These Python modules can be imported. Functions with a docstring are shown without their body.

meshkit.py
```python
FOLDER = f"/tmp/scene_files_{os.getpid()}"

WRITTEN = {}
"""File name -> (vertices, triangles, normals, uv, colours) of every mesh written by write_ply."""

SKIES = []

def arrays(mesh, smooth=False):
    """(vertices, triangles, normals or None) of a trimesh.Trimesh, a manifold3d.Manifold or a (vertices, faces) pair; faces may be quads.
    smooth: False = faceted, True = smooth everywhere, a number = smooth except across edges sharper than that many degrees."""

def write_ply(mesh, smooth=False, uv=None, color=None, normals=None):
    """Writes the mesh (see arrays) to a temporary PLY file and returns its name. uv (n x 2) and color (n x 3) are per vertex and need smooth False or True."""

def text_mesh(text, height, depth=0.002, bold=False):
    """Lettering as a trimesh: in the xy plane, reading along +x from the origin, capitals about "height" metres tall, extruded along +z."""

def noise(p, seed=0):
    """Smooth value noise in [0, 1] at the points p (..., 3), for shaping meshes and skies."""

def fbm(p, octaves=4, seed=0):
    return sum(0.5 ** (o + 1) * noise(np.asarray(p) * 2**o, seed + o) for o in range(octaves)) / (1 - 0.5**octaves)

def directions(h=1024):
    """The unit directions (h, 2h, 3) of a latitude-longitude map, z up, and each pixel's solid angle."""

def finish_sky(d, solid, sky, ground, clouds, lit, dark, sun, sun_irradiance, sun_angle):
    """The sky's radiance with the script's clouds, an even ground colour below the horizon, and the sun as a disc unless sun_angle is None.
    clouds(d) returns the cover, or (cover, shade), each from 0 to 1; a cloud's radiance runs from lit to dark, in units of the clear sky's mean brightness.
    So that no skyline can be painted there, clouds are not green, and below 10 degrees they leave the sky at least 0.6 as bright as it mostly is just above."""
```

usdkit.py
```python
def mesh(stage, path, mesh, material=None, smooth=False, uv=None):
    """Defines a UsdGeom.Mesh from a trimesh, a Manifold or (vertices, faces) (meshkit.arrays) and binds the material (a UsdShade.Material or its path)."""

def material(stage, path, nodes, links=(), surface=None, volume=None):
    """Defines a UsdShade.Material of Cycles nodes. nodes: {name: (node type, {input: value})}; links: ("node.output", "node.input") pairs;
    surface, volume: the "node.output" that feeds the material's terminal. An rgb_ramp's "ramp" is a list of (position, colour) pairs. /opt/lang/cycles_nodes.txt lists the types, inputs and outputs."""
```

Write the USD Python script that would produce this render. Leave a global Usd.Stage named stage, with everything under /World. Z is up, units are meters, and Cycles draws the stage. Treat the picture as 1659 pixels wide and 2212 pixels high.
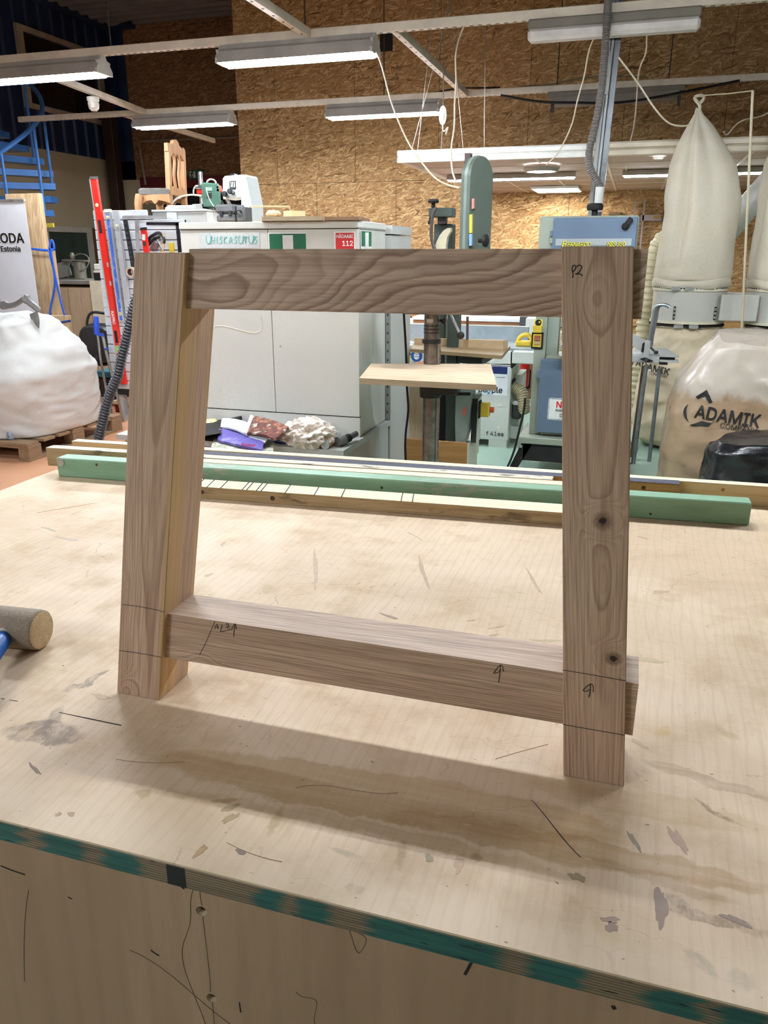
import math, random
import numpy as np, trimesh, usdkit, meshkit
from scipy.spatial import ConvexHull
from scipy.interpolate import CubicSpline, LinearNDInterpolator, NearestNDInterpolator
from shapely.geometry import Polygon, Point, LineString, box as sbox
from shapely import affinity
from shapely.ops import unary_union
from pxr import Usd, UsdGeom, UsdLux, UsdShade, Gf, Sdf, Vt
random.seed(7); np.random.seed(7)
PI = math.pi
stage = Usd.Stage.CreateInMemory()
UsdGeom.SetStageUpAxis(stage, 'Z'); UsdGeom.SetStageMetersPerUnit(stage, 1.0)
UsdGeom.Xform.Define(stage, '/World'); UsdGeom.Scope.Define(stage, '/World/Looks')

# ---------------------------------------------------------------- camera, light level, exposure
W, H, F = 1659., 2212., 1670.86
YAW, PIT = -0.299054, 0.325881
BZ = 0.86                                   # height of the bench top
CAM = np.array([0, 0, BZ + 0.70])
EXPOSURE = 0.48
TUBE = 190.0                                 # radiance of a lit tube
LIT0 = [(-3.19, 'lit twin-tube lamp just above the picture, in line with the large lit lamp'), (-.84, 'lit twin-tube lamp over the hall straight behind the leg frame, above the picture'), (1.5, 'lit twin-tube lamp over the hall, above the top right corner of the picture')]
LIT1 = [(-4.5, .85, 'lit twin-tube lamp to the left of the workbench'), (-3.19, -1.75, 'lit twin-tube lamp behind the photographer')]   # lamps over the hall that the picture does not reach
_c, _s, _cp, _sp = math.cos(YAW), math.sin(YAW), math.cos(PIT), math.sin(PIT)
RM = np.array([[1, 0, 0], [0, _cp, -_sp], [0, _sp, _cp]]) @ np.array([[1, 0, 0], [0, 0, -1], [0, 1, 0.]]) @ np.array([[_c, -_s, 0], [_s, _c, 0], [0, 0, 1]])
cam = UsdGeom.Camera.Define(stage, '/World/camera')
cam.CreateHorizontalApertureAttr(36.0); cam.CreateVerticalApertureAttr(36.0 * H / W)
cam.CreateFocalLengthAttr(36.0 * F / W); cam.CreateClippingRangeAttr(Gf.Vec2f(0.05, 200)); cam.CreateExposureAttr(EXPOSURE)
_m = np.eye(4); _m[0, :3] = RM[0]; _m[1, :3] = -RM[1]; _m[2, :3] = -RM[2]; _m[3, :3] = CAM
cam.AddTransformOp().Set(Gf.Matrix4d(_m.tolist()))

def P(px, py, Y):
    """the point of the plane y = Y seen at a pixel of the photograph"""
    d = RM.T @ np.array([(px - 829.5) / F, (py - 1106.) / F, 1]); return CAM + d * (Y / d[1])
def PZ(px, py, z):
    d = RM.T @ np.array([(px - 829.5) / F, (py - 1106.) / F, 1]); return CAM + d * ((z - CAM[2]) / d[2])
def PX(px, py, x):
    d = RM.T @ np.array([(px - 829.5) / F, (py - 1106.) / F, 1]); return CAM + d * (x / d[0])

# ---------------------------------------------------------------- materials
def C(r, g=None, b=None):
    if g is None: g = b = r
    f = lambda v: ((v / 255. + .055) / 1.055) ** 2.4 if v > 10.3 else v / 255. / 12.92
    return (f(r), f(g), f(b))
class Ref(str): pass
class G:
    """a small builder of node graphs"""
    def __init__(s): s.n, s.l = {}, []
    def __call__(s, kind, out, **kw):
        name = f'n{len(s.n)}'; inp = {}
        for k, v in kw.items():
            if isinstance(v, Ref): s.l.append((str(v), f'{name}.{k}'))
            else: inp[k] = v
        s.n[name] = (kind, inp); return Ref(f'{name}.{out}')
    def pos(s): return s('geometry', 'position')
    def math(s, op, a, b=0.5, c=0.0, clamp=False): return s('math', 'value', math_type=op, value1=a, value2=b, value3=c, use_clamp=clamp)
    def mix(s, f, a, b, t='mix'): return s('mix', 'color', mix_type=t, fac=f, color1=a, color2=b)
    def map(s, v, loc=(0, 0, 0), rot=(0, 0, 0), sc=(1, 1, 1), t='point'): return s('mapping', 'vector', mapping_type=t, vector=v, location=loc, rotation=rot, scale=sc)
    def noise(s, v, scale, detail=2., rough=.5, dist=0.): return s('noise_texture', 'fac', vector=v, scale=scale, detail=detail, roughness=rough, distortion=dist)
    def rng(s, v, a, b, c=0., d=1., smooth=True): return s('map_range', 'result', range_type='smoothstep' if smooth else 'linear', value=v, from_min=a, from_max=b, to_min=c, to_max=d, clamp=True)
    def ramp(s, f, stops): return s('rgb_ramp', 'color', fac=f, ramp=stops)
    def bump(s, h, strength=.3, dist=.002): return s('bump', 'normal', height=h, strength=strength, distance=dist)
    def out(s, name, col, rough=.5, metal=0., normal=None, **kw):
        a = dict(base_color=col, roughness=rough, metallic=metal, **kw)
        if normal is not None: a['normal'] = normal
        p = s('principled_bsdf', 'BSDF', **a)
        return usdkit.material(stage, '/World/Looks/' + name, s.n, s.l, surface=str(p))
MATS = {}
def mat(name, rgb, rough=.5, metal=0., var=.12, vs=6., fine=0., bump=0., stretch=(1, 1, 1), dirt=None, dirtamt=.5, **kw):
    """plain paint, plastic, metal, cloth: a colour with blotches, fine grain and optional dirt"""
    if name in MATS: return MATS[name]
    g = G(); p = g.map(g.pos(), sc=stretch); c = C(*rgb) if max(rgb) > 1.01 else rgb
    n = g.noise(p, vs, 4., .6)
    col = g.mix(g.rng(n, .3, .7), tuple(x * (1 - var) for x in c), tuple(min(1, x * (1 + var * .6)) for x in c))
    if fine: col = g.mix(g.rng(g.noise(p, vs * 22, 3.), .42, .68), col, tuple(x * (1 - fine) for x in c))
    if dirt is not None: col = g.mix(g.math('multiply', g.rng(g.noise(p, vs * .8, 5., .7, .6), .5, .72), dirtamt), col, C(*dirt))
    nrm = g.bump(g.noise(p, vs * 12, 3.), bump, .003) if bump else None
    r = g.rng(n, .3, .7, max(.02, rough - .06), min(1, rough + .06))
    MATS[name] = g.out(name, col, r, metal, nrm, **kw); return MATS[name]
def glow(name, rgb, strength):
    g = G(); e = g('emission', 'emission', color=rgb, strength=strength)
    return usdkit.material(stage, '/World/Looks/' + name, g.n, g.l, surface=str(e))

def wood(name, loc, rot, cen, freq, light, mid, dark, knots=(), tilt=(0, 0), warp=.006, warpz=.18, sap=None, rough=.62, fib=.35, contrast=1., knotcol=None):
    """solid timber: growth rings about an axis near the local z, warped, with knots that push the rings aside; sap = (axis, from, to, colour) tints one side"""
    g = G(); v = g.map(g.pos(), loc, rot, t='texture')
    lowp = g.map(v, sc=(1, 1, warpz))
    w1 = g.math('subtract', g.noise(lowp, 9., 2.), .5); w2 = g.math('subtract', g.noise(g.map(lowp, (3.1, 7.7, 1.3)), 34., 2.), .5)
    xyz = g.n; sep = g('separate_xyz', 'x', vector=v); base = str(sep).split('.')[0]
    x, y, z = Ref(base + '.x'), Ref(base + '.y'), Ref(base + '.z')
    xx = g.math('add', g.math('subtract', x, cen[0]), g.math('multiply', z, tilt[0]))
    yy = g.math('add', g.math('subtract', y, cen[1]), g.math('multiply', z, tilt[1]))
    r = g.math('sqrt', g.math('add', g.math('multiply', xx, xx), g.math('multiply', yy, yy)))
    r = g.math('add', r, g.math('multiply', w1, warp * 4)); r = g.math('add', r, g.math('multiply', w2, warp * .55))
    kd = []
    for (kx, ky, kz, s, amp, el) in knots:
        q = g.map(v, (kx, ky, kz), (0, 0, 0), (s, s, s * el), t='texture')
        q = g('vector_math', 'vector', vector_math_type='add', math_type='add', vector1=q, vector2=(0, 0, 0)) if False else q
        d = g('vector_math', 'value', math_type='length', vector1=q)
        k = g.math('exponent', g.math('multiply', g.math('multiply', d, d), -1.0))
        r = g.math('add', r, g.math('multiply', k, amp)); kd.append(d)
    ring = g.math('multiply', r, freq)
    ph = g.math('fraction', ring)
    f = g.ramp(ph, [(0, (0, 0, 0)), (.3, (.12, .12, .12)), (.62, (.6, .6, .6)), (.8, (1, 1, 1)), (.9, (.8, .8, .8)), (1, (.0, .0, .0))])
    per = g.noise(g.map(g.n and v, sc=(30, 30, 1.2)), 1., 2.)
    amp = g.rng(g.noise(g('combine_xyz', 'vector', x=g.math('multiply', g.math('floor', ring), .37), y=0., z=0.), 3., 0.), .3, .7, .35 * contrast, 1. * contrast)
    f = g.math('multiply', f, amp)
    fibn = g.noise(g.map(v, sc=(420, 420, 9)), 1., 3., .6)
    pores = g.rng(g.noise(g.map(v, sc=(900, 900, 26)), 1., 2.), .58, .72)
    col = g.mix(g.rng(per, .3, .7), light, mid)
    col = g.mix(f, col, dark)
    col = g.mix(g.math('multiply', g.rng(fibn, .35, .7), fib), col, tuple(c * .72 for c in dark))
    col = g.mix(g.math('multiply', g.math('multiply', pores, f), .5), col, tuple(c * .45 for c in dark))
    if sap:
        ax, a, b, sc_ = sap; src = {'x': x, 'y': y, 'z': z}[ax]
        m = g.rng(g.math('add', src, g.math('multiply', w1, .03)), a, b)
        tint = g.mix(g.math('multiply', f, .55), sc_, tuple(c * .62 for c in sc_)); tint = g.mix(g.rng(g.noise(g.map(v, sc=(60, 60, .8)), 1., 2.), .4, .62), tint, tuple(c * .72 for c in sc_))
        tint = g.mix(g.math('multiply', g.rng(fibn, .4, .7), fib * .6), tint, tuple(c * .5 for c in sc_))
        col = g.mix(m, col, tint)
    for d, (kx, ky, kz, s, a, el) in zip(kd, knots):
        if knotcol and a > 0:
            n = g.noise(g.map(v, sc=(260, 260, 260)), 1., 2.)
            dd = g.math('add', d, g.math('multiply', g.math('subtract', n, .5), .35))
            col = g.mix(g.math('multiply', g.rng(dd, .85, .4), knotcol[1] * .8), col, tuple(c * .55 for c in dark)); col = g.mix(g.math('multiply', g.rng(dd, .36, .2), knotcol[1]), col, knotcol[0])
    nrm = g.bump(g.math('add', f, fibn), .12, .0006)
    MATS[name] = g.out(name, col, rough, 0., nrm); return MATS[name]

# ---------------------------------------------------------------- shapes
cat = trimesh.util.concatenate
def rotm(rx=0, ry=0, rz=0): return trimesh.transformations.euler_matrix(rx, ry, rz)
def TM(v, f): return trimesh.Trimesh(np.asarray(v, float), np.asarray(f), process=False)
def hull(pts):
    m = trimesh.Trimesh(np.asarray(pts, float), process=False).convex_hull; return m
_CB = np.array([[sx, sy, sz] for sx in (-1, 1) for sy in (-1, 1) for sz in (-1, 1)], float)
def bx(c, s, rot=None, bev=.0):
    """a box of size s about c, edges chamfered by bev"""
    s = np.abs(np.asarray(s, float)); bev = min(bev, s.min() * .45)
    if bev <= 0: m = trimesh.creation.box(s)
    else:
        h = s / 2; pts = np.concatenate([_CB * (h - bev * np.array(k)) for k in ((1, 1, 0), (1, 0, 1), (0, 1, 1))]); m = hull(pts)
    if rot is not None: m.apply_transform(rotm(*rot))
    m.apply_translation(c); return m
def bb(x0, x1, y0, y1, z0, z1, bev=.0): return bx(((x0 + x1) / 2, (y0 + y1) / 2, (z0 + z1) / 2), (x1 - x0, y1 - y0, z1 - z0), None, bev)
def sl(px0, py0, px1, py1, Y, dep, bev=.0):
    """an upright box whose front face, on the plane y = Y, spans the given pixels"""
    mx, my = (px0 + px1) / 2, (py0 + py1) / 2
    return bb(P(px0, my, Y)[0], P(px1, my, Y)[0], Y, Y + dep, P(mx, py1, Y)[2], P(mx, py0, Y)[2], bev)
def cyl(a, b, r, r2=None, n=20):
    a, b = np.asarray(a, float), np.asarray(b, float); return tube([a, b], [r, r if r2 is None else r2], n)
def frames(p):
    p = np.asarray(p, float); t = np.gradient(p, axis=0); t /= np.linalg.norm(t, axis=1, keepdims=True) + 1e-12
    u = np.cross(t[0], [0, 0, 1.] if abs(t[0][2]) < .9 else [1., 0, 0]); u /= np.linalg.norm(u); U = [u]
    for k in range(1, len(p)):
        u = U[-1] - t[k] * (U[-1] @ t[k]); u /= np.linalg.norm(u) + 1e-12; U.append(u)
    U = np.array(U); return t, U, np.cross(t, U)
def tube(pts, r, n=10, caps=True):
    p = np.asarray(pts, float); t, U, V = frames(p); r = np.broadcast_to(r, (len(p),)); a = np.arange(n) * 2 * PI / n
    v = (p[:, None] + r[:, None, None] * (np.cos(a)[None, :, None] * U[:, None] + np.sin(a)[None, :, None] * V[:, None])).reshape(-1, 3)
    return grid(v, len(p), n, caps)
def grid(v, m, n, caps=True, flip=False):
    i, j = np.meshgrid(np.arange(m - 1), np.arange(n), indexing='ij'); k = (j + 1) % n
    q = np.stack([i * n + j, i * n + k, (i + 1) * n + k, (i + 1) * n + j], -1).reshape(-1, 4)
    f = [q[:, [0, 1, 2]], q[:, [0, 2, 3]]]
    if caps:
        v = np.vstack([v, v[:n].mean(0), v[(m - 1) * n:m * n].mean(0)]); a = np.arange(n); b = (a + 1) % n
        f += [np.stack([b, a, np.full(n, m * n)], 1), np.stack([(m - 1) * n + a, (m - 1) * n + b, np.full(n, m * n + 1)], 1)]
    f = np.vstack(f); mesh = TM(v, f)
    if mesh.volume < 0: mesh.invert()
    return mesh
def spl(pts, n=24):
    p = np.asarray(pts, float); s = np.r_[0, np.cumsum(np.linalg.norm(np.diff(p, axis=0), axis=1))]
    if len(p) < 3: return p[0] + np.linspace(0, 1, n)[:, None] * (p[-1] - p[0])
    return CubicSpline(s, p)(np.linspace(0, s[-1], n))
def wire(pts, r, n=30, k=6): return tube(spl(pts, n), r, k)
def lathe(prof, c, axis=(0, 0, 1), n=28):
    """prof: (radius, height) pairs turned about axis through c"""
    prof = np.asarray(prof, float); a = np.arange(n) * 2 * PI / n
    v = np.stack([np.outer(prof[:, 0], np.cos(a)), np.outer(prof[:, 0], np.sin(a)), np.repeat(prof[:, 1:2], n, 1)], -1).reshape(-1, 3)
    m = grid(v, len(prof), n, False); m.apply_transform(trimesh.geometry.align_vectors([0, 0, 1], axis)); m.apply_translation(c); return m
def prism(poly, y0, y1, place=None):
    """a polygon in the xz plane drawn out from y0 to y1; place: 4x4"""
    poly = poly if isinstance(poly, Polygon) or hasattr(poly, 'geoms') else Polygon(poly)
    gs = getattr(poly, 'geoms', [poly]); m = cat([trimesh.creation.extrude_polygon(g, abs(y1 - y0), engine='earcut') for g in gs])
    v = np.array(m.vertices); m = TM(np.stack([v[:, 0], max(y0, y1) - v[:, 2], v[:, 1]], 1), m.faces)
    if m.volume < 0: m.invert()
    if place is not None: m.apply_transform(place)
    return m
def text(s, height, c, depth=.002, rz=0., tilt=0., bold=False, slant=0., rx=0., anchor='l', sx=1.):
    """lettering that faces -y (turned by rz about z) with the lower left corner at c"""
    m = meshkit.text_mesh(s, height, depth, bold); v = np.array(m.vertices)
    v[:, 0] = v[:, 0] * sx + v[:, 1] * slant
    if anchor == 'm': v[:, 0] -= v[:, 0].max() / 2
    w = np.stack([v[:, 0], -v[:, 2], v[:, 1]], 1); m = TM(w, m.faces)
    m.apply_transform(rotm(rx, 0, 0)); m.apply_transform(trimesh.transformations.rotation_matrix(tilt, [0, 1, 0])); m.apply_transform(rotm(0, 0, rz)); m.apply_translation(c); return m
def strip(pts, w, t=.0006, up=(0, 0, 1)):
    """a thin flat line (pencil, crack, tape) along pts lying on a surface with normal up"""
    p = np.asarray(pts, float); up = np.asarray(up, float); d = np.gradient(p, axis=0); d /= np.linalg.norm(d, axis=1, keepdims=True) + 1e-12
    s = np.cross(up, d); s /= np.linalg.norm(s, axis=1, keepdims=True) + 1e-12; w = np.broadcast_to(w, (len(p),))[:, None] / 2
    v = np.stack([p - s * w - up * t * .3, p + s * w - up * t * .3, p + s * w * .6 + up * t, p - s * w * .6 + up * t], 1).reshape(-1, 3)
    return grid(v, len(p), 4)
def noisy(m, amp, scale, seed=0, along=None):
    v = np.array(m.vertices); m2 = TM(v, m.faces); n = m2.vertex_normals; d = (meshkit.fbm(v * scale, 4, seed) - .5) * 2 * amp
    return TM(v + (n if along is None else np.asarray(along)) * d[:, None], m.faces)
def holed(x0, x1, y0, y1, z0, z1, hx, hz, hw, hh):
    pl = sbox(x0, z0, x1, z1).difference(unary_union([sbox(a - hw / 2, b - hh / 2, a + hw / 2, b + hh / 2) for a in hx for b in hz])); return prism(pl, y0, y1)

# ---------------------------------------------------------------- things, parts and names
COUNT = {}
def _path(parent, name):
    k = (parent, name); n = COUNT.get(k, 0); COUNT[k] = n + 1
    return f'{parent}/{name}' + (f'_{n:03d}' if n else '')
class Part:
    def __init__(s, name, m, material, smooth, label, stuff=False): s.name, s.m, s.material, s.smooth, s.label, s.kids, s.stuff = name, m, material, smooth, label, [], stuff
    def add(s, name, m, material, smooth=30, label=None): s.kids.append(Part(name, m, material, smooth, label)); return s.kids[-1]
class Thing:
    """one top-level object: gather its parts in world coordinates, then done() writes an Xform at its base with the parts below it"""
    def __init__(s, name, label, category, group=None, kind=None): s.name, s.label, s.cat, s.group, s.kind, s.parts = name, label, category, group, kind, []
    def add(s, name, m, material, smooth=30, label=None, stuff=False): s.parts.append(Part(name, m, material, smooth, label, stuff)); return s.parts[-1]
    def done(s):
        every = [p.m for p in s.parts] + [k.m for p in s.parts for k in p.kids]
        b = np.array([m.bounds for m in every]); lo, hi = b[:, 0].min(0), b[:, 1].max(0); base = np.array([(lo[0] + hi[0]) / 2, (lo[1] + hi[1]) / 2, lo[2]])
        s.base = base; path = _path('/World', s.name)
        x = UsdGeom.Xform.Define(stage, path); x.AddTranslateOp().Set(Gf.Vec3d(*base.tolist())); s.path = path
        tag(x.GetPrim(), s.label, s.cat, s.group, s.kind)
        for p in s.parts:
            pp = _path(path, p.name); _mesh(pp, p, base)
            for k in p.kids: _mesh(_path(pp, k.name), k, base)
        return s
def _mesh(path, p, base):
    m = TM(np.array(p.m.vertices) - base, p.m.faces); u = usdkit.mesh(stage, path, m, p.material, p.smooth)
    if p.label: u.GetPrim().SetCustomDataByKey('label', p.label)
    if p.stuff: u.GetPrim().SetCustomDataByKey('kind', 'stuff')
def tag(prim, label, category, group=None, kind=None):
    for k, v in (('label', label), ('category', category), ('group', group), ('kind', kind)):
        if v: prim.SetCustomDataByKey(k, v)
def one(name, m, material, label, category, smooth=30, group=None, kind=None):
    """a thing that is a single mesh"""
    path = _path('/World', name); u = usdkit.mesh(stage, path, m, material, smooth); tag(u.GetPrim(), label, category, group, kind); return u
def struct(name, m, material, label, smooth=30, parts=()):
    path = _path('/World', name)
    if parts:
        x = UsdGeom.Xform.Define(stage, path); tag(x.GetPrim(), label, None, None, 'structure')
        for (n, mm, mt) in parts: usdkit.mesh(stage, _path(path, n), mm, mt, smooth)
    else:
        u = usdkit.mesh(stage, path, m, material, smooth); tag(u.GetPrim(), label, None, None, 'structure')
def copy(src, shift, label, rz=0.):
    """another of the same: an instance of a finished thing moved by shift"""
    path = _path('/World', src.name); x = UsdGeom.Xform.Define(stage, path); x.GetPrim().GetReferences().AddInternalReference(src.path)
    x.ClearXformOpOrder(); x.AddTranslateOp().Set(Gf.Vec3d(*(src.base + np.asarray(shift, float)).tolist()))
    if rz: x.AddRotateZOp().Set(math.degrees(rz))
    tag(x.GetPrim(), label, src.cat, src.group); x.GetPrim().SetInstanceable(True)

# ================================================================ THE HALL
XL, YB, YO, ZC, XR, YF = -9.65, 14.0, 11.5, 5.50, 6.5, -4.5
def osb(name, light, mid, dark):
    g = G(); sp = g('separate_xyz', 'x', vector=g.pos()); b = str(sp).split('.')[0]
    v = g('combine_xyz', 'vector', x=g.math('add', Ref(b + '.x'), Ref(b + '.y')), y=Ref(b + '.z'), z=0.)
    wv = g('noise_texture', 'color', vector=v, scale=7., detail=2., roughness=.5)
    v = g('vector_math', 'vector', math_type='multiply_add', vector1=wv, vector2=(.09, .09, 0), vector3=v)
    col = None
    for k, (a, sx, sy) in enumerate(((.25, 10, 46), (1.1, 11, 52), (-.75, 10, 48), (-.15, 8, 58))):
        q = g.map(g.map(v, (k * 1.7, k * 3.1, 0), (0, 0, a)), sc=(sx, sy, 1))
        c = g('voronoi_texture', 'color', dimensions='2D', vector=q, scale=1., randomness=1.); cb = str(c).split('.')[0]
        s = g('separate_color', 'r', color=c); sb = str(s).split('.')[0]
        fl = g.ramp(Ref(sb + '.r'), [(0, dark), (.12, mid), (.55, mid), (.8, light), (1, tuple(min(1, x * 1.12) for x in light))])
        edge = g.rng(Ref(cb + '.distance'), .38, .62); fl = g.mix(g.math('multiply', edge, .55), fl, dark)
        col = fl if col is None else g.mix(g.math('greater_than', Ref(sb + '.g'), .52), col, fl)
    fine = g.noise(g.map(v, sc=(40, 160, 1)), 1., 3.)
    col = g.mix(g.rng(fine, .35, .7, 0., .35), col, dark)
    blot = g.noise(v, .7, 3.); col = g.mix(g.rng(blot, .35, .65, 0., .22), col, mid)
    MATS[name] = g.out(name, col, .7, 0., g.bump(g('rgb_to_bw', 'val', color=col), .25, .004), specular_ior_level=.25); return MATS[name]
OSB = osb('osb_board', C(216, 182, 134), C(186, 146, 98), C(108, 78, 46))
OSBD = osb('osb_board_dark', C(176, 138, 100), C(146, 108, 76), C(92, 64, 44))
NAVY = mat('navy_sheet', (30, 45, 80), .5, .0, .25, 2.); BEIGE = mat('beige_plaster', (188, 172, 140), .8, 0, .06, 1.5)
DARKROOF = mat('roof_sheet', (140, 134, 134), .5, .2, .12, 2.)
def floor_mat(name, c1, c2, stain):
    g = G(); p = g.pos(); n = g.noise(p, 1.3, 5., .6); col = g.mix(g.rng(n, .3, .7), C(*c1), C(*c2))
    col = g.mix(g.rng(g.noise(p, 5., 5., .7, .5), .55, .75, 0., .5), col, C(*stain)); col = g.mix(g.rng(g.noise(p, 60., 3.), .6, .75, 0., .25), col, C(220, 215, 200))
    return g.out(name, col, g.rng(n, .3, .7, .32, .5))
FT = floor_mat('floor_terracotta', (196, 140, 106), (206, 152, 116), (160, 112, 84)); FG = floor_mat('floor_green', (160, 188, 172), (172, 200, 182), (128, 152, 140))
struct('floor', None, None, 'workshop floor painted terracotta on the left and pale green on the right', parts=[
    ('terracotta_paint', bb(XL, -1.95, YF, YB, -.1, 0), FT), ('green_paint', bb(-1.95, XR, YF, YB, -.1, 0), FG)])
def ribs(x0, x1, z0, z1, y, pitch, depth):
    """an upright ribbed sheet in the xz plane"""
    n = int((x1 - x0) / pitch); pts = []
    for i in range(n):
        a = x0 + i * pitch; pts += [(a, 0), (a + pitch * .55, 0), (a + pitch * .65, -depth), (a + pitch * .9, -depth)]
    pts.append((x1, 0)); p = np.array(pts); k = len(p)
    v = np.vstack([np.c_[p[:, 0], p[:, 1] + y, np.full(k, z0)], np.c_[p[:, 0], p[:, 1] + y, np.full(k, z1)]])
    i = np.arange(k - 1); f = np.vstack([np.c_[i, i + 1, i + k + 1], np.c_[i, i + k + 1, i + k]]); return TM(v, f)
rz90 = trimesh.transformations.rotation_matrix(PI / 2, [0, 0, 1])
def ribs_left(y0, y1, z0, z1, x, pitch, depth):
    m = ribs(y0, y1, z0, z1, 0, pitch, depth); v = np.array(m.vertices); return TM(np.c_[x - v[:, 1], v[:, 0], v[:, 2]], m.faces)
struct('wall_left', None, None, 'left wall, dark navy ribbed sheet above and beige plaster below', parts=[
    ('lower_wall', bb(XL - .2, XL, YF, YB, 0, 3.17), BEIGE), ('upper_backing', bb(XL - .2, XL - .03, YF, YB, 3.17, ZC), NAVY), ('ribbed_sheet', ribs_left(6, YB, 3.17, ZC, XL + .0, .3, .035), NAVY)])
osb_l0, osb_r0 = P(278, 200, YB)[0], -5.8
panels = []
def sheets(x0, x1, z0, z1, y, off, m, wx=1.22, hz=2.5, gap=.003):
    z = z0; r = 0
    while z < z1 - .02:
        x = x0 - (off if r % 2 else 0)
        while x < x1 - .02:
            a, b = max(x, x0), min(x + wx, x1)
            if b - a > .03: panels.append(('osb_panel', bb(a + gap, b - gap, y - .018 - .001 * ((r + int(x * 7)) % 3), y, z + gap, min(z + hz, z1) - gap), m))
            x += wx
        z += hz; r += 1
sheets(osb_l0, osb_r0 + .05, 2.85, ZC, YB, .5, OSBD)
dark = mat('dark_interior', (26, 20, 20), .8); RED = mat('dark_red_paint', (96, 26, 30), .6)
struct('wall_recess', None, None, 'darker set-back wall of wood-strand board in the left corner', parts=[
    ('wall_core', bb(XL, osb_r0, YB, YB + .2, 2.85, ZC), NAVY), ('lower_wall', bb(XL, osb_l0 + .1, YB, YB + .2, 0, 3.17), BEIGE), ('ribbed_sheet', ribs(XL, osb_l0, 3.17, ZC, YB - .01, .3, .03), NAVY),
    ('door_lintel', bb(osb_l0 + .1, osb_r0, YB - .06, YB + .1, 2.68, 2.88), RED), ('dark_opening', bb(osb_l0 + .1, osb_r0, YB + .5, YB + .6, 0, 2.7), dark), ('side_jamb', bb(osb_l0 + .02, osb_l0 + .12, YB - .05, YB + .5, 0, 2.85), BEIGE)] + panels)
panels = []
sheets(osb_r0, XR, 0, ZC, YO, .61, OSB)
vent = P(835.5, 92, YO)
struct('wall_back', None, None, 'tall back wall clad in golden wood-strand board sheets', parts=[('wall_core', bb(osb_r0 + .002, XR, YO, YO + .1, 0, ZC), OSBD), ('side_core', bb(osb_r0 + .002, osb_r0 + .1, YO, YB, 0, ZC), OSBD)] + panels)
one('wall_vent', bb(vent[0] - .09, vent[0] + .09, YO - .03, YO - .017, vent[2] - .11, vent[2] + .11), mat('black_matt', (14, 13, 13), .7), 'small square black vent opening high on the wood-strand wall', 'vent')
struct('wall_right', bb(XR, XR + .2, YF, YB, 0, ZC), BEIGE, 'right wall of the hall')
struct('wall_front', bb(XL, XR, YF - .2, YF, 0, ZC), BEIGE, 'wall behind the photographer')
roofv = ribs(YF, YB, 0, 1, 0, .26, .10); rv = np.array(roofv.vertices)
struct('ceiling', None, None, 'dark ribbed steel roof sheet', parts=[('roof_backing', bb(XL, XR, YF, YB, ZC + .06, ZC + .2), DARKROOF),
    ('ribbed_sheet', TM(np.c_[np.where(rv[:, 2] > .5, XR, XL), rv[:, 0], ZC + rv[:, 1]], roofv.faces), DARKROOF)])
struct('trim_1', tube([(XL + .08, 6, ZC - .1), (XL + .08, YB - .1, ZC - .1), (osb_l0 + .3, YB - .1, ZC - .1)], .07, 8), NAVY, 'dark gutter trim under the roof along the left wall')
def frame4(q, w, t, n, inset=0.):
    """a flat frame along the quad q (4 corners in a plane with normal n)"""
    out = []; q = [np.asarray(p, float) for p in q]; c = sum(q) / 4
    for k in range(4):
        a, b = q[k], q[(k + 1) % 4]; ia, ib = [p + (c - p) / np.linalg.norm(c - p) * w * 1.4 for p in (a, b)]
        out.append(hull([p + np.asarray(n) * s for p in (a, b, ia, ib) for s in (0, t)]))
    return out
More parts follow.
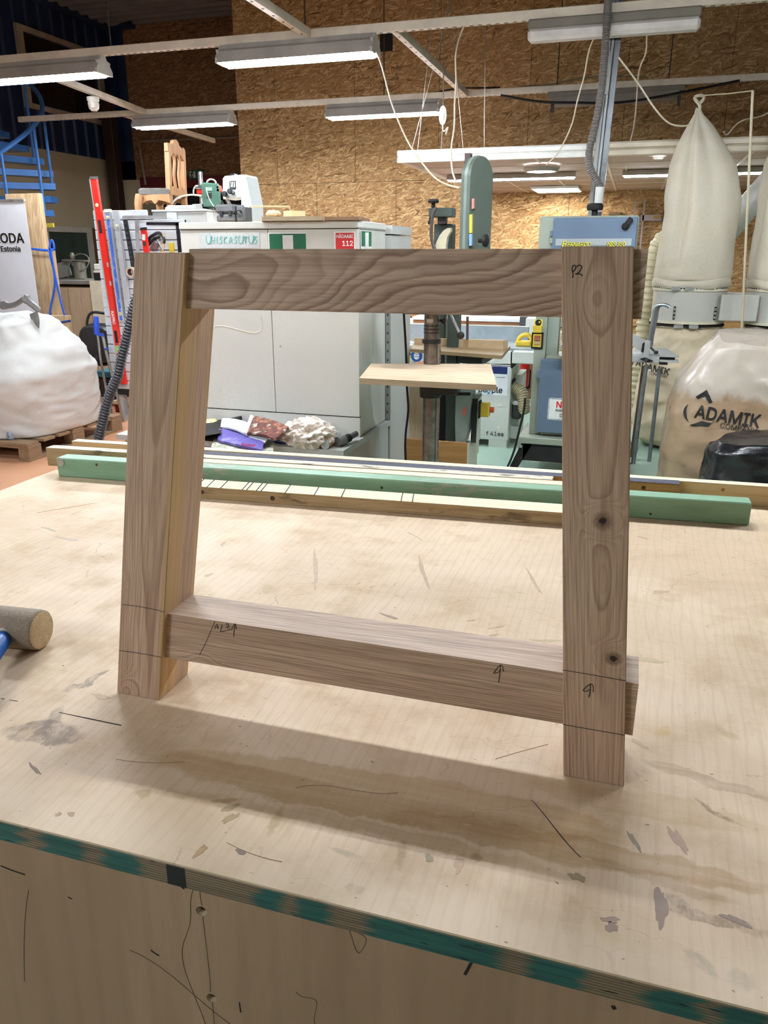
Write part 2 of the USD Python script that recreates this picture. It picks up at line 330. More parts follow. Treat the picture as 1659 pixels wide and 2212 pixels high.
WHITE = mat('white_paint', (226, 222, 212), .45); GLASSD = mat('dark_glass', (30, 24, 20), .08, specular_ior_level=.6)
def quadx(pts, x=XL): return [PX(a, b, x) for a, b in pts]
def rectx(y0, y1, z0, z1, x=XL): return [np.array([x, y0, z1]), np.array([x, y1, z1]), np.array([x, y1, z0]), np.array([x, y0, z0])]
y0, y1 = PX(23, 49, XL)[1], PX(226, 280, XL)[1]; z1 = PX(23, 49, XL)[2]; z0 = PX(54, 233, XL)[2]
q = rectx(y0, y1, z0, z1, XL + .04); fr = frame4(q, .11, .06, (1, 0, 0))
struct('window_1', None, None, 'upper window with a white frame and black panes in the navy wall', parts=[('window_frame', m, mat('cream_frame', (176, 160, 140), .6)) for m in fr] + [('pane', bb(XL + .03, XL + .05, y0 + .1, y1 - .1, z0 + .1, z1 - .1), GLASSD)])
y0, y1 = PX(93, 540, XL)[1], PX(196, 540, XL)[1]; z1 = PX(97, 488, XL)[2]; z0 = .85
CURT = mat('green_curtain', (52, 66, 56), .8, 0, .35, 3., stretch=(1, 14, .3))
q = rectx(y0, y1, z0, z1, XL + .02); fr = frame4(q, .1, .06, (1, 0, 0))
struct('window_2', None, None, 'lower window with a white frame and a dark green curtain behind it', parts=[('window_frame', m, mat('window_white', (190, 186, 172), .6)) for m in fr] + [('curtain', bb(XL + .01, XL + .03, y0 + .1, y1 - .1, z0 + .1, z1 - .1), CURT)])
y0, y1 = PX(200, 540, XL)[1], YB - .12; z1 = PX(200, 493, XL)[2]
fr = frame4(rectx(y0, y1, -.1, z1, XL + .02), .09, .06, (1, 0, 0))
struct('door_1', None, None, 'dark doorway with a brown timber frame beside the curtained window', parts=[('door_frame', m, mat('brown_frame', (112, 74, 46), .6)) for m in fr] + [('door_leaf', bb(XL + .01, XL + .03, y0 + .08, y1 - .08, .0, z1 - .08), mat('door_dark', (20, 18, 20), .4))])
a, b = P(236, 245, YB - .5), P(268, 455, YB - .5)
one('steel_column', bb((a[0] + b[0]) / 2 - .1, (a[0] + b[0]) / 2 + .1, YB - .7, YB - .5, 0, 4.25, .01), mat('rust_steel', (54, 34, 26), .6), 'rust-brown steel column in the corner between navy and wood-strand walls', 'column')
a = [P(318, 400, YB - .05), P(303, 306, YB - .05), P(420, 300, YB - .05), P(520, 297, YB - .05)]
a = [np.array([p[0], YB - .1, p[2]]) for p in a]
one('conduit_pipe', tube([a[0], a[1] - [0, 0, .05], a[1], a[1] + [.05, 0, 0], a[3]], .022, 8), mat('grey_pipe', (150, 138, 120), .6), 'thin grey pipe running up and across the dark strand-board recess', 'pipe')
# exit sign
e0, e1 = P(406, 368, YB - .12), P(438, 386, YB - .12)
t = Thing('exit_sign', 'green and white emergency exit sign with a running figure above the dark opening', 'sign')
t.add('sign_board', bb(e0[0], e1[0], YB - .12, YB - .1, e1[2], e0[2]), mat('exit_green', (28, 84, 66), .5))
xm = (e0[0] * .35 + e1[0] * .65) - .04; zc = (e0[2] + e1[2]) / 2; s = (e0[2] - e1[2])
t.add('white_field', bb(e0[0] + .03, xm, YB - .126, YB - .119, e1[2] + .02, e0[2] - .02), mat('exit_white', (205, 208, 190), .5))
man = unary_union([Point(.08, .33).buffer(.06)] + [LineString(l).buffer(.035) for l in ([(.04, .24), (-.02, .05)], [(.05, .24), (.15, .14)], [(.03, .22), (-.1, .16)], [(-.02, .05), (.08, -.04), (.03, -.2)], [(-.02, .05), (-.06, -.1), (-.18, -.12)])])
t.add('running_figure', prism(affinity.translate(affinity.scale(man, s * 1.5, s * 1.5, origin=(0, 0)), (e0[0] + xm) / 2, zc - .02), YB - .131, YB - .125), mat('exit_figure', (24, 40, 34), .5)); t.done()

# ================================================================ LIGHTS AND THEIR RAILS
RAIL = mat('rail_grey', (214, 200, 182), .5, .1); SLOT = mat('slot_dark', (52, 44, 38), .7); CASE = mat('fixture_case', (172, 164, 156), .45, .1); INNER = mat('reflector_white', (236, 236, 236), .35)
TUBEM = glow('lit_tube', (.86, .93, 1.0), TUBE); UNLIT = mat('unlit_diffuser', (214, 205, 200), .4)
ZR0, ZR1 = 3.04, 3.10
def rail(y, x0, x1, label, slots=True, ends=()):
    t = Thing('light_rail', label, 'rail', 'overhead rails')
    t.add('rail_profile', bb(x0, x1, y, y + .05, ZR0, ZR1, .003), RAIL)
    if slots:
        t.add('slot_row', cat([bb(x, x + .028, y + .018, y + .032, ZR0 - .0008, ZR0 + .002) for x in np.arange(x0 + .05, x1 - .05, .06)]), SLOT, False, stuff=True)
    return t.done()
rail(6.05, -8.2, 3.0, 'long perforated light rail nearest the top of the picture, carrying the large lit lamp')
rail(8.65, P(38, 258, 8.65)[0], 3.0, 'long perforated light rail further back, carrying the two smaller lit lamps')
rail(3.45, -8.2, 3.0, 'light rail over the middle of the hall, above the picture'); rail(.85, -8.2, 3., 'light rail over the workbench, above the picture'); rail(-1.75, -8.2, 3., 'light rail behind the photographer')
def crossrail(p, q, label, holes=True, w=.05):
    t = Thing('cross_rail', label, 'rail', 'overhead cross rails'); p, q = np.array(p), np.array(q); L = np.linalg.norm(q - p); d = (q - p) / L
    m = bx((0, 0, 0), (w, L, .06), None, .003); m.apply_transform(rotm(math.asin(d[2]), 0, -math.atan2(d[0], d[1]))); m.apply_translation((p + q) / 2); t.add('rail_profile', m, RAIL)
    if holes: t.add('hole_row', cat([cyl(p + d * s + [0, 0, -.0305], p + d * s + [0, 0, -.028], .011, n=8) for s in np.arange(.12, L - .1, .16)]), SLOT, False, stuff=True)
    return t.done()
zc = (ZR0 + ZR1) / 2
crossrail((-2.45, 6.05, zc + .0), (-2.45, 3.5, zc), 'perforated cross rail running forward from the near light rail, at the top edge')
crossrail((-1.80, 6.1, zc), (-1.80, 8.65, zc), 'perforated cross rail joining both light rails right of the large lit lamp')
t0 = P(42, 172, 6.2); crossrail((-5.15, 6.1, zc), (-5.55, 8.65, zc), 'plain cross rail with a white dome sensor below, at the left', False)
ca, cb = PZ(385, 281, zc), PZ(462, 304, zc); ca = ca + (cb - ca) * ((8.69 - ca[1]) / (cb[1] - ca[1])); crossrail(ca, cb, 'short cross rail running back from the far rail behind the small lit lamp at left', False)
crossrail((-5.3, 6.05, zc), (-5.3, 3.5, zc), 'cross rail at the left, above the picture', False)
s = np.array([-5.36, 7.45, ZR0 - .02])
t = Thing('motion_sensor', 'white dome motion sensor under the left cross rail', 'sensor'); t.add('mount', lathe([(0, 0), (.06, 0), (.06, -.03), (.045, -.05), (0, -.05)], s), WHITE)
t.add('dome', lathe([(.05, -.04), (.056, -.06), (.05, -.1), (.03, -.125), (0, -.13)], s), mat('dome_white', (225, 215, 200), .3)); t.done()
for x, y, l in ((P(235, 95, 6.05)[0], 6.05, 'thin hanger rod above the near light rail, at the left'), (P(656, 40, 6.05)[0], 6.05, 'thin hanger rod above the joint of the near rail'), (P(828, 150, 8.65)[0], 8.65, 'thin hanger rod above the far rail beside the black vent'),
                (P(1205, 150, 8.65)[0], 8.65, 'thin hanger rod above the far rail left of the steel pole'), (P(1450, 120, 8.65)[0], 8.65, 'thin hanger rod above the far rail right of the steel pole')):
    one('hanger_rod', cyl((x, y + .025, ZR1 - .01), (x, y + .025, ZC), .006, n=6), mat('rod_dark', (70, 62, 56), .5, .4), l, 'rod', group='hanger rods')
def fixture(x0, y, lit, label, z=ZR0, L=1.27, wide=.105, deep=.13, group='linear lamps'):
    t = Thing('linear_lamp', label, 'lamp', group); yc = y + .025
    prof = [(-.035, 0), (.035, 0), (.045, -.03), (wide * .72, -.05), (wide, -deep), (wide - .006, -deep), (wide * .7, -.056), (.0, -.046), (-wide * .7, -.056), (-wide + .006, -deep), (-wide, -deep), (-wide * .72, -.05), (-.045, -.03)]
    pl = Polygon(prof); m = trimesh.creation.extrude_polygon(pl, L - .06, engine='earcut'); v = np.array(m.vertices)
    m = TM(np.c_[x0 + .03 + v[:, 2], yc + v[:, 0], z + v[:, 1]], m.faces)
    if m.volume < 0: m.invert()
    t.add('housing', m, CASE)
    inn = [TM([(x0 + .03, yc + a * wide * .69, z - .0575), (x0 + L - .03, yc + a * wide * .69, z - .0575), (x0 + L - .03, yc + a * (wide - .008), z - deep), (x0 + .03, yc + a * (wide - .008), z - deep)], [[0, 1, 2], [0, 2, 3]]) for a in (-1, 1)]
    inn.append(TM([(x0 + .03, yc - wide * .69, z - .0575), (x0 + L - .03, yc - wide * .69, z - .0575), (x0 + L - .03, yc, z - .0475), (x0 + .03, yc, z - .0475), (x0 + L - .03, yc + wide * .69, z - .0575), (x0 + .03, yc + wide * .69, z - .0575)], [[0, 1, 2], [0, 2, 3], [3, 2, 4], [3, 4, 5]]))
    t.add('reflector', cat(inn), INNER, False)
    cap = Polygon([(-.03, 0), (.03, 0), (.04, -.03), (.085, -.04), (.075, -.062), (wide, -.10), (wide, -deep - .004), (-wide, -deep - .004), (-wide, -.10), (-.075, -.062), (-.085, -.04), (-.04, -.03)])
    for xa in (x0 + .01, x0 + L - .03):
        m = trimesh.creation.extrude_polygon(cap, .02, engine='earcut'); v = np.array(m.vertices); m = TM(np.c_[xa + v[:, 2], yc + v[:, 0], z + v[:, 1]], m.faces)
        if m.volume < 0: m.invert()
        t.add('end_cap', m, mat('end_cap', (178, 172, 164), .5))
    for s in (-.05, .05): t.add('tube', cyl((x0 + .04, yc + s, z - deep - .004), (x0 + L - .04, yc + s, z - deep - .004), .014, n=8), TUBEM if lit else UNLIT)
    return t.done()
FX = fixture(-3.19, 6.05, True, 'large lit twin-tube lamp on the near rail, centre left of the picture')
copy(FX, (-2.30, 0, 0), 'lit twin-tube lamp cut off by the left edge on the near rail')
copy(FX, (-2.51, 2.6, 0), 'smaller lit twin-tube lamp at the left on the far rail')
copy(FX, (-.13, 2.6, 0), 'smaller lit twin-tube lamp near the middle on the far rail, beside the glass pulley')
for x, l in LIT0: copy(FX, (x + 3.19, -2.6, 0), l)
for x, y, l in LIT1: copy(FX, (x + 3.19, y - 6.05, 0), l)
def batten_lamp(x0, y, label):
    t = Thing('batten_lamp', label, 'lamp', 'unlit lamps'); yc = y + .025
    t.add('spine', bb(x0, x0 + 1.1, yc - .05, yc + .05, ZR0 - .06, ZR0 - .001, .008), mat('spine_grey', (120, 112, 100), .5)); m = bx((x0 + .55, yc, ZR0 - .095), (1.1, .11, .075), None, .02); t.add('diffuser', m, UNLIT); return t.done()
batten_lamp(-.84, 6.05, 'unlit diffuser lamp with a pale cover at the top right')
t = Thing('batten_lamp', 'unlit grey lamp with a black cable below it, on the far rail at right', 'lamp', 'unlit lamps')
t.add('spine', bb(-.976, .30, 8.65 - .02, 8.65 + .07, ZR0 - .05, ZR0 - .001, .006), mat('spine_grey', (120, 112, 100), .5)); t.add('housing', hull([(x, 8.675 + a, z) for x in (-.93, .25) for a, z in ((-.04, ZR0 - .045), (.04, ZR0 - .045), (-.11, ZR0 - .12), (.11, ZR0 - .12))]), CASE)
for x in (-.93, .24): t.add('bracket', bb(x, x + .03, 8.56, 8.6, ZR0 - .19, ZR0 - .1), SLOT)
t.done()
# the suspended canopy
ZP = 2.31; xe = -.46; TILE = mat('canopy_tile', (178, 152, 134), .8, 0, .06, 3.); GRIDM = mat('canopy_grid', (214, 196, 180), .6); TRIM = mat('white_trim', (236, 234, 228), .4)
parts = [('canopy_deck', bb(-2.08, 3.6, 7.35, YO - .03, ZP + .03, ZP + .06), GRIDM)]
for i in range(10):
    for j in range(7):
        a = -2.05 + i * .575; c = 7.36 + j * .59
        if c + .56 < YO and a < 3.2: parts.append(('ceiling_tile', bb(a + .012, a + .563, c + .012, min(c + .578, YO - .04), ZP + .006, ZP + .029), TILE))
for i in range(10): parts.append(('grid_bar', bb(-2.062 + i * .575, -2.038 + i * .575, 7.36, YO - .03, ZP, ZP + .03), GRIDM))
for j in range(7): parts.append(('grid_bar', bb(-2.05, 3.5, 7.348 + j * .59, 7.372 + j * .59, ZP + .001, ZP + .03), GRIDM))
prof = [(0, 0), (-.03, 0), (-.03, .035), (-.012, .045), (-.03, .055), (-.03, .085), (-.015, .1), (0, .1)]
def trimbar(x0, x1, y, z):
    m = trimesh.creation.extrude_polygon(Polygon(prof), x1 - x0, engine='earcut'); v = np.array(m.vertices); m = TM(np.c_[x0 + v[:, 2], y + v[:, 0], z + v[:, 1]], m.faces)
    if m.volume < 0: m.invert()
    return m
parts += [('cornice', trimbar(-2.1, xe, 7.24, ZP - .01), TRIM), ('cornice_backing', bb(-2.1, xe, 7.24, 7.36, ZP, ZP + .09), TRIM), ('cornice', trimbar(xe + .03, 3.6, 7.1, ZP - .02), mat('cream_trim', (206, 194, 172), .5)), ('cornice_backing', bb(xe + .03, 3.6, 7.1, 7.36, ZP, ZP + .07), GRIDM), ('edge_bar', bb(-2.1, -2.05, 7.25, YO - .03, ZP - .005, ZP + .08), GRIDM)]
t = Thing('suspended_canopy', 'white-edged suspended ceiling of square tiles hanging in front of the strand-board wall', 'suspended ceiling', kind='structure')
for n, m, mt in parts: t.add(n, m, mt)
t.done()
c0 = PZ(1170, 356, ZP)
t = Thing('ceiling_lamp', 'round glowing lamp set in the suspended ceiling', 'lamp'); t.add('rim', lathe([(.15, -.002), (.17, -.03), (.15, -.06), (.13, -.06), (.14, -.02)], c0), CASE); t.add('diffuser', lathe([(0, -.058), (.138, -.058), (.138, -.03), (0, -.03)], c0), glow('round_glow', (.85, .93, 1.), 30.)); t.done()
a, b = PZ(1158, 404, ZP - .02), PZ(1248, 416, ZP - .02)
t = Thing('panel_lamp', 'rectangular glowing panel lamp at the back of the suspended ceiling', 'lamp'); cy = YO - .75; xa = P(1157, 410, cy)[0]; xb = P(1250, 410, cy)[0]
t.add('frame', bb(xa - .02, xb + .02, cy - .37, cy + .37, ZP - .03, ZP - .002), WHITE); t.add('diffuser', bb(xa, xb, cy - .35, cy + .35, ZP - .034, ZP - .029), glow('panel_glow', (1., .97, .92), 26.)); t.done()
c0 = PZ(1423, 339, ZP)
t = Thing('spot_lamp', 'tiny bright spot lamp in the suspended ceiling right of the steel pole', 'lamp'); t.add('ring', lathe([(.04, -.001), (.05, -.012), (.035, -.014), (.035, -.002)], c0, n=16), WHITE); t.add('diffuser', lathe([(0, -.013), (.036, -.013), (.036, -.004), (0, -.004)], c0, n=16), glow('spot_glow', (.8, .9, 1.), 60.)); t.done()
def strip_lamp(px0, px1, py, label):
    Y = 8.65; a, b = P(px0, py, Y), P(px1, py, Y); z = ZP
    t = Thing('strip_lamp', label, 'lamp', 'strip lamps'); t.add('housing', hull([(x, Y + y, z - h) for x in (a[0], b[0]) for y, h in ((-.04, .002), (.04, .002), (-.075, .05), (.075, .05))]), mat('strip_white', (206, 204, 198), .4))
    t.add('tube', bx(((a[0] + b[0]) / 2, Y, z - .056), (b[0] - a[0] - .03, .13, .014), None, .004), TUBEM2); t.done()
TUBEM2 = glow('lit_strip', (.82, .92, 1.), 34.)
strip_lamp(967, 1243, 386, 'lit strip lamp under the suspended ceiling, behind the bandsaw top')
strip_lamp(1345, 1655, 376, 'lit strip lamp under the suspended ceiling, behind the big cloth dust bag')

# ================================================================ THE WORKBENCH
YE = 0.64; BL = -1.80; BR = 1.5; BB = 2.46; ZU = BZ - .035
def blob(g, v, c, sx, sy, a, wob=.25):
    q = g.map(v, (c[0], c[1], c[2] if len(c) > 2 else BZ), (0, 0, a), (sx, sy, 1.), t='texture')
    return g('vector_math', 'value', math_type='length', vector1=q)
SPOTS = []                                   # small glue spots and marks, laid on the top as thin films with their own outline
def bench_top_mat():
    g = G(); p = g.pos()
    warp = g('noise_texture', 'color', vector=p, scale=16., detail=4., roughness=.6)
    pw = g('vector_math', 'vector', math_type='multiply_add', vector1=warp, vector2=(.05, .05, 0), vector3=p)
    pw = g.map(pw, (-.025, -.025, 0))
    sp = str(g('separate_xyz', 'x', vector=p)).split('.')[0]
    big = g.noise(p, 2.3, 5., .6, .4); mid = g.noise(g.map(p, (3, 1, 0)), 9., 5., .65)
    col = g.mix(g.rng(big, .3, .7), C(227, 203, 173), C(209, 182, 151))
    col = g.mix(g.rng(mid, .48, .72, 0., .55), col, C(188, 158, 124))
    grain = g.noise(g.map(p, sc=(260, 14, 1)), 1., 3., .6); col = g.mix(g.rng(grain, .42, .75, 0., .17), col, C(176, 148, 116))
    wv = g('wave_texture', 'fac', wave_type='bands', bands_direction='x', vector=g.map(p, rot=(0, 0, .12), sc=(1, .25, 1)), scale=16., distortion=9., detail=2., detail_scale=.6)
    col = g.mix(g.rng(wv, .7, 1., 0., .14), col, C(180, 146, 108))
    # worn brown bands along the front of the bench
    S = []; streak = g.noise(g.map(p, (2, 5, 0), (0, 0, -.02), (2.2, 34, 1)), 1., 5., .65); fineb = g.noise(g.map(p, (7, 1, 0), sc=(1, .55, 1)), 55., 5., .7)
    def s(p0, p1, w, rgb, amt, soft=.55): (SPOTS if w <= .0085 and np.hypot(p1[0] - p0[0], p1[1] - p0[1]) < 90 else S).append((PZ(*p0, BZ), PZ(*p1, BZ), w, rgb, amt, soft))
    brown = (182, 146, 100); grey = (112, 98, 88); glue = (176, 146, 104)
    s((360, 1640), (1330, 1800), .050, brown, .68, .15); s((560, 1730), (1280, 1905), .012, brown, .45, .4); s((830, 1755), (1659, 1920), .026, (174, 136, 90), .65, .2)
    s((1130, 1690), (1659, 1790), .03, brown, .45, .3); s((1380, 1640), (1659, 1730), .016, (150, 116, 84), .5, .3); s((1250, 1850), (1600, 1960), .012, (160, 126, 86), .5, .4)
    s((330, 1700), (760, 1790), .010, brown, .4, .4); s((1440, 1960), (1659, 2010), .010, (130, 104, 80), .6, .3)
    s((20, 1575), (165, 1590), .030, (122, 102, 92), .75, .25); s((130, 1500), (230, 1450), .010, (110, 94, 84), .7, .3); s((95, 1590), (130, 1530), .012, grey, .5, .3); s((205, 1500), (232, 1510), .006, glue, .7)
    for a, b, w, c, am in (((682, 1195), (681, 1265), .007, glue, .75), ((906, 1205), (922, 1265), .006, glue, .7), ((1140, 1235), (1168, 1280), .005, glue, .6), ((575, 1265), (590, 1282), .022, glue, .4), ((480, 1178), (484, 1172), .006, glue, .6),
                           ((445, 1245), (456, 1240), .006, glue, .6), ((852, 1284), (868, 1293), .009, grey, .35), ((820, 1325), (862, 1338), .004, (120, 100, 80), .8), ((770, 1262), (778, 1259), .003, glue, .9), ((800, 1270), (806, 1266), .003, glue, .9),
                           ((1010, 1341), (1026, 1340), .004, glue, .8), ((1060, 1358), (1086, 1352), .004, glue, .8), ((1054, 1374), (1078, 1370), .004, glue, .8), ((1150, 1382), (1205, 1385), .005, glue, .55), ((465, 1732), (505, 1727), .005, glue, .8),
                           ((482, 1752), (512, 1738), .005, glue, .85), ((482, 1776), (514, 1758), .005, glue, .85), ((296, 1722), (304, 1724), .012, glue, .6), ((425, 1845), (442, 1832), .006, glue, .8), ((752, 1918), (784, 1926), .009, (160, 136, 106), .8), ((580, 1820), (610, 1740), .010, glue, .55),
                           ((125, 1758), (128, 1760), .004, glue, .7), ((152, 1758), (156, 1759), .005, glue, .7), ((66, 1650), (84, 1672), .003, (90, 78, 70), .8), ((510, 1836), (530, 1845), .003, grey, .8), ((700, 1830), (800, 1858), .006, grey, .3), ((1018, 1852), (1044, 1848), .009, (120, 84, 46), .6), ((924, 1852), (930, 1856), .006, (110, 90, 70), .6),
                           ((860, 1810), (870, 1880), .009, (150, 118, 84), .5), ((1238, 1890), (1256, 1900), .007, (110, 90, 70), .6), ((1430, 1925), (1424, 1996), .008, (108, 96, 88), .75), ((1440, 1938), (1500, 1962), .011, (120, 106, 96), .6), ((1316, 2000), (1326, 2006), .007, (112, 98, 90), .7), ((1300, 1985), (1335, 1988), .004, (120, 104, 94), .6),
                           ((1235, 1930), (1238, 2050), .014, (170, 140, 104), .5), ((1260, 1960), (1380, 2080), .010, (196, 170, 122), .6), ((1570, 1980), (1610, 1996), .006, (86, 72, 60), .6), ((1480, 2062), (1545, 2105), .009, (128, 112, 92), .55), ((1590, 2100), (1606, 2120), .016, (150, 130, 110), .5), ((1450, 1790), (1480, 1840), .007, (110, 90, 74), .5),
                           ((1360, 1800), (1380, 1835), .004, (90, 76, 66), .6), ((1480, 1720), (1620, 1790), .006, (110, 82, 62), .55), ((985, 1880), (1000, 1845), .006, glue, .5), ((1100, 1165), (1150, 1172), .012, (200, 150, 110), .4), ((1300, 1180), (1660, 1300), .02, (200, 178, 146), .4), ((1410, 1280), (1445, 1278), .008, glue, .5),
                           ((1380, 1160), (1398, 1163), .006, glue, .7), ((1620, 1110), (1600, 1130), .02, (198, 172, 136), .5), ((1360, 1420), (1440, 1430), .008, glue, .4), ((1400, 1580), (1450, 1570), .012, (196, 164, 104), .6), ((1540, 1570), (1600, 1600), .012, (190, 160, 116), .6), ((1370, 1600), (1390, 1612), .006, glue, .7),
                           ((20, 1230), (60, 1190), .01, (200, 172, 138), .5), ((200, 1100), (260, 1090), .012, (206, 180, 146), .5), ((10, 1085), (40, 1078), .012, (200, 176, 140), .6), ((120, 1160), (170, 1168), .006, (140, 120, 100), .5), ((95, 1140), (120, 1147), .005, (130, 110, 92), .5)): s(a, b, w, c, am)
    for a, b, w, rgb, amt, soft in S:
        c = (a + b) / 2; d = b - a; L = max(np.linalg.norm(d[:2]) / 2 + w * .5, w)
        dd = blob(g, pw, c, L, w, math.atan2(d[1], d[0]))
        brk = g.rng(streak, .3, .62, .3, 1.) if rgb[0] - rgb[2] > 60 and rgb != glue else g.rng(fineb, .36, .6, .3, 1.) if rgb != glue else None
        f = g.math('multiply', g.rng(dd, 1.05, 1.05 - soft), amt)
        if brk: f = g.math('multiply', f, brk)
        col = g.mix(f, col, C(*rgb))
    # pale sanded front margin, scratches, specks
    col = g.mix(g.rng(Ref(sp + '.y'), .74, .66, 0., .35), col, C(232, 216, 190))
    sc = g('voronoi_texture', 'distance', feature='distance_to_edge', dimensions='2D', vector=g.map(pw, rot=(0, 0, .5), sc=(5, 26, 1)), scale=1.)
    col = g.mix(g.math('multiply', g.rng(sc, .012, .004), g.rng(big, .45, .65, 0., .5)), col, C(150, 122, 92))
    sk = g.noise(g.map(p, (5, 5, 0), sc=(90, 120, 1)), 1., 2.); col = g.mix(g.rng(sk, .72, .78, 0., .7), col, C(110, 88, 66))
    ls = g.noise(g.map(p, (9, 2, 0), (0, 0, .4), (30, 300, 1)), 1., 2.); col = g.mix(g.rng(ls, .7, .78, 0., .5), col, C(240, 230, 214))
    h = g.math('add', g.math('multiply', grain, .6), mid)
    return g.out('bench_top_ply', col, g.rng(mid, .35, .7, .5, .68), 0., g.bump(h, .18, .0012), specular_ior_level=.3)
def ply_edge_mat():
    g = G(); p = g.pos(); sp = str(g('separate_xyz', 'x', vector=p)).split('.')[0]; x, z = Ref(sp + '.x'), Ref(sp + '.z')
    ph = g.math('fraction', g.math('multiply', g.math('subtract', z, ZU), 1 / .0037)); alt = g.rng(ph, .42, .58)
    n = g.noise(g.map(p, sc=(10, 10, 300)), 1., 3.); n2 = g.noise(g.map(p, sc=(9, 9, 120)), 1., 4.)
    col = g.mix(alt, C(150, 130, 106), C(112, 94, 76)); col = g.mix(g.rng(n, .4, .7, 0., .5), col, C(84, 70, 58))
    m = None
    for a, b in ((-.735, -.69), (-.655, -.595), (-.565, -.515), (-.352, -.322), (-.300, -.262), (-.215, -.07), (-.04, .02), (.085, .13), (.15, .19), (.24, .5)):
        w = g.math('add', x, g.math('multiply', g.math('subtract', n2, .5), .05))
        f = g.math('multiply', g.rng(w, a - .012, a + .008), g.rng(w, b + .012, b - .008)); m = f if m is None else g.math('maximum', m, f)
    tq = g.mix(g.rng(n, .3, .7), C(22, 104, 98), C(14, 78, 76)); top = g.rng(z, BZ - .002, BZ - .006)
    col = g.mix(g.math('multiply', g.math('multiply', m, top), .92), col, tq)
    bl = g.math('multiply', g.math('multiply', g.rng(x, -.4745, -.4735), g.rng(x, -.4475, -.4485)), g.rng(z, BZ - .003, BZ - .005)); col = g.mix(bl, col, C(14, 10, 10))
    kn = g.noise(g.map(p, sc=(38, 1, 330)), 1., 1.); col = g.mix(g.rng(kn, .72, .76), col, C(20, 16, 14))
    return g.out('ply_edge', col, .6, 0., g.bump(ph, .3, .0008))
def ply_face_mat(name='ply_front'):
    g = G(); p = g.pos(); n = g.noise(g.map(p, sc=(6, 6, 1.1)), 1., 4., .6, .5); col = g.mix(g.rng(n, .3, .7), C(178, 150, 124), C(160, 132, 106))
    wv = g('wave_texture', 'fac', wave_type='bands', bands_direction='x', vector=g.map(p, sc=(1, 1, .2)), scale=7., distortion=8., detail=2., detail_scale=.7); col = g.mix(g.rng(wv, .6, 1., 0., .12), col, C(126, 98, 74))
    f = g.noise(g.map(p, sc=(300, 300, 14)), 1., 3.); col = g.mix(g.rng(f, .45, .75, 0., .3), col, C(160, 132, 104)); d = g.noise(g.map(p, (3, 3, 3)), 14., 5., .7); col = g.mix(g.rng(d, .6, .78, 0., .55), col, C(140, 112, 84))
    return g.out(name, col, .62, 0., g.bump(f, .1, .001), specular_ior_level=.3)
BT, PE, PF = bench_top_mat(), ply_edge_mat(), ply_face_mat()
PEN = mat('pencil', (44, 38, 36), .7); BLK = mat('black_crack', (20, 16, 14), .8); INK = mat('black_ink', (12, 10, 10), .6)
t = Thing('workbench', 'big plywood workbench with a stained birch top and a green-smeared layered edge', 'workbench')
top = t.add('bench_top', bb(BL, BR, YE + .0004, BB, BZ - .003, BZ), BT)
layers = bb(BL, BR, YE, BB, ZU, BZ - .003, .0012); t.add('layered_edge', layers, PE, label='plywood edge with dark layers, teal paint smears and a black mark')
def on_top(pts, w, n=None):
    q = np.array([PZ(a, b, BZ) for a, b in pts]); return strip(spl(q, n or max(2, len(q) * 5)), w)
for pts, w in (([(128, 1539), (190, 1552), (262, 1567)], [.0005, .0025, .002]), ([(1148, 1728), (1185, 1772), (1222, 1818), (1254, 1852)], None), ([(2, 1509), (10, 1510)], None), ([(20, 1512), (39, 1515)], None)):
    q = np.array([PZ(a, b, BZ) for a, b in pts]); ww = np.interp(np.linspace(0, 1, 14), [0, .5, 1], w) if w else np.interp(np.linspace(0, 1, 14), [0, .1, .7, 1], [.0003, .0006, .0012, .0004])
    top.add('crack', strip(spl(q, 14), ww), BLK, False)
for pts in ([(80, 1108), (140, 1098), (205, 1087)], [(1070, 1640), (1120, 1625), (1184, 1608)], [(880, 1150), (900, 1160), (912, 1168)], [(640, 1702), (700, 1697), (760, 1706), (860, 1712)], [(250, 1640), (330, 1648), (400, 1646)], [(490, 1820), (560, 1850), (610, 1862)]): top.add('scratch', on_top(pts, .00045), mat('scratch_brown', (150, 124, 98), .8), False)
rs = np.random.default_rng(5)
for a_, b_, w, rgb, amt, soft in SPOTS:
    ax_ = b_ - a_; L_s = np.linalg.norm(ax_[:2]) / 2 + w * .6; th0 = math.atan2(ax_[1], ax_[0]); c_ = (a_ + b_) / 2; ph = rs.uniform(0, 6.28, 4); pts = []
    for u in np.linspace(0, 2 * PI, 34)[:-1]:
        k_ = 1 + .22 * math.sin(2 * u + ph[0]) + .16 * math.sin(3 * u + ph[1]) + .12 * math.sin(5 * u + ph[2]) + .07 * math.sin(9 * u + ph[3]); x_, y_ = L_s * k_ * math.cos(u), w * .85 * k_ * math.sin(u); pts.append((c_[0] + x_ * math.cos(th0) - y_ * math.sin(th0), c_[1] + x_ * math.sin(th0) + y_ * math.cos(th0)))
    m = trimesh.creation.extrude_polygon(Polygon(pts).buffer(0), .0004, engine='earcut'); m.apply_translation([0, 0, BZ - .0001]); mix_ = tuple(int(214 * (1 - amt * .8)) + int(v_ * amt * .8) if i_ == 0 else int((188, 157)[i_ - 1] * (1 - amt * .8)) + int(v_ * amt * .8) for i_, v_ in enumerate(rgb)); mix_ = tuple(int(round(v_ / 8.) * 8) for v_ in mix_)
    top.add('stain', m, mat('stain_%d_%d_%d' % mix_, mix_, .55, 0, .18, 60., fine=.12), False)
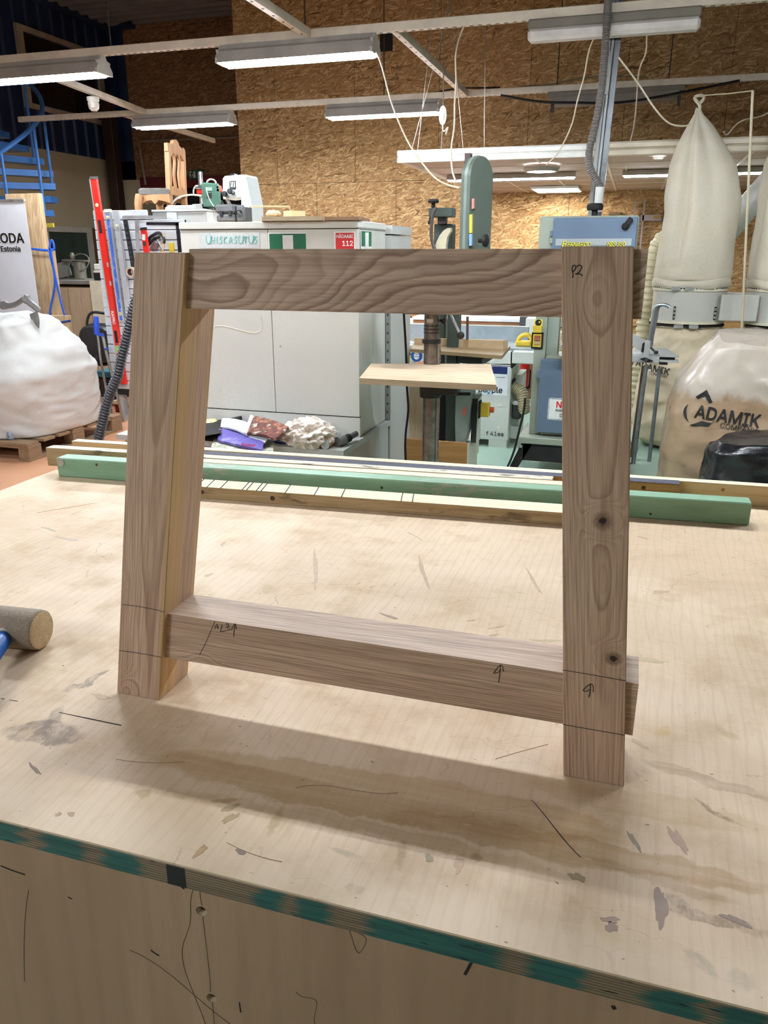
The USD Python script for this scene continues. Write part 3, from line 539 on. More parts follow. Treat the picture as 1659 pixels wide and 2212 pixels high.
# front panel with two counterbored screws
YA = YE + .004
sc = [P(435, 1968, YA), P(457, 2156, YA)]
pl = sbox(BL + .02, .02, BR - .02, ZU - .0005)
for s_ in sc: pl = pl.difference(Point(s_[0], s_[2]).buffer(.0078, 16))
fp = t.add('front_panel', prism(pl, YA, YA + .018), PF)
t.add('panel_backing', bb(BL + .02, BR - .02, YA + .009, YA + .03, .02, ZU - .0005), mat('bore_wood', (96, 70, 46), .8))
HOLE = mat('bore_rim', (226, 208, 180), .7); SCREW = mat('screw_steel', (70, 62, 52), .35, .8)
for s_ in sc:
    fp.add('bore_rim', lathe([(.0078, -.0002), (.0084, .0004), (.0078, .0006), (.0072, .0002), (.0070, .008), (.0074, .008)], (s_[0], YA, s_[2]), (0, 1, 0), 20), HOLE)
    h = lathe([(0, -.0015), (.003, -.0015), (.0058, 0), (.0058, .003), (0, .003)], (s_[0], YA + .0072, s_[2]), (0, 1, 0), 16); fp.add('screw', cat([h] + [bx((s_[0], YA + .0058, s_[2]), d, (0, .6, 0)) for d in ((.006, .0006, .0011), (.0011, .0006, .006))]), SCREW)
def on_front(pts, w, n=None, up=(0, -1, 0), Y=None): q = np.array([P(a, b, YA if Y is None else Y) for a, b in pts]); return strip(spl(q, n or max(2, len(q) * 6)), w, up=up)
for pts in ([(419, 1919), (412, 1945), (411, 1990), (402, 2020), (395, 2042), (397, 2085), (408, 2120), (424, 2160), (444, 2212)], [(432, 1920), (434, 1945), (436, 1955)], [(438, 1980), (444, 2030), (450, 2080), (455, 2142)], [(459, 2166), (461, 2190), (463, 2212)], [(280, 2052), (330, 2078), (400, 2132), (450, 2175), (498, 2212)], [(745, 1998), (760, 2025), (775, 2058), (788, 2040), (790, 2026), (765, 2012), (735, 2003)], [(640, 2142), (660, 2154), (679, 2158), (680, 2190), (682, 2212)], [(62, 1922), (54, 1990), (52, 2060), (53, 2120)]):
    fp.add('pencil_line', on_front(pts, .0004), mat('pencil_soft', (96, 78, 64), .7), False)
for a, b, w in (((2, 1870), (54, 1889), .0025), ((326, 2052), (344, 2064), .0022), ((494, 1936), (545, 1941), .005), ((517, 2165), (520, 2186), .0022), ((1004, 2105), (1020, 2075), .004), ((1324, 2172), (1328, 2180), .005), ((147, 1937), (156, 1941), .002), ((352, 1896), (356, 1898), .004), ((979, 2056), (985, 2052), .002)): fp.add('dark_scuff', on_front([a, ((a[0] + b[0]) / 2, (a[1] + b[1]) / 2 + 1), b], w), mat('scuff', (40, 32, 26), .8), False)
pl = [P(371, 1899.5, YA), P(398, 1904, YA), P(398, 1921, YA), P(390, 1915, YA)]; fp.add('black_mark', prism([(p[0], p[2]) for p in pl], YA - .0006, YA + .001), INK, False)
t.add('side_panel', bb(BL + .03, BL + .05, YA + .02, BB - .03, .02, ZU), PF); t.add('side_panel', bb(BR - .05, BR - .03, YA + .02, BB - .03, .02, ZU), PF); t.add('back_panel', bb(BL + .03, BR - .03, BB - .05, BB - .03, .02, ZU), PF)
for x in (BL + .1, BR - .1):
    for y in (.8, BB - .15): t.add('bench_leg', bb(x - .045, x + .045, y - .045, y + .045, 0, ZU), PF)
t.done()

# ================================================================ THE TIMBER LEG FRAME
L_, M_, D_ = C(222, 194, 170), C(203, 173, 149), C(148, 114, 92)
YF0, YF1 = .9465, 1.037; YR0, YR1 = .957, 1.032
aL, aR = math.atan2(.1155, .70), math.atan2(-.054, .703)
LB, RB = np.array([-.7185, (YF0 + YF1) / 2, BZ]), np.array([.0130, (YF0 + YF1) / 2, BZ])
def inv(base, a, p):
    d = np.asarray(p) - base; return np.array([d[0] * math.cos(a) - d[2] * math.sin(a), d[1], d[0] * math.sin(a) + d[2] * math.cos(a)])
KN = (C(30, 20, 16), .95)
k = [inv(RB, aR, P(*q, YF0)) for q in ((1302, 1126), (1325, 1423), (1285, 648), (1306, 1255), (1320, 1500))]
wR = wood('ash_right_leg', RB, (0, aR, 0), (.010, .050), 560., L_, M_, D_, [(*k[0], .017, .020, 1.0), (*k[1], .016, .024, 1.), (*k[2], .020, -.0045, 1.5), (*k[3], .011, -.003, 3.2)], tilt=(.002, .007), warp=.0030, warpz=.07, contrast=.62, knotcol=KN, fib=.5)
kl = [inv(LB, aL, P(*q, YF0)) for q in ((262, 1272), (262, 1490), (335, 1010), (330, 620))]
wL = wood('ash_left_leg', LB, (0, aL, 0), (.016, .048), 560., L_, M_, D_, [(*kl[0], .022, .012, 1.2), (*kl[1], .024, -.014, 1.4)], tilt=(.004, .008), warp=.0032, warpz=.07, sap=('x', .035, .041, C(232, 194, 142)), contrast=.62, fib=.5)
wT = wood('ash_top_rail', (-.28, (YR0 + YR1) / 2, 1.524), (0, PI / 2, 0), (-.055, .075), 150., C(214, 187, 166), C(194, 164, 143), C(124, 92, 73), [(.022, -.037, -.215, .03, -.010, 1.6), (-.03, -.037, -.27, .03, .012, 2.)], tilt=(.17, -.10), warp=.012, warpz=.6, contrast=.85, fib=.35)
wB = wood('ash_low_rail', (-.28, (YR0 + YR1) / 2, .973), (0, PI / 2, 0), (.085, .05), 420., L_, M_, C(126, 98, 76), [(.016, -.037, -.318, .020, -.008, 1.6), (.02, -.037, .0, .02, .004, 5.)], tilt=(-.035, .01), warp=.0035, warpz=.09, contrast=.45, fib=.5)
PALE = C(214, 180, 132)
def leg(x00, x01, x10, x11, z1):
    """front-view trapezoid leg with eased edges"""
    pts = []; e = .0012
    for (x, z) in ((x00, BZ), (x01, BZ), (x10, z1), (x11, z1)):
        sx = 1 if x in (x00, x10) else -1; sz = 1 if z == BZ else -1
        for y, sy in ((YF0, 1), (YF1, -1)): pts += [(x + sx * e, y, z), (x, y + sy * e, z), (x, y, z + sz * e)] if False else [(x + sx * e, y + sy * 0, z + sz * e), (x, y + sy * e, z + sz * e), (x + sx * e, y + sy * e, z)]
    return hull(pts)
t = Thing('table_leg_frame', 'unfinished ash table leg frame standing on the workbench, two splayed legs joined by two rails', 'table leg frame')
lg = t.add('leg', leg(-.759, -.678, -.6425, -.5645, 1.5575), wL, label='left leg with a pale sapwood inner side'); rg = t.add('leg', leg(-.028, .054, -.081, -.002, 1.5645), wR, label='right leg with two dark knots, marked P2')
def xin(z): return -.678 + (z - BZ) * (.1135 / .6975)
tr = t.add('rail', hull([(xin(1.4855) - .001 + dx, y, 1.4855) for dx, y in ((0, YR0), (0, YR1))] + [(xin(1.562) - .001, y, 1.562) for y in (YR0, YR1)] + [(.0135, y, z) for y in (YR0, YR1) for z in (1.4855, 1.562)]), wT, label='top rail with bold wavy grain')
lr = t.add('rail', hull([(xin(.9365) - .001, y, .9365) for y in (YR0, YR1)] + [(xin(1.0165) - .001, y, 1.0165) for y in (YR0, YR1)] + [(.058, y, z) for y in (YR0, YR1) for z in (.9365, 1.0165)]), wB, label='lower rail with pencil marks')
def mark(part, pts, w=.0009, Y=YF0): part.add('pencil_mark', on_front(pts, w, Y=Y - .0001), PEN, False)
mark(rg, [(1214.5, 1447), (1280, 1458), (1352, 1471)], .0007); mark(rg, [(1217, 1565), (1285, 1577), (1350, 1588)], .0007); mark(lg, [(264, 1306), (310, 1312), (355, 1322)], .0007); mark(lg, [(258.5, 1405.5), (300, 1411), (349, 1420)], .0007)
mark(rg, [(1236, 600), (1236, 585), (1236, 578), (1240, 573), (1243, 575), (1242, 582), (1237, 587)], .0012); mark(rg, [(1246, 577), (1251, 573), (1256, 575), (1254, 583), (1248, 590), (1243, 592), (1251, 592), (1257, 597)], .0012)
mark(rg, [(1272, 1506), (1275, 1492), (1275, 1478)], .0012); mark(rg, [(1259, 1491), (1264, 1486), (1275, 1478), (1281, 1495)], .0011); mark(rg, [(1259, 1491), (1262, 1493), (1273, 1489)], .0009)
mark(lr, [(1077, 1474), (1080, 1452), (1081, 1438)], .0011, YR0); mark(lr, [(1066, 1453), (1072, 1446), (1081, 1437), (1087, 1451)], .0011, YR0); mark(lr, [(1066, 1454), (1070, 1454), (1082, 1447)], .0009, YR0)
mark(lr, [(464, 1342), (448, 1380), (431, 1415)], .0007, YR0); mark(lr, [(464, 1359), (469, 1349), (471, 1359)], .0009, YR0); mark(lr, [(466, 1355), (471, 1355)], .0008, YR0); mark(lr, [(480, 1349), (476, 1364)], .0011, YR0); mark(lr, [(476, 1364), (485, 1363), (498, 1359)], .001, YR0); mark(lr, [(488, 1350), (490.5, 1347.5), (493.5, 1348.5), (493, 1351.5), (489, 1355.5)], .0009, YR0); mark(lr, [(489, 1355.5), (496, 1354.5)], .0009, YR0)
mark(lr, [(500, 1361), (504, 1352), (508, 1347)], .0010, YR0); mark(lr, [(508, 1347), (511, 1359)], .0010, YR0); mark(lr, [(508, 1348), (506, 1360), (505, 1375)], .0011, YR0)
t.done()

# ================================================================ BATTENS ON THE BENCH
def pine(name, base, vary, dark, axis=(1.2, 60, 60), dirt=None, amt=.5):
    g = G(); p = g.map(g.pos(), rot=(0, 0, -.05)); n = g.noise(g.map(p, sc=axis), 1., 4., .6, .3); col = g.mix(g.rng(n, .3, .7), C(*base), C(*vary)); f = g.noise(g.map(p, sc=(axis[0] * 5, axis[1] * 9, axis[2] * 9)), 1., 3.)
    col = g.mix(g.rng(f, .45, .72, 0., .5), col, C(*dark))
    if dirt: d = g.noise(g.map(p, (2, 2, 2), sc=(7, 26, 26)), 1., 5., .7); col = g.mix(g.rng(d, .55, .66, 0., amt), col, C(*dirt))
    MATS[name] = g.out(name, col, .7, 0., g.bump(f, .2, .001), specular_ior_level=.25); return MATS[name]
PINE = pine('pine_pale', (222, 198, 156), (206, 174, 126), (188, 150, 104)); OLDP = pine('old_timber', (186, 162, 124), (160, 134, 96), (112, 90, 62), dirt=(60, 48, 36), amt=.6); CREAM = pine('cream_top', (238, 226, 198), (228, 212, 178), (200, 180, 146)); DIRTY = pine('dirty_white', (226, 216, 196), (206, 196, 176), (150, 140, 124), dirt=(58, 62, 70), amt=.85); SLATE = pine('slate_top', (84, 84, 96), (70, 70, 84), (52, 50, 58), dirt=(120, 112, 110), amt=.6); BROWNP = pine('brown_side', (186, 146, 94), (160, 118, 70), (120, 84, 50))
GRN = mat('green_paint', (120, 168, 132), .5, 0, .1, 9., fine=.12, stretch=(.3, 1.5, 1.5)); GRND = mat('worn_green', (164, 160, 148), .7)
def green_mat():
    g = G(); p = g.pos(); n = g.noise(g.map(p, sc=(5, 30, 30)), 1., 4.); col = g.mix(g.rng(n, .3, .7), C(134, 172, 142), C(118, 155, 124)); f = g.noise(g.map(p, (1, 0, 0), sc=(26, 210, 210)), 1., 4., .6); col = g.mix(g.rng(f, .5, .75, 0., .4), col, C(106, 136, 108))
    sp = str(g('separate_xyz', 'x', vector=p)).split('.')[0]; x = Ref(sp + '.x'); zone = g.math('maximum', g.math('multiply', g.rng(x, -1.26, -1.2), g.rng(x, -1.08, -1.16)), g.math('multiply', g.rng(x, -.62, -.5, 0., .55), g.rng(x, -.2, -.35)))
    d = g.noise(g.map(p, sc=(16, 90, 90)), 1., 4., .7); col = g.mix(g.math('multiply', g.rng(d, .5, .56), zone), col, C(176, 170, 158))
    return g.out('green_batten', col, .5, 0., g.bump(f, .2, .001))
GRNM = green_mat()
def plank(x0, x1, y0, slope, d, h, bev=.0015, z0=BZ, skew=(0, 0)):
    pts = []
    for x, sx in ((x0, 1), (x1, -1)):
        for y, sy in ((y0 + slope * x, 1), (y0 + slope * x + d, -1)):
            for z, sz in ((z0, 1), (z0 + h, -1)): pts += [(x, y + sy * bev, z + sz * bev), (x + sx * bev, y, z + sz * bev), (x + sx * bev, y + sy * bev, z)]
    return hull(pts)
def topskin(x0, x1, y0, slope, d, h, inset=.0012):
    return hull([(x, y0 + slope * x + e, BZ + h + q) for x in (x0 + .001, x1 - .001) for e in (inset, d - inset) for q in (-.001, .0006)])
# A: kerfed batten
x0, x1 = P(352, 1062, 1.96)[0], P(1295, 1130, 2.0)[0]; yA, sA, hA, dA = 2.018, .067, .036, .078
t = Thing('kerfed_batten', 'old low batten with saw cuts across its cream top, in front of the green one', 'batten'); tk = plank(x0, x1, yA, sA, dA, hA)
t.add('batten_body', tk, OLDP); tp = t.add('painted_top', topskin(x0, x1, yA, sA, dA, hA), CREAM)
for px in (428, 436, 458, 486, 531, 540, 560, 570, 620, 681, 738, 864, 888):
    y = 1050 + (px - 432) * .083; b = P(px, y, yA + sA * -.7)[0]; xk = b
    tp.add('saw_cut', bx((xk - .008, yA + sA * xk + dA / 2, BZ + hA - .0005), (.0022, dA * 1.0, .004), (0, 0, .21)), BLK, False)
t.add('knot', lathe([(0, -.0005), (.006, -.0005), (.007, .001), (0, .001)], (P(437, 1063, yA + sA * -1.15)[0], yA + sA * -1.165, BZ + .02), (0, 1, 0), 14), mat('knot_brown', (70, 46, 26), .7)); t.add('knot', lathe([(0, -.0005), (.007, -.0005), (.008, .001), (0, .001)], (P(590, 1075, 1.96)[0], yA + sA * P(590, 1075, 1.96)[0], BZ + .017), (0, 1, 0), 14), mat('knot_brown', (70, 46, 26), .7))
t.done()
t = Thing('green_batten', 'long batten painted pale green with a scuffed patch, lying across the back of the bench', 'batten'); gb = t.add('batten_body', plank(-1.735, .3595, 2.1317, .0689, .056, .0632, .003), GRNM)
for a, b, w, c in ((P(203, 1006, 2.01), None, .0045, (84, 52, 28)), (P(825, 1053, 2.09), None, .004, (60, 44, 26)), (P(1405, 1110, 2.14), None, .003, (30, 26, 22))):
    yy = 2.1317 + .0689 * a[0]; gb.add('nail_hole', lathe([(0, -.0004), (w, -.0004), (w * 1.3, .001), (0, .001)], (a[0], yy, a[2]), (0, 1, 0), 10), mat('nail_%d' % c[0], c, .8))
a = P(127, 994, 2.02); gb.add('bare_patch', prism(affinity.scale(Point(a[0] + .012, a[2] - .004).buffer(.013), 1., 1.1), 2.1317 + .0689 * a[0] - .0003, 2.1317 + .0689 * a[0] + .002), GRND)
t.done()
t = Thing('cream_batten', 'thin cream-topped batten squeezed behind the green one', 'batten'); t.add('batten_body', plank(-1.36, -.02, 2.190, .0675, .044, .0622), PINE); t.add('painted_top', topskin(-1.36, -.02, 2.190, .0675, .044, .0622), CREAM); t.done()
t = Thing('smeared_batten', 'old batten with dirty white top and black paint smears, overhanging the left bench end', 'batten'); t.add('batten_body', plank(-1.862, -.17, 2.2375, .065, .041, .0628), OLDP); t.add('painted_top', topskin(-1.862, -.17, 2.2375, .065, .041, .0628), DIRTY); t.done()
t = Thing('slate_batten', 'brown batten with a worn slate-blue top, ending right of the right leg', 'batten'); t.add('batten_body', plank(-1.33, .186, 2.2815, .062, .043, .0615), BROWNP); t.add('painted_top', topskin(-1.33, .186, 2.2815, .062, .043, .0615), SLATE)
a = P(1390, 1060, 2.26); t.add('knot', lathe([(0, -.0005), (.006, -.0005), (.007, .001), (0, .001)], (a[0], 2.2815 + .062 * a[0], BZ + .045), (0, 1, 0), 14), mat('knot_brown', (70, 46, 26), .7)); t.done()
t = Thing('pine_board', 'long clean pine board at the very back of the bench, reaching the right edge', 'board'); t.add('board_body', plank(-1.85, 1.35, 2.328, .05, .036, .0592), PINE); t.add('planed_top', topskin(-1.85, 1.35, 2.328, .05, .036, .0592), CREAM)
a = P(1567, 1053, 2.3); t.add('knot', lathe([(0, -.0005), (.005, -.0005), (.006, .001), (0, .001)], (a[0], 2.328 + .05 * a[0], BZ + .042), (0, 1, 0), 14), mat('knot_tan', (150, 106, 62), .7)); t.done()

# ================================================================ MALLET
HEAD = mat('mallet_rubber', (150, 134, 116), .75, 0, .22, 14., fine=.25, dirt=(104, 92, 84), dirtamt=.6, bump=.5); HEND = mat('mallet_end', (196, 172, 132), .8, 0, .15, 30., fine=.35, dirt=(150, 126, 90), bump=.6); BLUE = mat('blue_grip', (24, 88, 168), .4, 0, .18, 12., dirt=(16, 44, 92), dirtamt=.7, bump=.2)
r = .0375; ce = PZ(106, 1404, BZ); ce = np.array([ce[0] - .012, ce[1] + .003, BZ + r]); dirv = np.array([-.995, -.10, 0]); dirv /= np.linalg.norm(dirv)
t = Thing('mallet', 'grubby round-headed mallet with a blue handle lying on the bench at the left edge', 'mallet')
hd = lathe([(0, .0005), (r * .9, .0005), (r * .985, .003), (r, .008), (r * 1.02, .06), (r, .112), (r * .96, .118), (0, .119)], ce, dirv, 40); t.add('head', noisy(hd, .0014, 60., 3), HEAD, 50)
t.add('striking_face', noisy(lathe([(0, -.0022), (r * .8, -.0018), (r * .93, .0005), (r * .9, .003), (0, .003)], ce, dirv, 40), .001, 90., 5), HEND, 50)
hs = ce + dirv * .064; hv = PZ(-2, 1440, BZ + .03) - PZ(36, 1372, BZ + .04); hv[2] = -.055 * np.linalg.norm(hv[:2]); hv /= np.linalg.norm(hv); hs2 = hs + hv * (r * .9)
t.add('collar', lathe([(0, -.004), (.0185, -.004), (.019, .002), (.0165, .006), (0, .006)], hs2, hv, 24), mat('collar_tape', (196, 188, 176), .6)); t.add('handle', lathe([(0, .002), (.0148, .002), (.0152, .05), (.0145, .12), (.016, .2), (.015, .235), (0, .24)], hs2, hv, 28), BLUE)
t.done()

# ================================================================ LEFT SIDE OF THE HALL
OLDW = mat('pallet_wood', (150, 122, 92), .85, 0, .25, 7., fine=.3, stretch=(4, .6, 4), dirt=(96, 78, 62)); 
px0, px1, py0, py1 = -5.55, -4.35, 4.76, 5.96
t = Thing('pallet', 'weathered wooden pallet under the big white sack', 'pallet')
for i in range(3):
    for j in range(3):
        x = px0 + [.05, .6, 1.15][i]; y = py0 + [.072, .6, 1.128][j]; t.add('block', bx((x, y, .061), (.1, .145, .078), None, .003), OLDW)
for i in range(3): x = px0 + [.05, .6, 1.15][i]; t.add('bottom_board', bx((x, (py0 + py1) / 2, .011), (.1, 1.2, .022), None, .002), OLDW)
for j in range(3): y = py0 + [.072, .6, 1.128][j]; t.add('stringer_board', bx(((px0 + px1) / 2, y, .111), (1.2, .145, .022), None, .002), OLDW)
for j in range(7): y = py0 + .06 + j * .18; t.add('deck_board', bx(((px0 + px1) / 2, y, .133), (1.2 + .01 * (j % 3), .13, .022), (0, 0, .004 * (j % 2)), .002), OLDW)
t.done()
def loft(fn, nt, nth):
    v = np.array([[fn(i / (nt - 1), j / nth * 2 * PI) for j in range(nth)] for i in range(nt)], float).reshape(-1, 3); return grid(v, nt, nth)
SACK = mat('sack_white', (196, 193, 188), .75, 0, .05, 5., fine=.04, bump=.25, stretch=(1, 1, 1)); 
cx, cy = -4.95, 5.36
def sackf(u, th):
    z = .146 + .93 * u
    prof = np.interp(u, [0, .04, .12, .3, .5, .68, .8, .88, .95, 1.], [.97, .98, .98, 1.01, 1.03, .88, .73, .64, .57, .3])
    p = 3.0; c, s = math.cos(th), math.sin(th); k = (abs(c) ** p + abs(s) ** p) ** (-1 / p)
    return (cx + k * c * .6 * prof, cy + k * s * .58 * prof, z + .03 * u * math.sin(th * 2 + 1))
sk = loft(sackf, 70, 110); v = np.array(sk.vertices); hgt = np.clip((v[:, 2] - .15) / .9, 0, 1)
d = (meshkit.fbm(v * np.array([2.2, 2.2, 1.8]), 2, 5) - .5) * .10 - np.abs(meshkit.fbm((v @ np.array([[.8, 0, .6], [0, 1, 0], [-.6, 0, .8]])) * np.array([2.2, 2.2, 8.]) + 9, 3, 8) - .5) * .09 - np.abs(meshkit.noise((v @ np.array([[.7, 0, -.7], [0, 1, 0], [.7, 0, .7]])) * np.array([3, 3, 11.]), 2) - .5) * .035 * (.4 + hgt)
n = sk.vertex_normals; d = np.where(v[:, 2] < .2, np.minimum(d, .02), d); v = v + n * (d + .02)[:, None]; v[:, 2] = np.maximum(v[:, 2], .147)
sk = TM(v, sk.faces)
t = Thing('bulk_sack', 'huge crumpled white bulk sack with a gathered taped top, standing on the pallet', 'sack'); t.add('sack_body', sk, SACK, True)
TAPE = mat('grey_tape', (128, 126, 124), .45, .2, .15, 30.)
a, b = P(72, 674, 4.85), P(84, 716, 4.85)
iy = NearestNDInterpolator(v[v[:, 1] < cy][:, [0, 2]], v[v[:, 1] < cy][:, 1])
def on_sack(px, py, Y=4.95, off=.012):
    q = P(px, py, Y); 
    for _ in range(6): q = P(px, py, float(iy(q[0], q[2])) - off)
    return q
tp = [on_sack(*q) for q in ((72, 676), (76, 690), (75, 712))]; t.add('tape_strip', strip(spl(tp, 12), .075, .004, up=(.1, -.9, .4)), TAPE)
for q in ([(0, 655), (20, 660), (42, 652), (55, 640)], [(52, 640), (60, 650), (72, 660), (86, 672)]):
    m = strip(spl([P(a_, b_, 5.15) for a_, b_ in q], 16), [.05, .07, .08, .07, .06, .05, .05, .05, .05, .05, .05, .05, .05, .05, .04, .02], .01, up=(.1, -.8, .5)); t.add('torn_flap', m, TAPE)
l = on_sack(28, 948, 4.75); l[2] = max(l[2], .152); t.add('tie_loop', wire([l, l + [.02, -.03, .03], l + [.0, -.035, .06], l + [-.025, -.03, .03], l], .006, 24), mat('tie_blue', (150, 170, 200), .6)); t.done()
# banner
b0 = P(52, 431, 6.35); zb = b0[2]; bx1 = b0[0]; bx0 = bx1 - .85
t = Thing('roll_up_banner', 'tall white roll-up banner with black lettering, cut off by the left edge', 'banner'); BAN = mat('banner_white', (214, 214, 220), .4, 0, .04, 3.)
t.add('print', bb(bx0, bx1, 6.35, 6.353, .1, zb - .01), BAN); t.add('top_bar', bb(bx0 - .01, bx1 + .005, 6.343, 6.362, zb - .02, zb + .006, .004), mat('alu_bar', (200, 200, 200), .3, .8)); t.add('base_case', bb(bx0 - .03, bx1 + .03, 6.27, 6.43, 0, .1, .02), mat('alu_bar', (200, 200, 200), .3, .8)); t.add('support_pole', cyl((bx0 + .42, 6.37, .1), (bx0 + .42, 6.37, zb - .02), .009, n=8), mat('alu_bar', (200, 200, 200), .3, .8))
a = P(53, 524, 6.35); hL = (P(40, 504, 6.35)[2] - P(40, 524, 6.35)[2]); m = text('ŠKODA', hL, (0, 6.35, a[2]), .003, bold=True, sx=1.12); m.apply_translation([a[0] - m.bounds[1][0], 0, 0]); t.add('lettering', m, INK)
a = P(45, 543, 6.35); hL = (P(30, 532, 6.35)[2] - P(30, 543, 6.35)[2]); m = text('Estonia', hL, (0, 6.35, a[2]), .003, bold=True, sx=1.08); m.apply_translation([a[0] - m.bounds[1][0], 0, 0]); t.add('lettering', m, INK); t.done()
# strapped timber boards behind the banner
SPR = wood('spruce_board', (-5.6, 6.9, 0), (0, 0, 0), (.02, .1), 120., C(206, 180, 144), C(190, 160, 120), C(152, 116, 80), [(.2, -.03, 1.0, .05, .02, 2.)], tilt=(.02, .03), warp=.012, contrast=.7, fib=.2)
def board_px(px0, px1, py0, Y, dep, py1=None, z0=0.0): a, b = P(px0, py0, Y), P(px1, py0, Y); return bb(a[0], b[0], Y, Y + dep, z0, a[2], .003)
t = Thing('timber_board', 'tallest pale timber board standing behind the white banner', 'board', 'strapped timber boards'); t.add('plank', board_px(10, 84, 419, 6.62, .05), SPR); t.done()
t = Thing('timber_board', 'second timber board with knots, strapped in blue beside the banner', 'board', 'strapped timber boards'); t.add('plank', board_px(60, 112, 541, 6.56, .05), SPR); t.done()
t = Thing('timber_board', 'shortest timber board standing right of the strapped ones, behind the sack', 'board', 'strapped timber boards'); t.add('plank', board_px(106, 146, 681, 6.50, .05), SPR); t.done()
BSTR = mat('blue_strap', (30, 84, 190), .5, 0, .15, 8.)
def P2(q, Y): return [P(a, b, Y) for a, b in q]
t = Thing('lashing_strap', 'bright blue lashing strap knotted around the timber boards', 'strap')
t.add('strap_band', strip(P2([(62, 537), (90, 540), (104, 541)], 6.54), .022, .004, up=(0, -1, 0)), BSTR); t.add('strap_end', strip(spl(P2([(106, 538), (114, 522), (112, 519), (107, 536), (113, 570), (120, 600), (131, 650), (140, 684)], 6.53), 40), .024, .004, up=(0, -1, 0)), BSTR)
t.add('strap_end', strip(spl(P2([(110, 541), (117, 590), (118, 615), (113, 645), (108, 682)], 6.525), 30), .022, .004, up=(0, -1, 0)), BSTR); t.add('strap_band', strip(P2([(112, 699), (140, 695), (153, 693)], 6.48), .02, .004, up=(0, -1, 0)), mat('blue_strap_dark', (24, 52, 120), .5)); t.done()
# spiral stair
BST = mat('stair_blue', (64, 122, 196), .4, .1, .15, 4.); cS = P(-30, 440, 8.6); R = .84
t = Thing('spiral_stair', 'bright blue steel spiral staircase at the left edge', 'staircase')
zs = P(120, 452, 8.6)[2]; t.add('centre_pole', cyl((cS[0], cS[1], 0), (cS[0], cS[1], zs + 2.0), .05, n=16), BST)
hp = []
for i in range(-6, 10):
    a = math.radians(6 + 18 * i); z = zs + .168 * i; d = np.array([math.cos(a), math.sin(a)]); nrm = np.array([-d[1], d[0]])
    if 0 <= i <= 7:
        q = [np.r_[cS[:2] + d * r_ + nrm * w_, zz] for r_, w in ((.06, .05), (R, .15)) for w_ in (-w, w) for zz in (z - .075, z)]; t.add('tread', hull(q), BST)
    e = cS[:2] + d * (R - .03)
    if i <= 6 and i % 2 == 0: t.add('baluster', cyl(np.r_[e, z - (.03 if i >= 0 else .05 + .25)], np.r_[e, z + .95], .019, n=8), BST)
    hp.append(np.r_[cS[:2] + d * (R - .03), z + .95])
t.add('handrail', tube(spl(hp[:14], 60), .028, 10), BST); t.add('marker_tape', sl(97, 482, 115, 491, 8.4, .02), mat('marker_yellow', (214, 198, 70), .6)); t.done()
# plywood cabinet with old machine on top
Y = 8.3
t = Thing('plywood_cabinet', 'plain plywood machine cabinet with a dark slot under its top, left of the tool wall', 'cabinet')
a, b = P(133, 640, Y), P(217, 640, Y); zt = P(170, 608, Y)[2]; zs_ = P(170, 614, Y)[2]; zf = P(170, 620, Y)[2]
PLYC = pine('ply_cabinet', (204, 184, 156), (190, 168, 138), (170, 146, 116), axis=(20, 20, 1.2)); t.add('body', bb(a[0], b[0], Y, Y + .6, 0, zf), PLYC); t.add('slot', bb(a[0] - .03, b[0] - .01, Y + .02, Y + .58, zf, zs_), BLK); t.add('side_cover', bb(b[0] - .0, b[0] + .25, Y + .1, Y + .6, 0, zs_ + .03, .01), mat('cream_cover', (216, 206, 182), .5))
for px in (148, 196): t.add('panel_batten', bb(P(px, 640, Y)[0] - .004, P(px, 640, Y)[0] + .004, Y - .004, Y, .2, zf - .02), mat('ply_seam', (160, 140, 112), .7))
t.add('table_top', bb(a[0] - .12, b[0] + .2, Y - .06, Y + .62, zs_, zt + .015, .006), mat('old_grey', (150, 148, 140), .5, .2, .2, 8., dirt=(110, 104, 96))); t.done()
zt += .016
t = Thing('old_machine_head', 'dusty machine head with a drum, flat arm and looped grey cable on the plywood cabinet', 'machine'); MG = mat('machine_grey', (122, 118, 106), .5, .3, .2, 10., dirt=(90, 84, 76)); c1 = P(173, 585, Y + .25)
t.add('drum', cyl((c1[0], c1[1], zt), (c1[0], c1[1], P(173, 566, Y + .25)[2]), .075), MG); t.add('arm', bx((c1[0] - .05, c1[1], P(173, 563, Y + .25)[2]), (.34, .1, .02), (0, .03, 0), .005), MG); t.add('plate', bx((c1[0] - .36, c1[1] + .02, zt + .09), (.36, .02, .18), (0, -.25, .2), .005), mat('plate_grey', (140, 142, 138), .4, .4)); k = P(156, 553, Y + .25)
t.add('knob', lathe([(0, 0), (.02, 0), (.03, .03), (.028, .06), (.018, .08), (0, .085)], k - [0, 0, .04]), MG); t.add('cable', wire([k, k + [.03, -.04, -.12], k + [.2, -.06, -.16], k + [.26, -.03, -.03], k + [.1, -.02, .02], k + [-.02, -.05, -.1], k + [-.06, -.04, -.27]], .008, 50), mat('cable_grey', (110, 106, 96), .6)); t.add('base_block', bb(c1[0] - .2, c1[0] + .12, c1[1] - .09, c1[1] + .09, zt + .0005, zt + .012), MG); t.done()
t = Thing('white_bin', 'small white plastic bins stacked beside the dark doorway', 'bin'); t.add('upper_bin', sl(202, 570, 226, 583, 7.9, .2, .01), WHITE); t.add('lower_bin', sl(200, 584, 228, 590, 7.88, .24, .01), WHITE); t.add('foot', bb(P(203, 600, 7.9)[0], P(225, 600, 7.9)[0], 7.9, 8.1, 1.0 if False else P(214, 606, 7.9)[2], P(214, 589.6, 7.9)[2]), BLK); t.done()
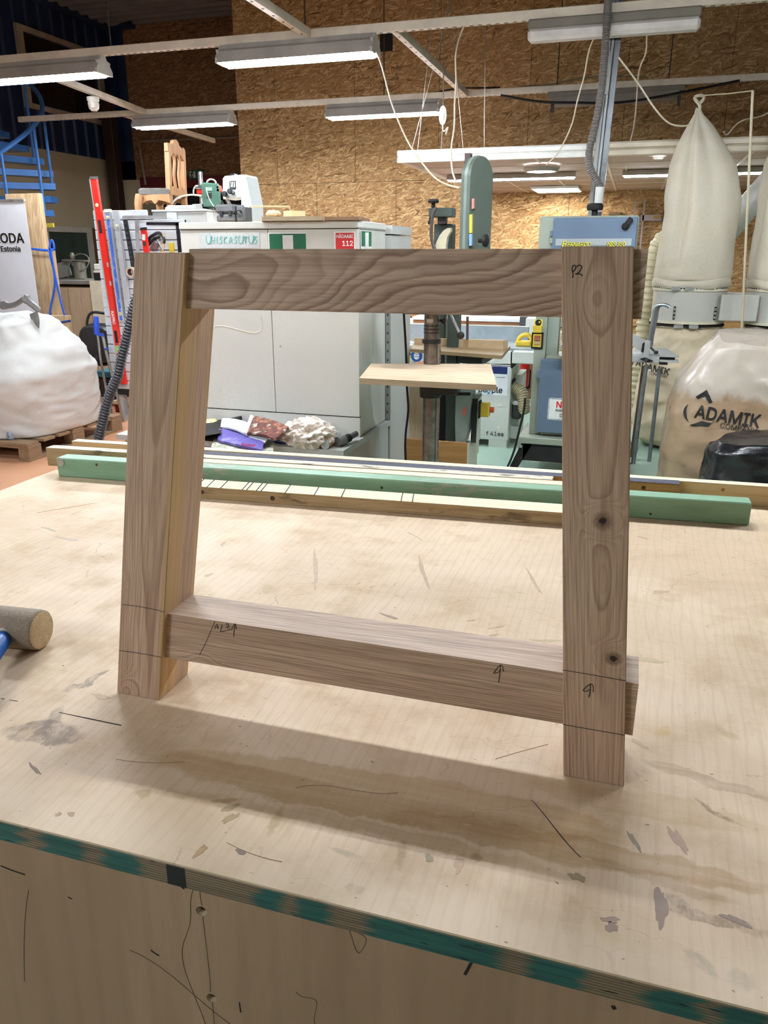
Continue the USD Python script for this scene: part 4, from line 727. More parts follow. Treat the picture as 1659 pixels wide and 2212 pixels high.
one('bin_shelf', bb(P(198, 600, 7.9)[0], P(228, 600, 7.9)[0], 7.85, 8.15, 0, P(214, 606, 7.9)[2]), mat('cream_cover', (216, 206, 182), .5), 'cream cupboard under the small white bins, behind the red level', 'cupboard')
# office chair
FAB = mat('chair_fabric', (34, 34, 38), .85, 0, .15, 20., bump=.3); PLAS = mat('chair_plastic', (40, 40, 42), .45); Y = 6.75
c0, c1 = P(206, 744, Y), P(170, 744, Y); wB = (P(243, 744, Y)[0] - P(169, 744, Y)[0]) / 2; hB = (P(206, 704, Y)[2] - P(206, 784, Y)[2]) / 2
t = Thing('office_chair', 'black office chair with a rounded backrest, seen from behind beside the sack', 'chair')
def pad(c, w, h, d, p=3., n=40):
    q = []
    for u, k in ((0, .0), (0, .9), (.35, 1.), (.65, 1.), (1, .92), (1, 0)): q.append([(c[0] + w * k * np.sign(math.cos(a)) * abs(math.cos(a)) ** (2 / p), c[1] + d * u, c[2] + h * k * np.sign(math.sin(a)) * abs(math.sin(a)) ** (2 / p)) for a in np.arange(n) * 2 * PI / n])
    return grid(np.array(q).reshape(-1, 3), 6, n, False)
m = pad(c0, wB, hB, .06); t.add('backrest', m, PLAS, 40); t.add('back_cushion', pad(c0 + [0.012, .055, .02], wB * .96, hB * 1.0, .05), FAB, 40)
t.add('arm_frame', tube(spl(P2([(188, 704), (189, 690), (196, 677), (205, 674.5), (232, 676)], Y + .25), 26), .014, 8), PLAS); zs = P(215, 770, Y)[2]
t.add('seat', bx((c0[0] + .12, Y + .34, zs - .03), (.50, .48, .09), (0, 0, .05), .035), FAB); t.add('back_bar', tube(spl([(c0[0], Y + .02, c0[2] - hB * .6), (c0[0], Y - .0, c0[2] - hB), (c0[0] + .02, Y + .1, zs - .09), (c0[0] + .08, Y + .3, zs - .09)], 16), .02, 8), PLAS)
t.add('gas_column', cyl((c0[0] + .12, Y + .33, .09), (c0[0] + .12, Y + .33, zs - .07), .026), PLAS)
for i in range(5):
    a = i * 2 * PI / 5 + .3; e = np.array([c0[0] + .12 + .28 * math.cos(a), Y + .33 + .28 * math.sin(a), .07]); t.add('foot_arm', tube([(c0[0] + .12, Y + .33, .11), e], [.025, .016], 8), PLAS); t.add('castor', cyl(e + [-.012, 0, -.045], e + [.012, 0, -.045], .025, n=14), PLAS)
t.done()
# teal tool box, dark box
Y = 7.35
t = Thing('teal_box', 'dark crate with a teal lid on the floor behind the clamps', 'crate'); t.add('body', sl(207, 816, 252, 868, Y, .3, .01), mat('crate_black', (36, 36, 40), .5)); z = P(230, 868, Y)[2]
t.add('lid', sl(205, 803, 254, 816, Y - .02, .36, .01), mat('crate_teal', (36, 112, 132), .4, 0, .2, 8.)); t.add('stand', bb(P(207, 868, Y)[0], P(252, 868, Y)[0], Y, Y + .3, 0, z), mat('stand_grey', (70, 66, 64), .7)); t.done()
# bar clamps
Y = 6.25; CBL = mat('clamp_blue', (34, 76, 196), .4); STL = mat('clamp_steel', (178, 176, 170), .3, .8)
t = Thing('bar_clamp', 'tall pair of blue-headed bar clamps leaning in front of the office chair', 'clamp')
t.add('bar', tube(P2([(211, 722), (217, 775), (234, 865)], Y), .012, 6), STL); t.add('bar', tube(P2([(221, 722), (229, 760), (256, 866)], Y), .014, 6), STL); t.add('head', hull([P(a, b, Y + d) for a, b in ((205, 718), (224, 720), (225, 728), (207, 724)) for d in (-.02, .02)]), CBL); t.add('handle', tube(P2([(208, 684), (208, 700), (209, 722)], Y - .01), [.02, .026, .024], 8), CBL)
t.add('slider', hull([P(a, b, Y + d) for a, b in ((225, 753), (233, 750), (234, 755), (227, 757)) for d in (-.02, .02)]), CBL); t.add('foot', hull([P(a, b, Y + d) for a, b in ((229, 848), (238, 850), (236, 857), (230, 856)) for d in (-.02, .02)]), CBL); e = P(234, 865, Y); t.add('tail', cyl(P(234, 862, Y), (e[0] + .03, Y, 0.002), .012, n=8), STL); e = P(256, 866, Y); t.add('tail', cyl(e, (e[0] + .03, Y, 0.002), .012, n=8), STL); t.done()
# broom
Y = 6.62
t = Thing('broom', 'wide floor broom with a pale wooden head and red bristles', 'broom'); a, b = P(243, 870, Y), P(283, 875, Y)
t.add('head', bb(a[0], b[0] + .12, Y, Y + .07, .085, .125, .006), mat('broom_wood', (206, 186, 150), .6)); br = []
rg_ = np.random.default_rng(3)
for i in range(90): x = a[0] + .01 + (b[0] + .1 - a[0]) * i / 90; br.append(bx((x + rg_.normal(0, .004), Y + .02 + rg_.uniform(0, .03), .045), (.007, .012, .088), (rg_.normal(0, .06), rg_.normal(0, .06), 0)))
t.add('bristles', cat(br), mat('bristle_red', (150, 36, 30), .8, 0, .2, 40.), False, stuff=True); t.add('handle', cyl(((a[0] + b[0]) / 2 + .12, Y + .035, .12), P(302, 705, 6.58), .013, n=10), mat('broom_wood', (206, 186, 150), .6)); t.done()
# suction hose
Y = 4.45; hz = P2([(213, 950), (221, 915), (231, 872), (243, 838), (254, 812), (262, 776), (270, 742), (277, 712), (283, 684), (296, 640), (318, 610)], Y); h0 = hz[0].copy()
hz = [h0 + np.array([-.13, .0, .032 - h0[2]]), h0 + np.array([-.07, 0, .10 - h0[2]])] + hz; hs = spl(hz, 420); rr = .031 + .006 * np.sin(np.arange(420) * PI * 2 / 6.0 + .4)
t = Thing('suction_hose', 'thick dark grey ribbed suction hose rising behind the left leg of the frame', 'hose'); t.add('ribbed_tube', tube(hs, rr, 14), mat('hose_grey', (70, 70, 74), .5, 0, .1, 6.), 60); t.done()
# --------- tool wall
Y = 6.3; SLAT = mat('slat_grey', (206, 208, 212), .5, 0, .05, 4.); zt = P(270, 454, Y)[2]; xa, xb = P(206, 560, Y)[0], P(402, 560, Y)[0]
t = Thing('slatwall', 'grey slatted tool wall panel hung with levels, squares and rulers', 'tool panel'); n = 0; z = zt - P(270, 470, Y)[2]; pitch = (zt - P(270, 700, Y)[2]) / 11.7
t.add('backing', bb(xa + .05, P(317, 470, Y)[0] - .002, Y + .025, Y + .05, zt - pitch, zt - .003), mat('slat_gap', (42, 42, 44), .8)); t.add('backing', bb(xa + .05, xb, Y + .025, Y + .05, .25, zt - pitch), mat('slat_gap', (42, 42, 44), .8))
while zt - (n + 1) * pitch > .28:
    right = P(317, 470, Y)[0] if n < 1 else xb
    t.add('slat', bb(xa + .03, right, Y, Y + .026, zt - (n + 1) * pitch + .006, zt - n * pitch, .003), SLAT); n += 1
for px in (236, 380): x = P(px, 700, Y)[0]; t.add('post', bb(x - .03, x + .03, Y + .05, Y + .11, 0, zt - .02), SLAT)
t.add('foot', bb(xa + .05, xb, Y + .03, Y + .13, 0, .05), SLAT); t.done()
def bar_px(q, Y, w, d, m): 
    a, b = P(*q[0], Y), P(*q[1], Y); ax = (b - a) / np.linalg.norm(b - a); s = np.cross(ax, [0, 1, 0]); s /= np.linalg.norm(s)
    return hull([p + s * k * w / 2 + np.array([0, e, 0]) for p in (a, b) for k in (-1, 1) for e in (0, d)]), a, ax, s
REDM = mat('level_red', (222, 40, 28), .4, 0, .06, 8.); VIAL = mat('vial', (196, 200, 160), .2); ALU = mat('aluminium', (196, 198, 202), .35, .5, .06, 6.)
Yl = 6.266; m, a, ax, s = bar_px([(201, 386), (266, 830)], Yl, .058, .03, None); Lr = np.linalg.norm(P(266, 830, Yl) - P(201, 386, Yl))
t = Thing('spirit_level', 'long red spirit level leaning at the left end of the tool wall', 'spirit level'); t.add('body', m, REDM)
t.add('side_rail', hull([p + s * k + np.array([0, e, 0]) for p in (a, a + ax * Lr) for k in (.029, .043) for e in (.002, .028)] if s[0] < 0 else [p - s * k + np.array([0, e, 0]) for p in (a, a + ax * Lr) for k in (.029, .043) for e in (.002, .028)]), ALU)
t.add('end_cap', hull([a + s * k * .031 + ax * e - np.array([0, .002, 0]) + np.array([0, f, 0]) for k in (-1, 1) for e in (-.018, .004) for f in (0, .034)]), mat('cap_grey', (70, 66, 62), .6))
for f in (.12, ): c = a + ax * Lr * f; t.add('vial', lathe([(0, -.004), (.016, -.004), (.018, .002), (0, .002)], c, (0, 1, 0), 16), VIAL)
for f in (.22, .755): c = a + ax * Lr * f; t.add('grip_slot', hull([c + ax * e + s * k - np.array([0, .002, 0]) + np.array([0, g_, 0]) for e in (-.055, .055) for k in (-.014, .014) for g_ in (0, .004)]), BLK)
for f in (.40, .49): c = a + ax * Lr * f + s * (-.022 if s[0] < 0 else .022); t.add('side_notch', hull([c + ax * e + s * k - np.array([0, .002, 0]) + np.array([0, g_, 0]) for e in (-.02, .02) for k in (-.008, .008) for g_ in (0, .004)]), ALU)
Tm = np.eye(4); Tm[:3, 0] = ax; Tm[:3, 1] = -s if s[0] < 0 else s; Tm[:3, 2] = (0, -1, 0); Tm[:3, 3] = a + ax * Lr * .625 - np.array([0, .0005, 0]) + (s if s[0] < 0 else -s) * .014
m = meshkit.text_mesh('KAPRO', .026, .002, True); m.apply_transform(Tm)
if np.linalg.det(Tm[:3, :3]) < 0: m.invert()
t.add('lettering', m, WHITE); t.add('green_label', hull([a + ax * (Lr * f) + s * k - np.array([0, .003, 0]) + np.array([0, g_, 0]) for f in (.80, .84) for k in (-.024, .024) for g_ in (0, .004)]), mat('label_green', (150, 200, 120), .5)); t.done()
def level(q, w, body, label, vials, Yq=6.27, caps=True, name='spirit_level', cat_='spirit level', strip_m=None):
    m, a, ax, s = bar_px(q, Yq, w, .026, None); L = np.linalg.norm(P(*q[1], Yq) - P(*q[0], Yq)); t = Thing(name, label, cat_); t.add('body', m, body)
    if strip_m is not None: t.add('face_strip', hull([p + s * k - np.array([0, .003, 0]) + np.array([0, e, 0]) for p in (a + ax * .03, a + ax * (L - .01)) for k in (-w * .2, w * .26) for e in (0, .005)]), strip_m)
    for f in vials: t.add('vial', lathe([(0, -.005), (w * .22, -.005), (w * .3, -.003), (w * .32, .002), (0, .002)], a + ax * L * f, (0, 1, 0), 16), VIAL)
    if caps: t.add('end_cap', hull([a + s * k * w * .52 + ax * e + np.array([0, f, 0]) for k in (-1, 1) for e in (-.012, .012) for f in (-.002, .028)]), WHITE)
    return t.done()
BWORN = mat('worn_blue', (54, 100, 196), .5, 0, .15, 10., dirt=(196, 204, 220), dirtamt=.9)
level([(231, 455), (262, 694)], .058, ALU, 'long level with a scratched blue face, second from the left on the tool wall', (.06, .93), 6.25, strip_m=BWORN)
level([(248, 455), (278, 690)], .05, mat('grey_level', (186, 188, 192), .4, .2, .06, 8.), 'plain grey straightedge hanging beside the blue level', (.14,), 6.25, False)
level([(285, 474), (286, 474.6)], .03, SLAT, 'x', (), 6.26, False) if False else None
t = Thing('try_square', 'large pale steel square whose blade runs across the top of the tool wall', 'square'); t.add('blade', hull([P(a, b, 6.22 + d) for a, b in ((264, 466), (360, 465), (361, 473), (264, 474)) for d in (0, .012)]), ALU); t.add('leg', hull([P(a, b, 6.24 + d) for a, b in ((291, 475), (300, 475), (302, 560), (296, 600)) for d in (0, .01)]), ALU); t.done()
m, a, ax, s = bar_px([(269, 475), (287, 578)], 6.24, .034, .02, None); t = Thing('ruler', 'black notched ruler bar hanging on the tool wall', 'ruler'); t.add('body', m, mat('black_bar', (32, 34, 40), .5)); L = np.linalg.norm(P(287, 578, 6.24) - P(269, 475, 6.24))
t.add('notch_row', cat([bx(a + ax * (.03 + k * .04) - [0, .001, 0], (.02, .004, .014), (0, .4, 0)) for k in range(int(L / .04))]), mat('notch_grey', (62, 64, 70), .5), False, stuff=True); t.done()
c = P(281, 588, 6.2); t = Thing('tape_roll', 'roll of clear tape hooked on the tool wall', 'tape'); t.add('roll', lathe([(.03, 0), (.044, 0), (.044, .05), (.03, .05), (.03, 0)], c, (0, 1, 0), 24), mat('tape_clear', (196, 182, 166), .3)); t.add('core', lathe([(.024, .002), (.031, .002), (.031, .048), (.024, .048), (.024, .002)], c, (0, 1, 0), 24), mat('tape_core', (96, 56, 48), .7)); t.done()
m, a, ax, s = bar_px([(308, 494), (317, 560)], 6.2, .045, .028, None); t = Thing('torpedo_level', 'short red torpedo level on the tool wall, above the left leg', 'spirit level'); t.add('body', m, REDM); t.add('end_cap', hull([a + s * k * .024 + ax * e + np.array([0, f, 0]) for k in (-1, 1) for e in (-.01, .012) for f in (-.002, .03)]), BLK)
t.add('label_mark', bx(a + ax * .07 - [0, .001, 0], (.03, .004, .05), (0, .1, 0)), WHITE); t.add('vial', bx(a + ax * .125 - [0, .001, 0], (.028, .004, .03)), mat('vial_dark', (70, 62, 50), .3)); t.done()
BSQ = mat('black_square', (26, 26, 32), .4, .2); t = Thing('framing_square', 'big black framing square hanging over the tool wall and cabinet edge', 'square'); t.add('blade', hull([P(a, b, 6.27 + d) for a, b in ((316, 480), (387, 480), (388, 487), (316, 486)) for d in (0, .012)]), BSQ); t.add('leg', hull([P(a, b, 6.27 + d) for a, b in ((379, 482), (387, 480), (394, 560), (386, 560)) for d in (0, .012)]), BSQ); t.done()
t = Thing('hand_clamp', 'dark steel clamp and pliers hanging behind the top of the left leg', 'clamp'); DST = mat('dark_steel', (62, 64, 70), .35, .7, .2, 20.); t.add('frame', tube(spl(P2([(322, 525), (323, 514), (332, 507), (343, 503), (350, 508), (353, 525)], 6.285), 20), .013, 8), DST); t.add('jaw', hull([P(a, b, 6.265 + d) for a, b in ((322, 538), (333, 523), (342, 526), (338, 540)) for d in (0, .03)]), mat('zinc', (150, 150, 152), .3, .8)); t.add('lever', tube(P2([(340, 518), (352, 540)], 6.27), .01, 8), mat('zinc', (150, 150, 152), .3, .8)); t.add('grip', tube(P2([(320, 530), (334, 514), (344, 512)], 6.275), .012, 8), BLK); t.done()
one('hammer_handle', tube(P2([(352.5, 504), (353, 520), (350, 545)], 6.287), [.011, .013, .014], 8), mat('handle_wood', (206, 172, 120), .5), 'pale wooden tool handle hanging on the tool wall behind the left leg', 'handle')
one('yellow_gauge', sl(365, 524, 374, 545, 6.279, .02, .003), mat('gauge_yellow', (226, 196, 40), .5), 'small yellow gauge hanging on the tool wall behind the left leg', 'gauge')

# ================================================================ CUPBOARDS AND WHAT STANDS ON THEM
GREYL = mat('locker_grey', (196, 196, 192), .45, .1, .06, 3.)
Y = 6.43; a, b = P(330, 466, Y), P(447, 466, Y); zL = P(390, 452.5, Y)[2]
t = Thing('grey_locker', 'light grey steel locker behind the tool wall, carrying the drill stand', 'locker'); t.add('body', bb(a[0], b[0], Y, Y + .37, 0, zL - .02), GREYL); t.add('top_panel', bb(a[0] - .004, b[0] + .004, Y - .012, Y + .37, zL - .018, zL, .003), GREYL); t.done()
# dining chair on a cupboard
Y = 6.95; zc_ = P(330, 452, Y)[2]
one('tall_cupboard', bb(P(287, 470, 6.82)[0], P(405, 470, 6.82)[0] + .3, 6.82, 7.75, 0, zc_ - .32), GREYL, 'grey cupboard hidden behind the tool wall, under the wooden dining chair', 'cupboard')
CW = wood('chair_wood', (-4.9, 6.8, 0), (0, 0, 0), (.3, .2), 140., C(186, 138, 96), C(170, 120, 80), C(130, 86, 52), warp=.01, contrast=.5, fib=.2)
CUSH = mat('chair_cushion', (92, 88, 84), .85, 0, .25, 12.); t = Thing('dining_chair', 'carved wooden dining chair with a grey cushion, raised on the cupboard behind the tool wall', 'chair')
Yn, Yf = 6.98, 7.36; zb = zc_ - .32
def post(pxt, pyt, pxb, pyb, Yp, r=.021): a, b = P(pxt, pyt, Yp), P(pxb, pyb, Yp); return hull([p + np.array([sx * r, sy * r * .8, 0]) for p in (a, np.array([b[0], b[1], zb])) for sx in (-1, 1) for sy in (-1, 1)])
t.add('back_post', post(361.5, 316, 364, 452, Yn, .024), CW); t.add('back_post', post(393.5, 326, 396, 452, Yf, .024), CW)
q0, q1 = P(361.5, 322, Yn), P(393.5, 326, Yf); ub = np.array([q1[0] - q0[0], q1[1] - q0[1], 0]); Lb = np.linalg.norm(ub); ub /= Lb; place = np.eye(4); place[:3, 0] = ub; place[:3, 1] = np.cross([0, 0, 1], ub); place[:3, 3] = q0
s_ = Lb
crest = [(-.03, -.02), (-.03, .05), (0, .055), (.10 * s_, .035), (.3 * s_, .06), (.36 * s_, .09), (.5 * s_, .105), (.64 * s_, .09), (.7 * s_, .06), (.9 * s_, .035), (s_, .055), (s_ + .03, .04), (s_ + .03, -.03), (.9 * s_, -.06), (.75 * s_, -.02), (.6 * s_, -.045), (.5 * s_, -.02), (.4 * s_, -.045), (.25 * s_, -.02), (.1 * s_, -.06)]
t.add('crest_rail', prism(crest, -.018, .018, place), CW)
dz = P(375, 405, 6.8)[2] - q0[2]
for fx in (.34, .66):
    pts = [(fx * s_ + .03 * sgn * (1 if fx < .5 else 1), z_) for sgn, z_ in ((0, -.03), (.9, dz * .25), (-.5, dz * .6), (-.3, dz * .8), (.3, dz))]; c = spl(np.c_[[p[0] for p in pts], np.zeros(5), [p[1] for p in pts]], 24); ln = LineString(c[:, [0, 2]]).buffer(.019); t.add('back_slat', prism(ln, -.01, .01, place), CW)
low = [(-.01, dz + .03), (.15 * s_, dz + .015), (.3 * s_, dz + .035), (.5 * s_, dz), (.7 * s_, dz + .035), (.85 * s_, dz + .015), (s_ + .01, dz + .03), (s_ + .01, dz - .05), (.7 * s_, dz - .045), (.5 * s_, dz - .075), (.3 * s_, dz - .045), (-.01, dz - .05)]
t.add('lower_rail', prism(low, -.015, .015, place), CW)
ux = np.array([ub[1], -ub[0], 0]); ux = ux if ux[0] < 0 else -ux
sz = P(330, 421, Yn)[2]; D = .30
cs = [q0 * [1, 1, 0] - ub * .03, q0 * [1, 1, 0] + ub * (s_ + .03)]; cs = cs + [cs[1] + ux * D + ub * .03, cs[0] + ux * D - ub * .03]
t.add('cushion', hull([c + ux * .01 * 0 + np.array([0, 0, sz + h]) + (sum(cs) / 4 - c) * k for c in cs for h, k in ((.0, .02), (.04, .02), (.058, .12))]), CUSH)
ap = [(0, 0), (D, 0), (D, -.05), (D * .93, -.085), (D * .8, -.06), (D * .62, -.05), (D * .5, -.085), (D * .38, -.05), (D * .2, -.06), (.0, -.08)]; pl = np.eye(4); pl[:3, 0] = ux; pl[:3, 1] = np.cross([0, 0, 1], ux); 
for c, w in ((cs[0], -1), (cs[1], 1)):
    pl2 = pl.copy(); pl2[:3, 3] = c + np.array([0, 0, sz]); t.add('apron', prism(ap, -.012, .012, pl2), CW)
for c in (cs[2], cs[3]):
    k = (sum(cs) / 4 - c) * .05; t.add('front_leg', tube(spl([c + k + np.array([0, 0, sz - .01]), c - k * .6 + np.array([0, 0, sz - .09]), c + k * .2 + np.array([0, 0, sz - .25]), np.array([*(c + k)[:2], zb])], 20), np.interp(np.linspace(0, 1, 20), [0, .25, .7, 1], [.04, .036, .022, .026]), 10), CW)
pl2 = pl.copy(); pl2[:3, 0] = ub; pl2[:3, 1] = np.cross([0, 0, 1], ub); pl2[:3, 3] = cs[3] + np.array([0, 0, sz]); t.add('apron', prism([(0, 0), (s_ + .1, 0), (s_ + .1, -.07), (s_ * .6, -.05), (s_ * .5, -.08), (s_ * .4, -.05), (0, -.07)], -.012, .012, pl2), CW); t.done()
# drill on its stand
Y = 6.6; GD = mat('drill_green', (74, 112, 96), .45, 0, .1, 8., dirt=(120, 120, 110), dirtamt=.4); CHR = mat('chrome', (190, 190, 192), .25, .9); LG = mat('base_grey', (176, 176, 172), .5, .2)
t = Thing('drill_stand', 'green power drill clamped in a chrome bench stand on the grey locker', 'drill'); a, b = P(432, 371, Y), P(432, 452, Y); cxx = a[0]
t.add('column', cyl((cxx, Y, zL), (cxx, Y, a[2]), .021, n=18), CHR); t.add('base', hull([np.array([P(px, 450, Y + dy)[0], Y + dy, z]) for px, dy in ((356, -.1), (424, -.1), (356, .18), (424, .18)) for z in (zL, zL + .02)] + [np.array([P(px, 446, Y + dy)[0], Y + dy, zL + .042]) for px, dy in ((365, -.06), (420, -.06), (365, .14), (420, .14))]), LG)
t.add('base_foot', bb(cxx - .08, cxx + .09, Y - .05, Y + .06, zL, zL + .05, .008), LG); z = P(432, 408, Y)[2]; t.add('red_collar', bb(cxx - .03, cxx + .04, Y - .04, Y + .03, P(430, 420, Y)[2], P(430, 410, Y)[2], .006), REDM); t.add('carriage', bb(cxx - .035, cxx + .03, Y - .05, Y + .04, P(430, 409, Y)[2], P(430, 400, Y)[2], .006), CHR)
t.add('rack', bb(cxx + .02, cxx + .05, Y - .03, Y, P(430, 452, Y)[2] + .02, P(430, 425, Y)[2], .002), LG)
body = [(434, 397), (438, 394), (471, 396), (476, 404), (477, 440), (472, 450), (462, 448), (440, 447), (437, 425)]; m = hull([P(px, py, Y + d) + ((P(456, 422, Y) - P(px, py, Y)) * e) for px, py in body for d, e in ((-.09, .12), (-.07, 0), (.05, 0), (.07, .12))]); bd = t.add('drill_body', m, GD, 40)
bd.add('gear_neck', hull([P(px, py, Y + d) for px, py in ((436, 440), (452, 446), (452, 452), (438, 450)) for d in (-.05, .05)]), PLAS); bd.add('pale_badge', sl(444, 404, 458, 412, Y - .094, .004), mat('badge_pale', (150, 178, 160), .5)); bd.add('vent_row', cat([bx(P(452, y_, Y - .092), (.05, .004, .006)) for y_ in (418, 421, 424, 427)]), BLK, False); bd.add('trigger', bx(P(474, 411, Y - .06), (.04, .06, .04), None, .01), mat('orange_red', (214, 90, 70), .4)); bd.add('trigger', bx(P(473, 405, Y - .06), (.035, .06, .035), None, .01), mat('orange_red', (214, 90, 70), .4)); bd.add('chuck', cyl(P(474, 436, Y - .02), P(480, 446, Y - .02), .026), BLK)
t.add('cable', wire([P(447, 397, Y), P(452, 388, Y), P(462, 389, Y), P(466, 398, Y - .02)], .008, 30), mat('cable_pale', (186, 180, 166), .5)); t.add('cable', wire([P(423, 422, Y), P(418, 412, Y - .05), P(421, 404, Y - .05), P(428, 402, Y - .05)], .007, 24), mat('cable_pale', (186, 180, 166), .5)); t.add('cable', wire([P(446, 405, Y - .11), P(450, 425, Y - .12), P(462, 446, Y - .1)], .005, 20), mat('cable_pale', (186, 180, 166), .5)); t.add('cable', wire([P(373, 440, Y - .08), P(384, 428, Y - .1), P(402, 422, Y - .08), P(436, 424, Y - .06)], .008, 30), mat('cable_pale', (186, 180, 166), .5)); t.done()
# cabinet (first aid) ------------------------------------------------
CAB = mat('cabinet_grey', (216, 214, 206), .5, 0, .035, 2.5, fine=.03, dirt=(196, 190, 176), dirtamt=.35); CABS = mat('cabinet_side', (206, 204, 196), .55, 0, .05, 3., dirt=(164, 158, 148), dirtamt=.5, stretch=(1, 3, .6)); SEAM = mat('seam_dark', (46, 44, 42), .8)
Yc = 3.8; cx0, cx1 = P(388, 487, Yc)[0], P(773, 487, Yc)[0]; zt = P(580, 478.5, Yc)[2]; zl = P(580, 496, Yc)[2]; zd = P(777, 902.5, Yc)[2]; zpl = P(777, 944, Yc)[2]; xs = P(596, 888, Yc)[0]; yb = PX(832, 600, cx1)[1]
t = Thing('supply_cabinet', 'big light grey two-door steel cabinet bearing the first-aid and emergency signs', 'cabinet')
t.add('carcass', bb(cx0 + .002, cx1, Yc + .012, yb, zpl + .003, zt - .005), CABS)
t.add('top_lid', bb(cx0 - .004, cx1 + .003, Yc - .006, yb + .004, zl + .004, zt, .004), CAB); t.add('door', bb(cx0, xs - .0015, Yc, Yc + .02, zd + .003, zl, .0015), CAB); t.add('door', bb(xs + .0015, cx1 - .001, Yc, Yc + .02, zd + .003, zl, .0015), CAB); t.add('plinth', bb(cx0, cx1 + .001, Yc + .001, Yc + .03, zpl, zd - .002, .0015), CAB)
t.add('seam_line', bb(cx0, cx1, Yc + .008, Yc + .012, zd - .004, zd + .005), SEAM); t.add('seam_line', bb(cx0, cx1, Yc + .008, Yc + .012, zl - .002, zl + .006), SEAM); t.add('seam_line', bb(xs - .003, xs + .003, Yc + .006, Yc + .012, zd, zl), SEAM)
t.add('side_seam', bb(cx1 + .0002, cx1 + .0016, Yc + .02, yb, zl - .001, zl + .003), mat('seam_soft', (120, 118, 112), .8))
HAND = mat('marker_teal', (112, 196, 188), .5); t.add('film_patch', sl(430, 503, 561, 536, Yc - .0012, .001), mat('film', (212, 214, 214), .2, 0, .04, 20.))
tx = P(447, 526, Yc)
def hand(strokes, x, z, s, w, Yh): return [strip(spl([(x + p[0] * s, Yh, z + p[1] * s) for p in st], 14) if len(st) > 2 else np.array([(x + p[0] * s, Yh, z + p[1] * s) for p in st]), w, up=(0, -1, 0)) for st in strokes]
GL = {'U': [[(0, 1), (-.02, .3), (.2, 0), (.45, .15), (.55, 1)], [(.55, 1), (.5, 0)]], '.': [[(.1, 1.35), (.12, 1.25)], [(.35, 1.4), (.37, 1.28)]], 'H': [[(0, .9), (-.03, 0)], [(.4, .9), (.38, 0)], [(0, .45), (.4, .45)]], 'I': [[(.1, .9), (.08, 0)]], 'S': [[(.42, .85), (.2, .9), (.08, .68), (.35, .4), (.28, .08), (0, .08)]], 'K': [[(0, .9), (-.02, 0)], [(.4, .9), (0, .42), (.4, 0)]], 'A': [[(0, 0), (.22, .9), (.42, 0)], [(.1, .35), (.35, .35)]], 'T': [[(0, .88), (.45, .9)], [(.22, .9), (.2, 0)]]}
hs_ = P(447, 510, Yc)[2] - tx[2]; x = tx[0]; st = []
for ch in 'UHISKASUTUS':
    st += hand(GL[ch], x, tx[2], hs_, .0042, Yc - .002)
    if ch == 'U' and x == tx[0]: st += hand(GL['.'], x, tx[2], hs_, .0042, Yc - .002)
    x += hs_ * (.38 if ch == 'I' else .68)
st = cat(st); k = (P(556, 520, Yc)[0] - tx[0]) / (st.bounds[1][0] - tx[0]); v = np.array(st.vertices); v[:, 0] = tx[0] + (v[:, 0] - tx[0]) * k + (v[:, 2] - tx[2]) * .1; t.add('handwriting', TM(v, st.faces), HAND, False)
SG, SR, SW = mat('safety_green', (12, 112, 74), .35), mat('safety_red', (214, 32, 36), .35), mat('sticker_white', (240, 240, 238), .35)
def fs(px0, py0, px1, py1, off, m, nm='sign_field'): s = t.add(nm, sl(px0, py0, px1, py1, Yc - off, .0012), m, False); return s
fs(579.5, 502, 664, 562, .0014, SW, 'first_aid_sign'); fs(582.5, 505, 661, 560, .0024, SG); fs(611, 508, 633.5, 560, .0034, SW); fs(590, 545, 655, 556, .0033, SW)
fs(722, 500, 767.5, 548, .0014, SW, 'emergency_sign'); fs(725, 503, 764.5, 546, .0024, SR); q = P(744.5, 514, Yc); hh = P(744, 507, Yc)[2] - q[2]; t.add('lettering', text('HÄDAABI', hh, (q[0], Yc - .0026, q[2]), .001, bold=True, anchor='m', sx=.93), SW)
q = P(738.5, 531, Yc); hh = P(744, 520.5, Yc)[2] - q[2]; t.add('lettering', text('112', hh, (q[0], Yc - .0026, q[2]), .001, bold=True), SW)
ph = [P(a_, b_, Yc) for a_, b_ in ((733, 521), (729.5, 527), (731, 534), (735, 540))]; t.add('phone_symbol', strip(spl(ph, 14), [.010, .010, .009, .006, .005, .005, .005, .005, .005, .006, .009, .010, .010, .010], .001, up=(0, -1, 0)), SW, False)
def side(y0, y1, z0, z1, off, m, nm='sign_field'): t.add(nm, bb(cx1 + .003 + off, cx1 + .0042 + off, y0, y1, z0, z1), m, False)
def sp(px, py): q = PX(px, py, cx1); return q
A, B = sp(777.5, 498), sp(801, 540); side(A[1], B[1], B[2], A[2], 0, SW, 'side_sign'); A, B = sp(779, 499), sp(800.5, 532); side(A[1], B[1], B[2], A[2], .0012, SG); A, B = sp(786.5, 502), sp(794, 540); side(A[1], B[1], B[2], A[2], .0024, SW)
q = P(606, 748, Yc); t.add('mark', prism(Point(q[0], q[2]).buffer(.006), Yc - .0004, Yc + .001), mat('mark_grey', (170, 164, 150), .7)); t.add('glue_line', on_front([(459, 712), (520, 714), (563, 715), (564, 683)], .007, 24, Y=Yc - .0002), mat('glue_yellow', (214, 208, 192), .6), False); t.done()
CB2 = mat('cabinet_grey2', (192, 192, 188), .5, 0, .05, 3., stretch=(1, 3, .6)); Y2 = yb + .02
x2 = P(885, 510, Y2 + .4)[0]; z2 = P(860, 489, Y2 + .2)[2]
t = Thing('back_cabinet', 'second grey steel cabinet standing right behind the signed cabinet', 'cabinet'); xo = P(833, 700, Y2)[0]; xm_ = P(852, 520, Y2)[0]
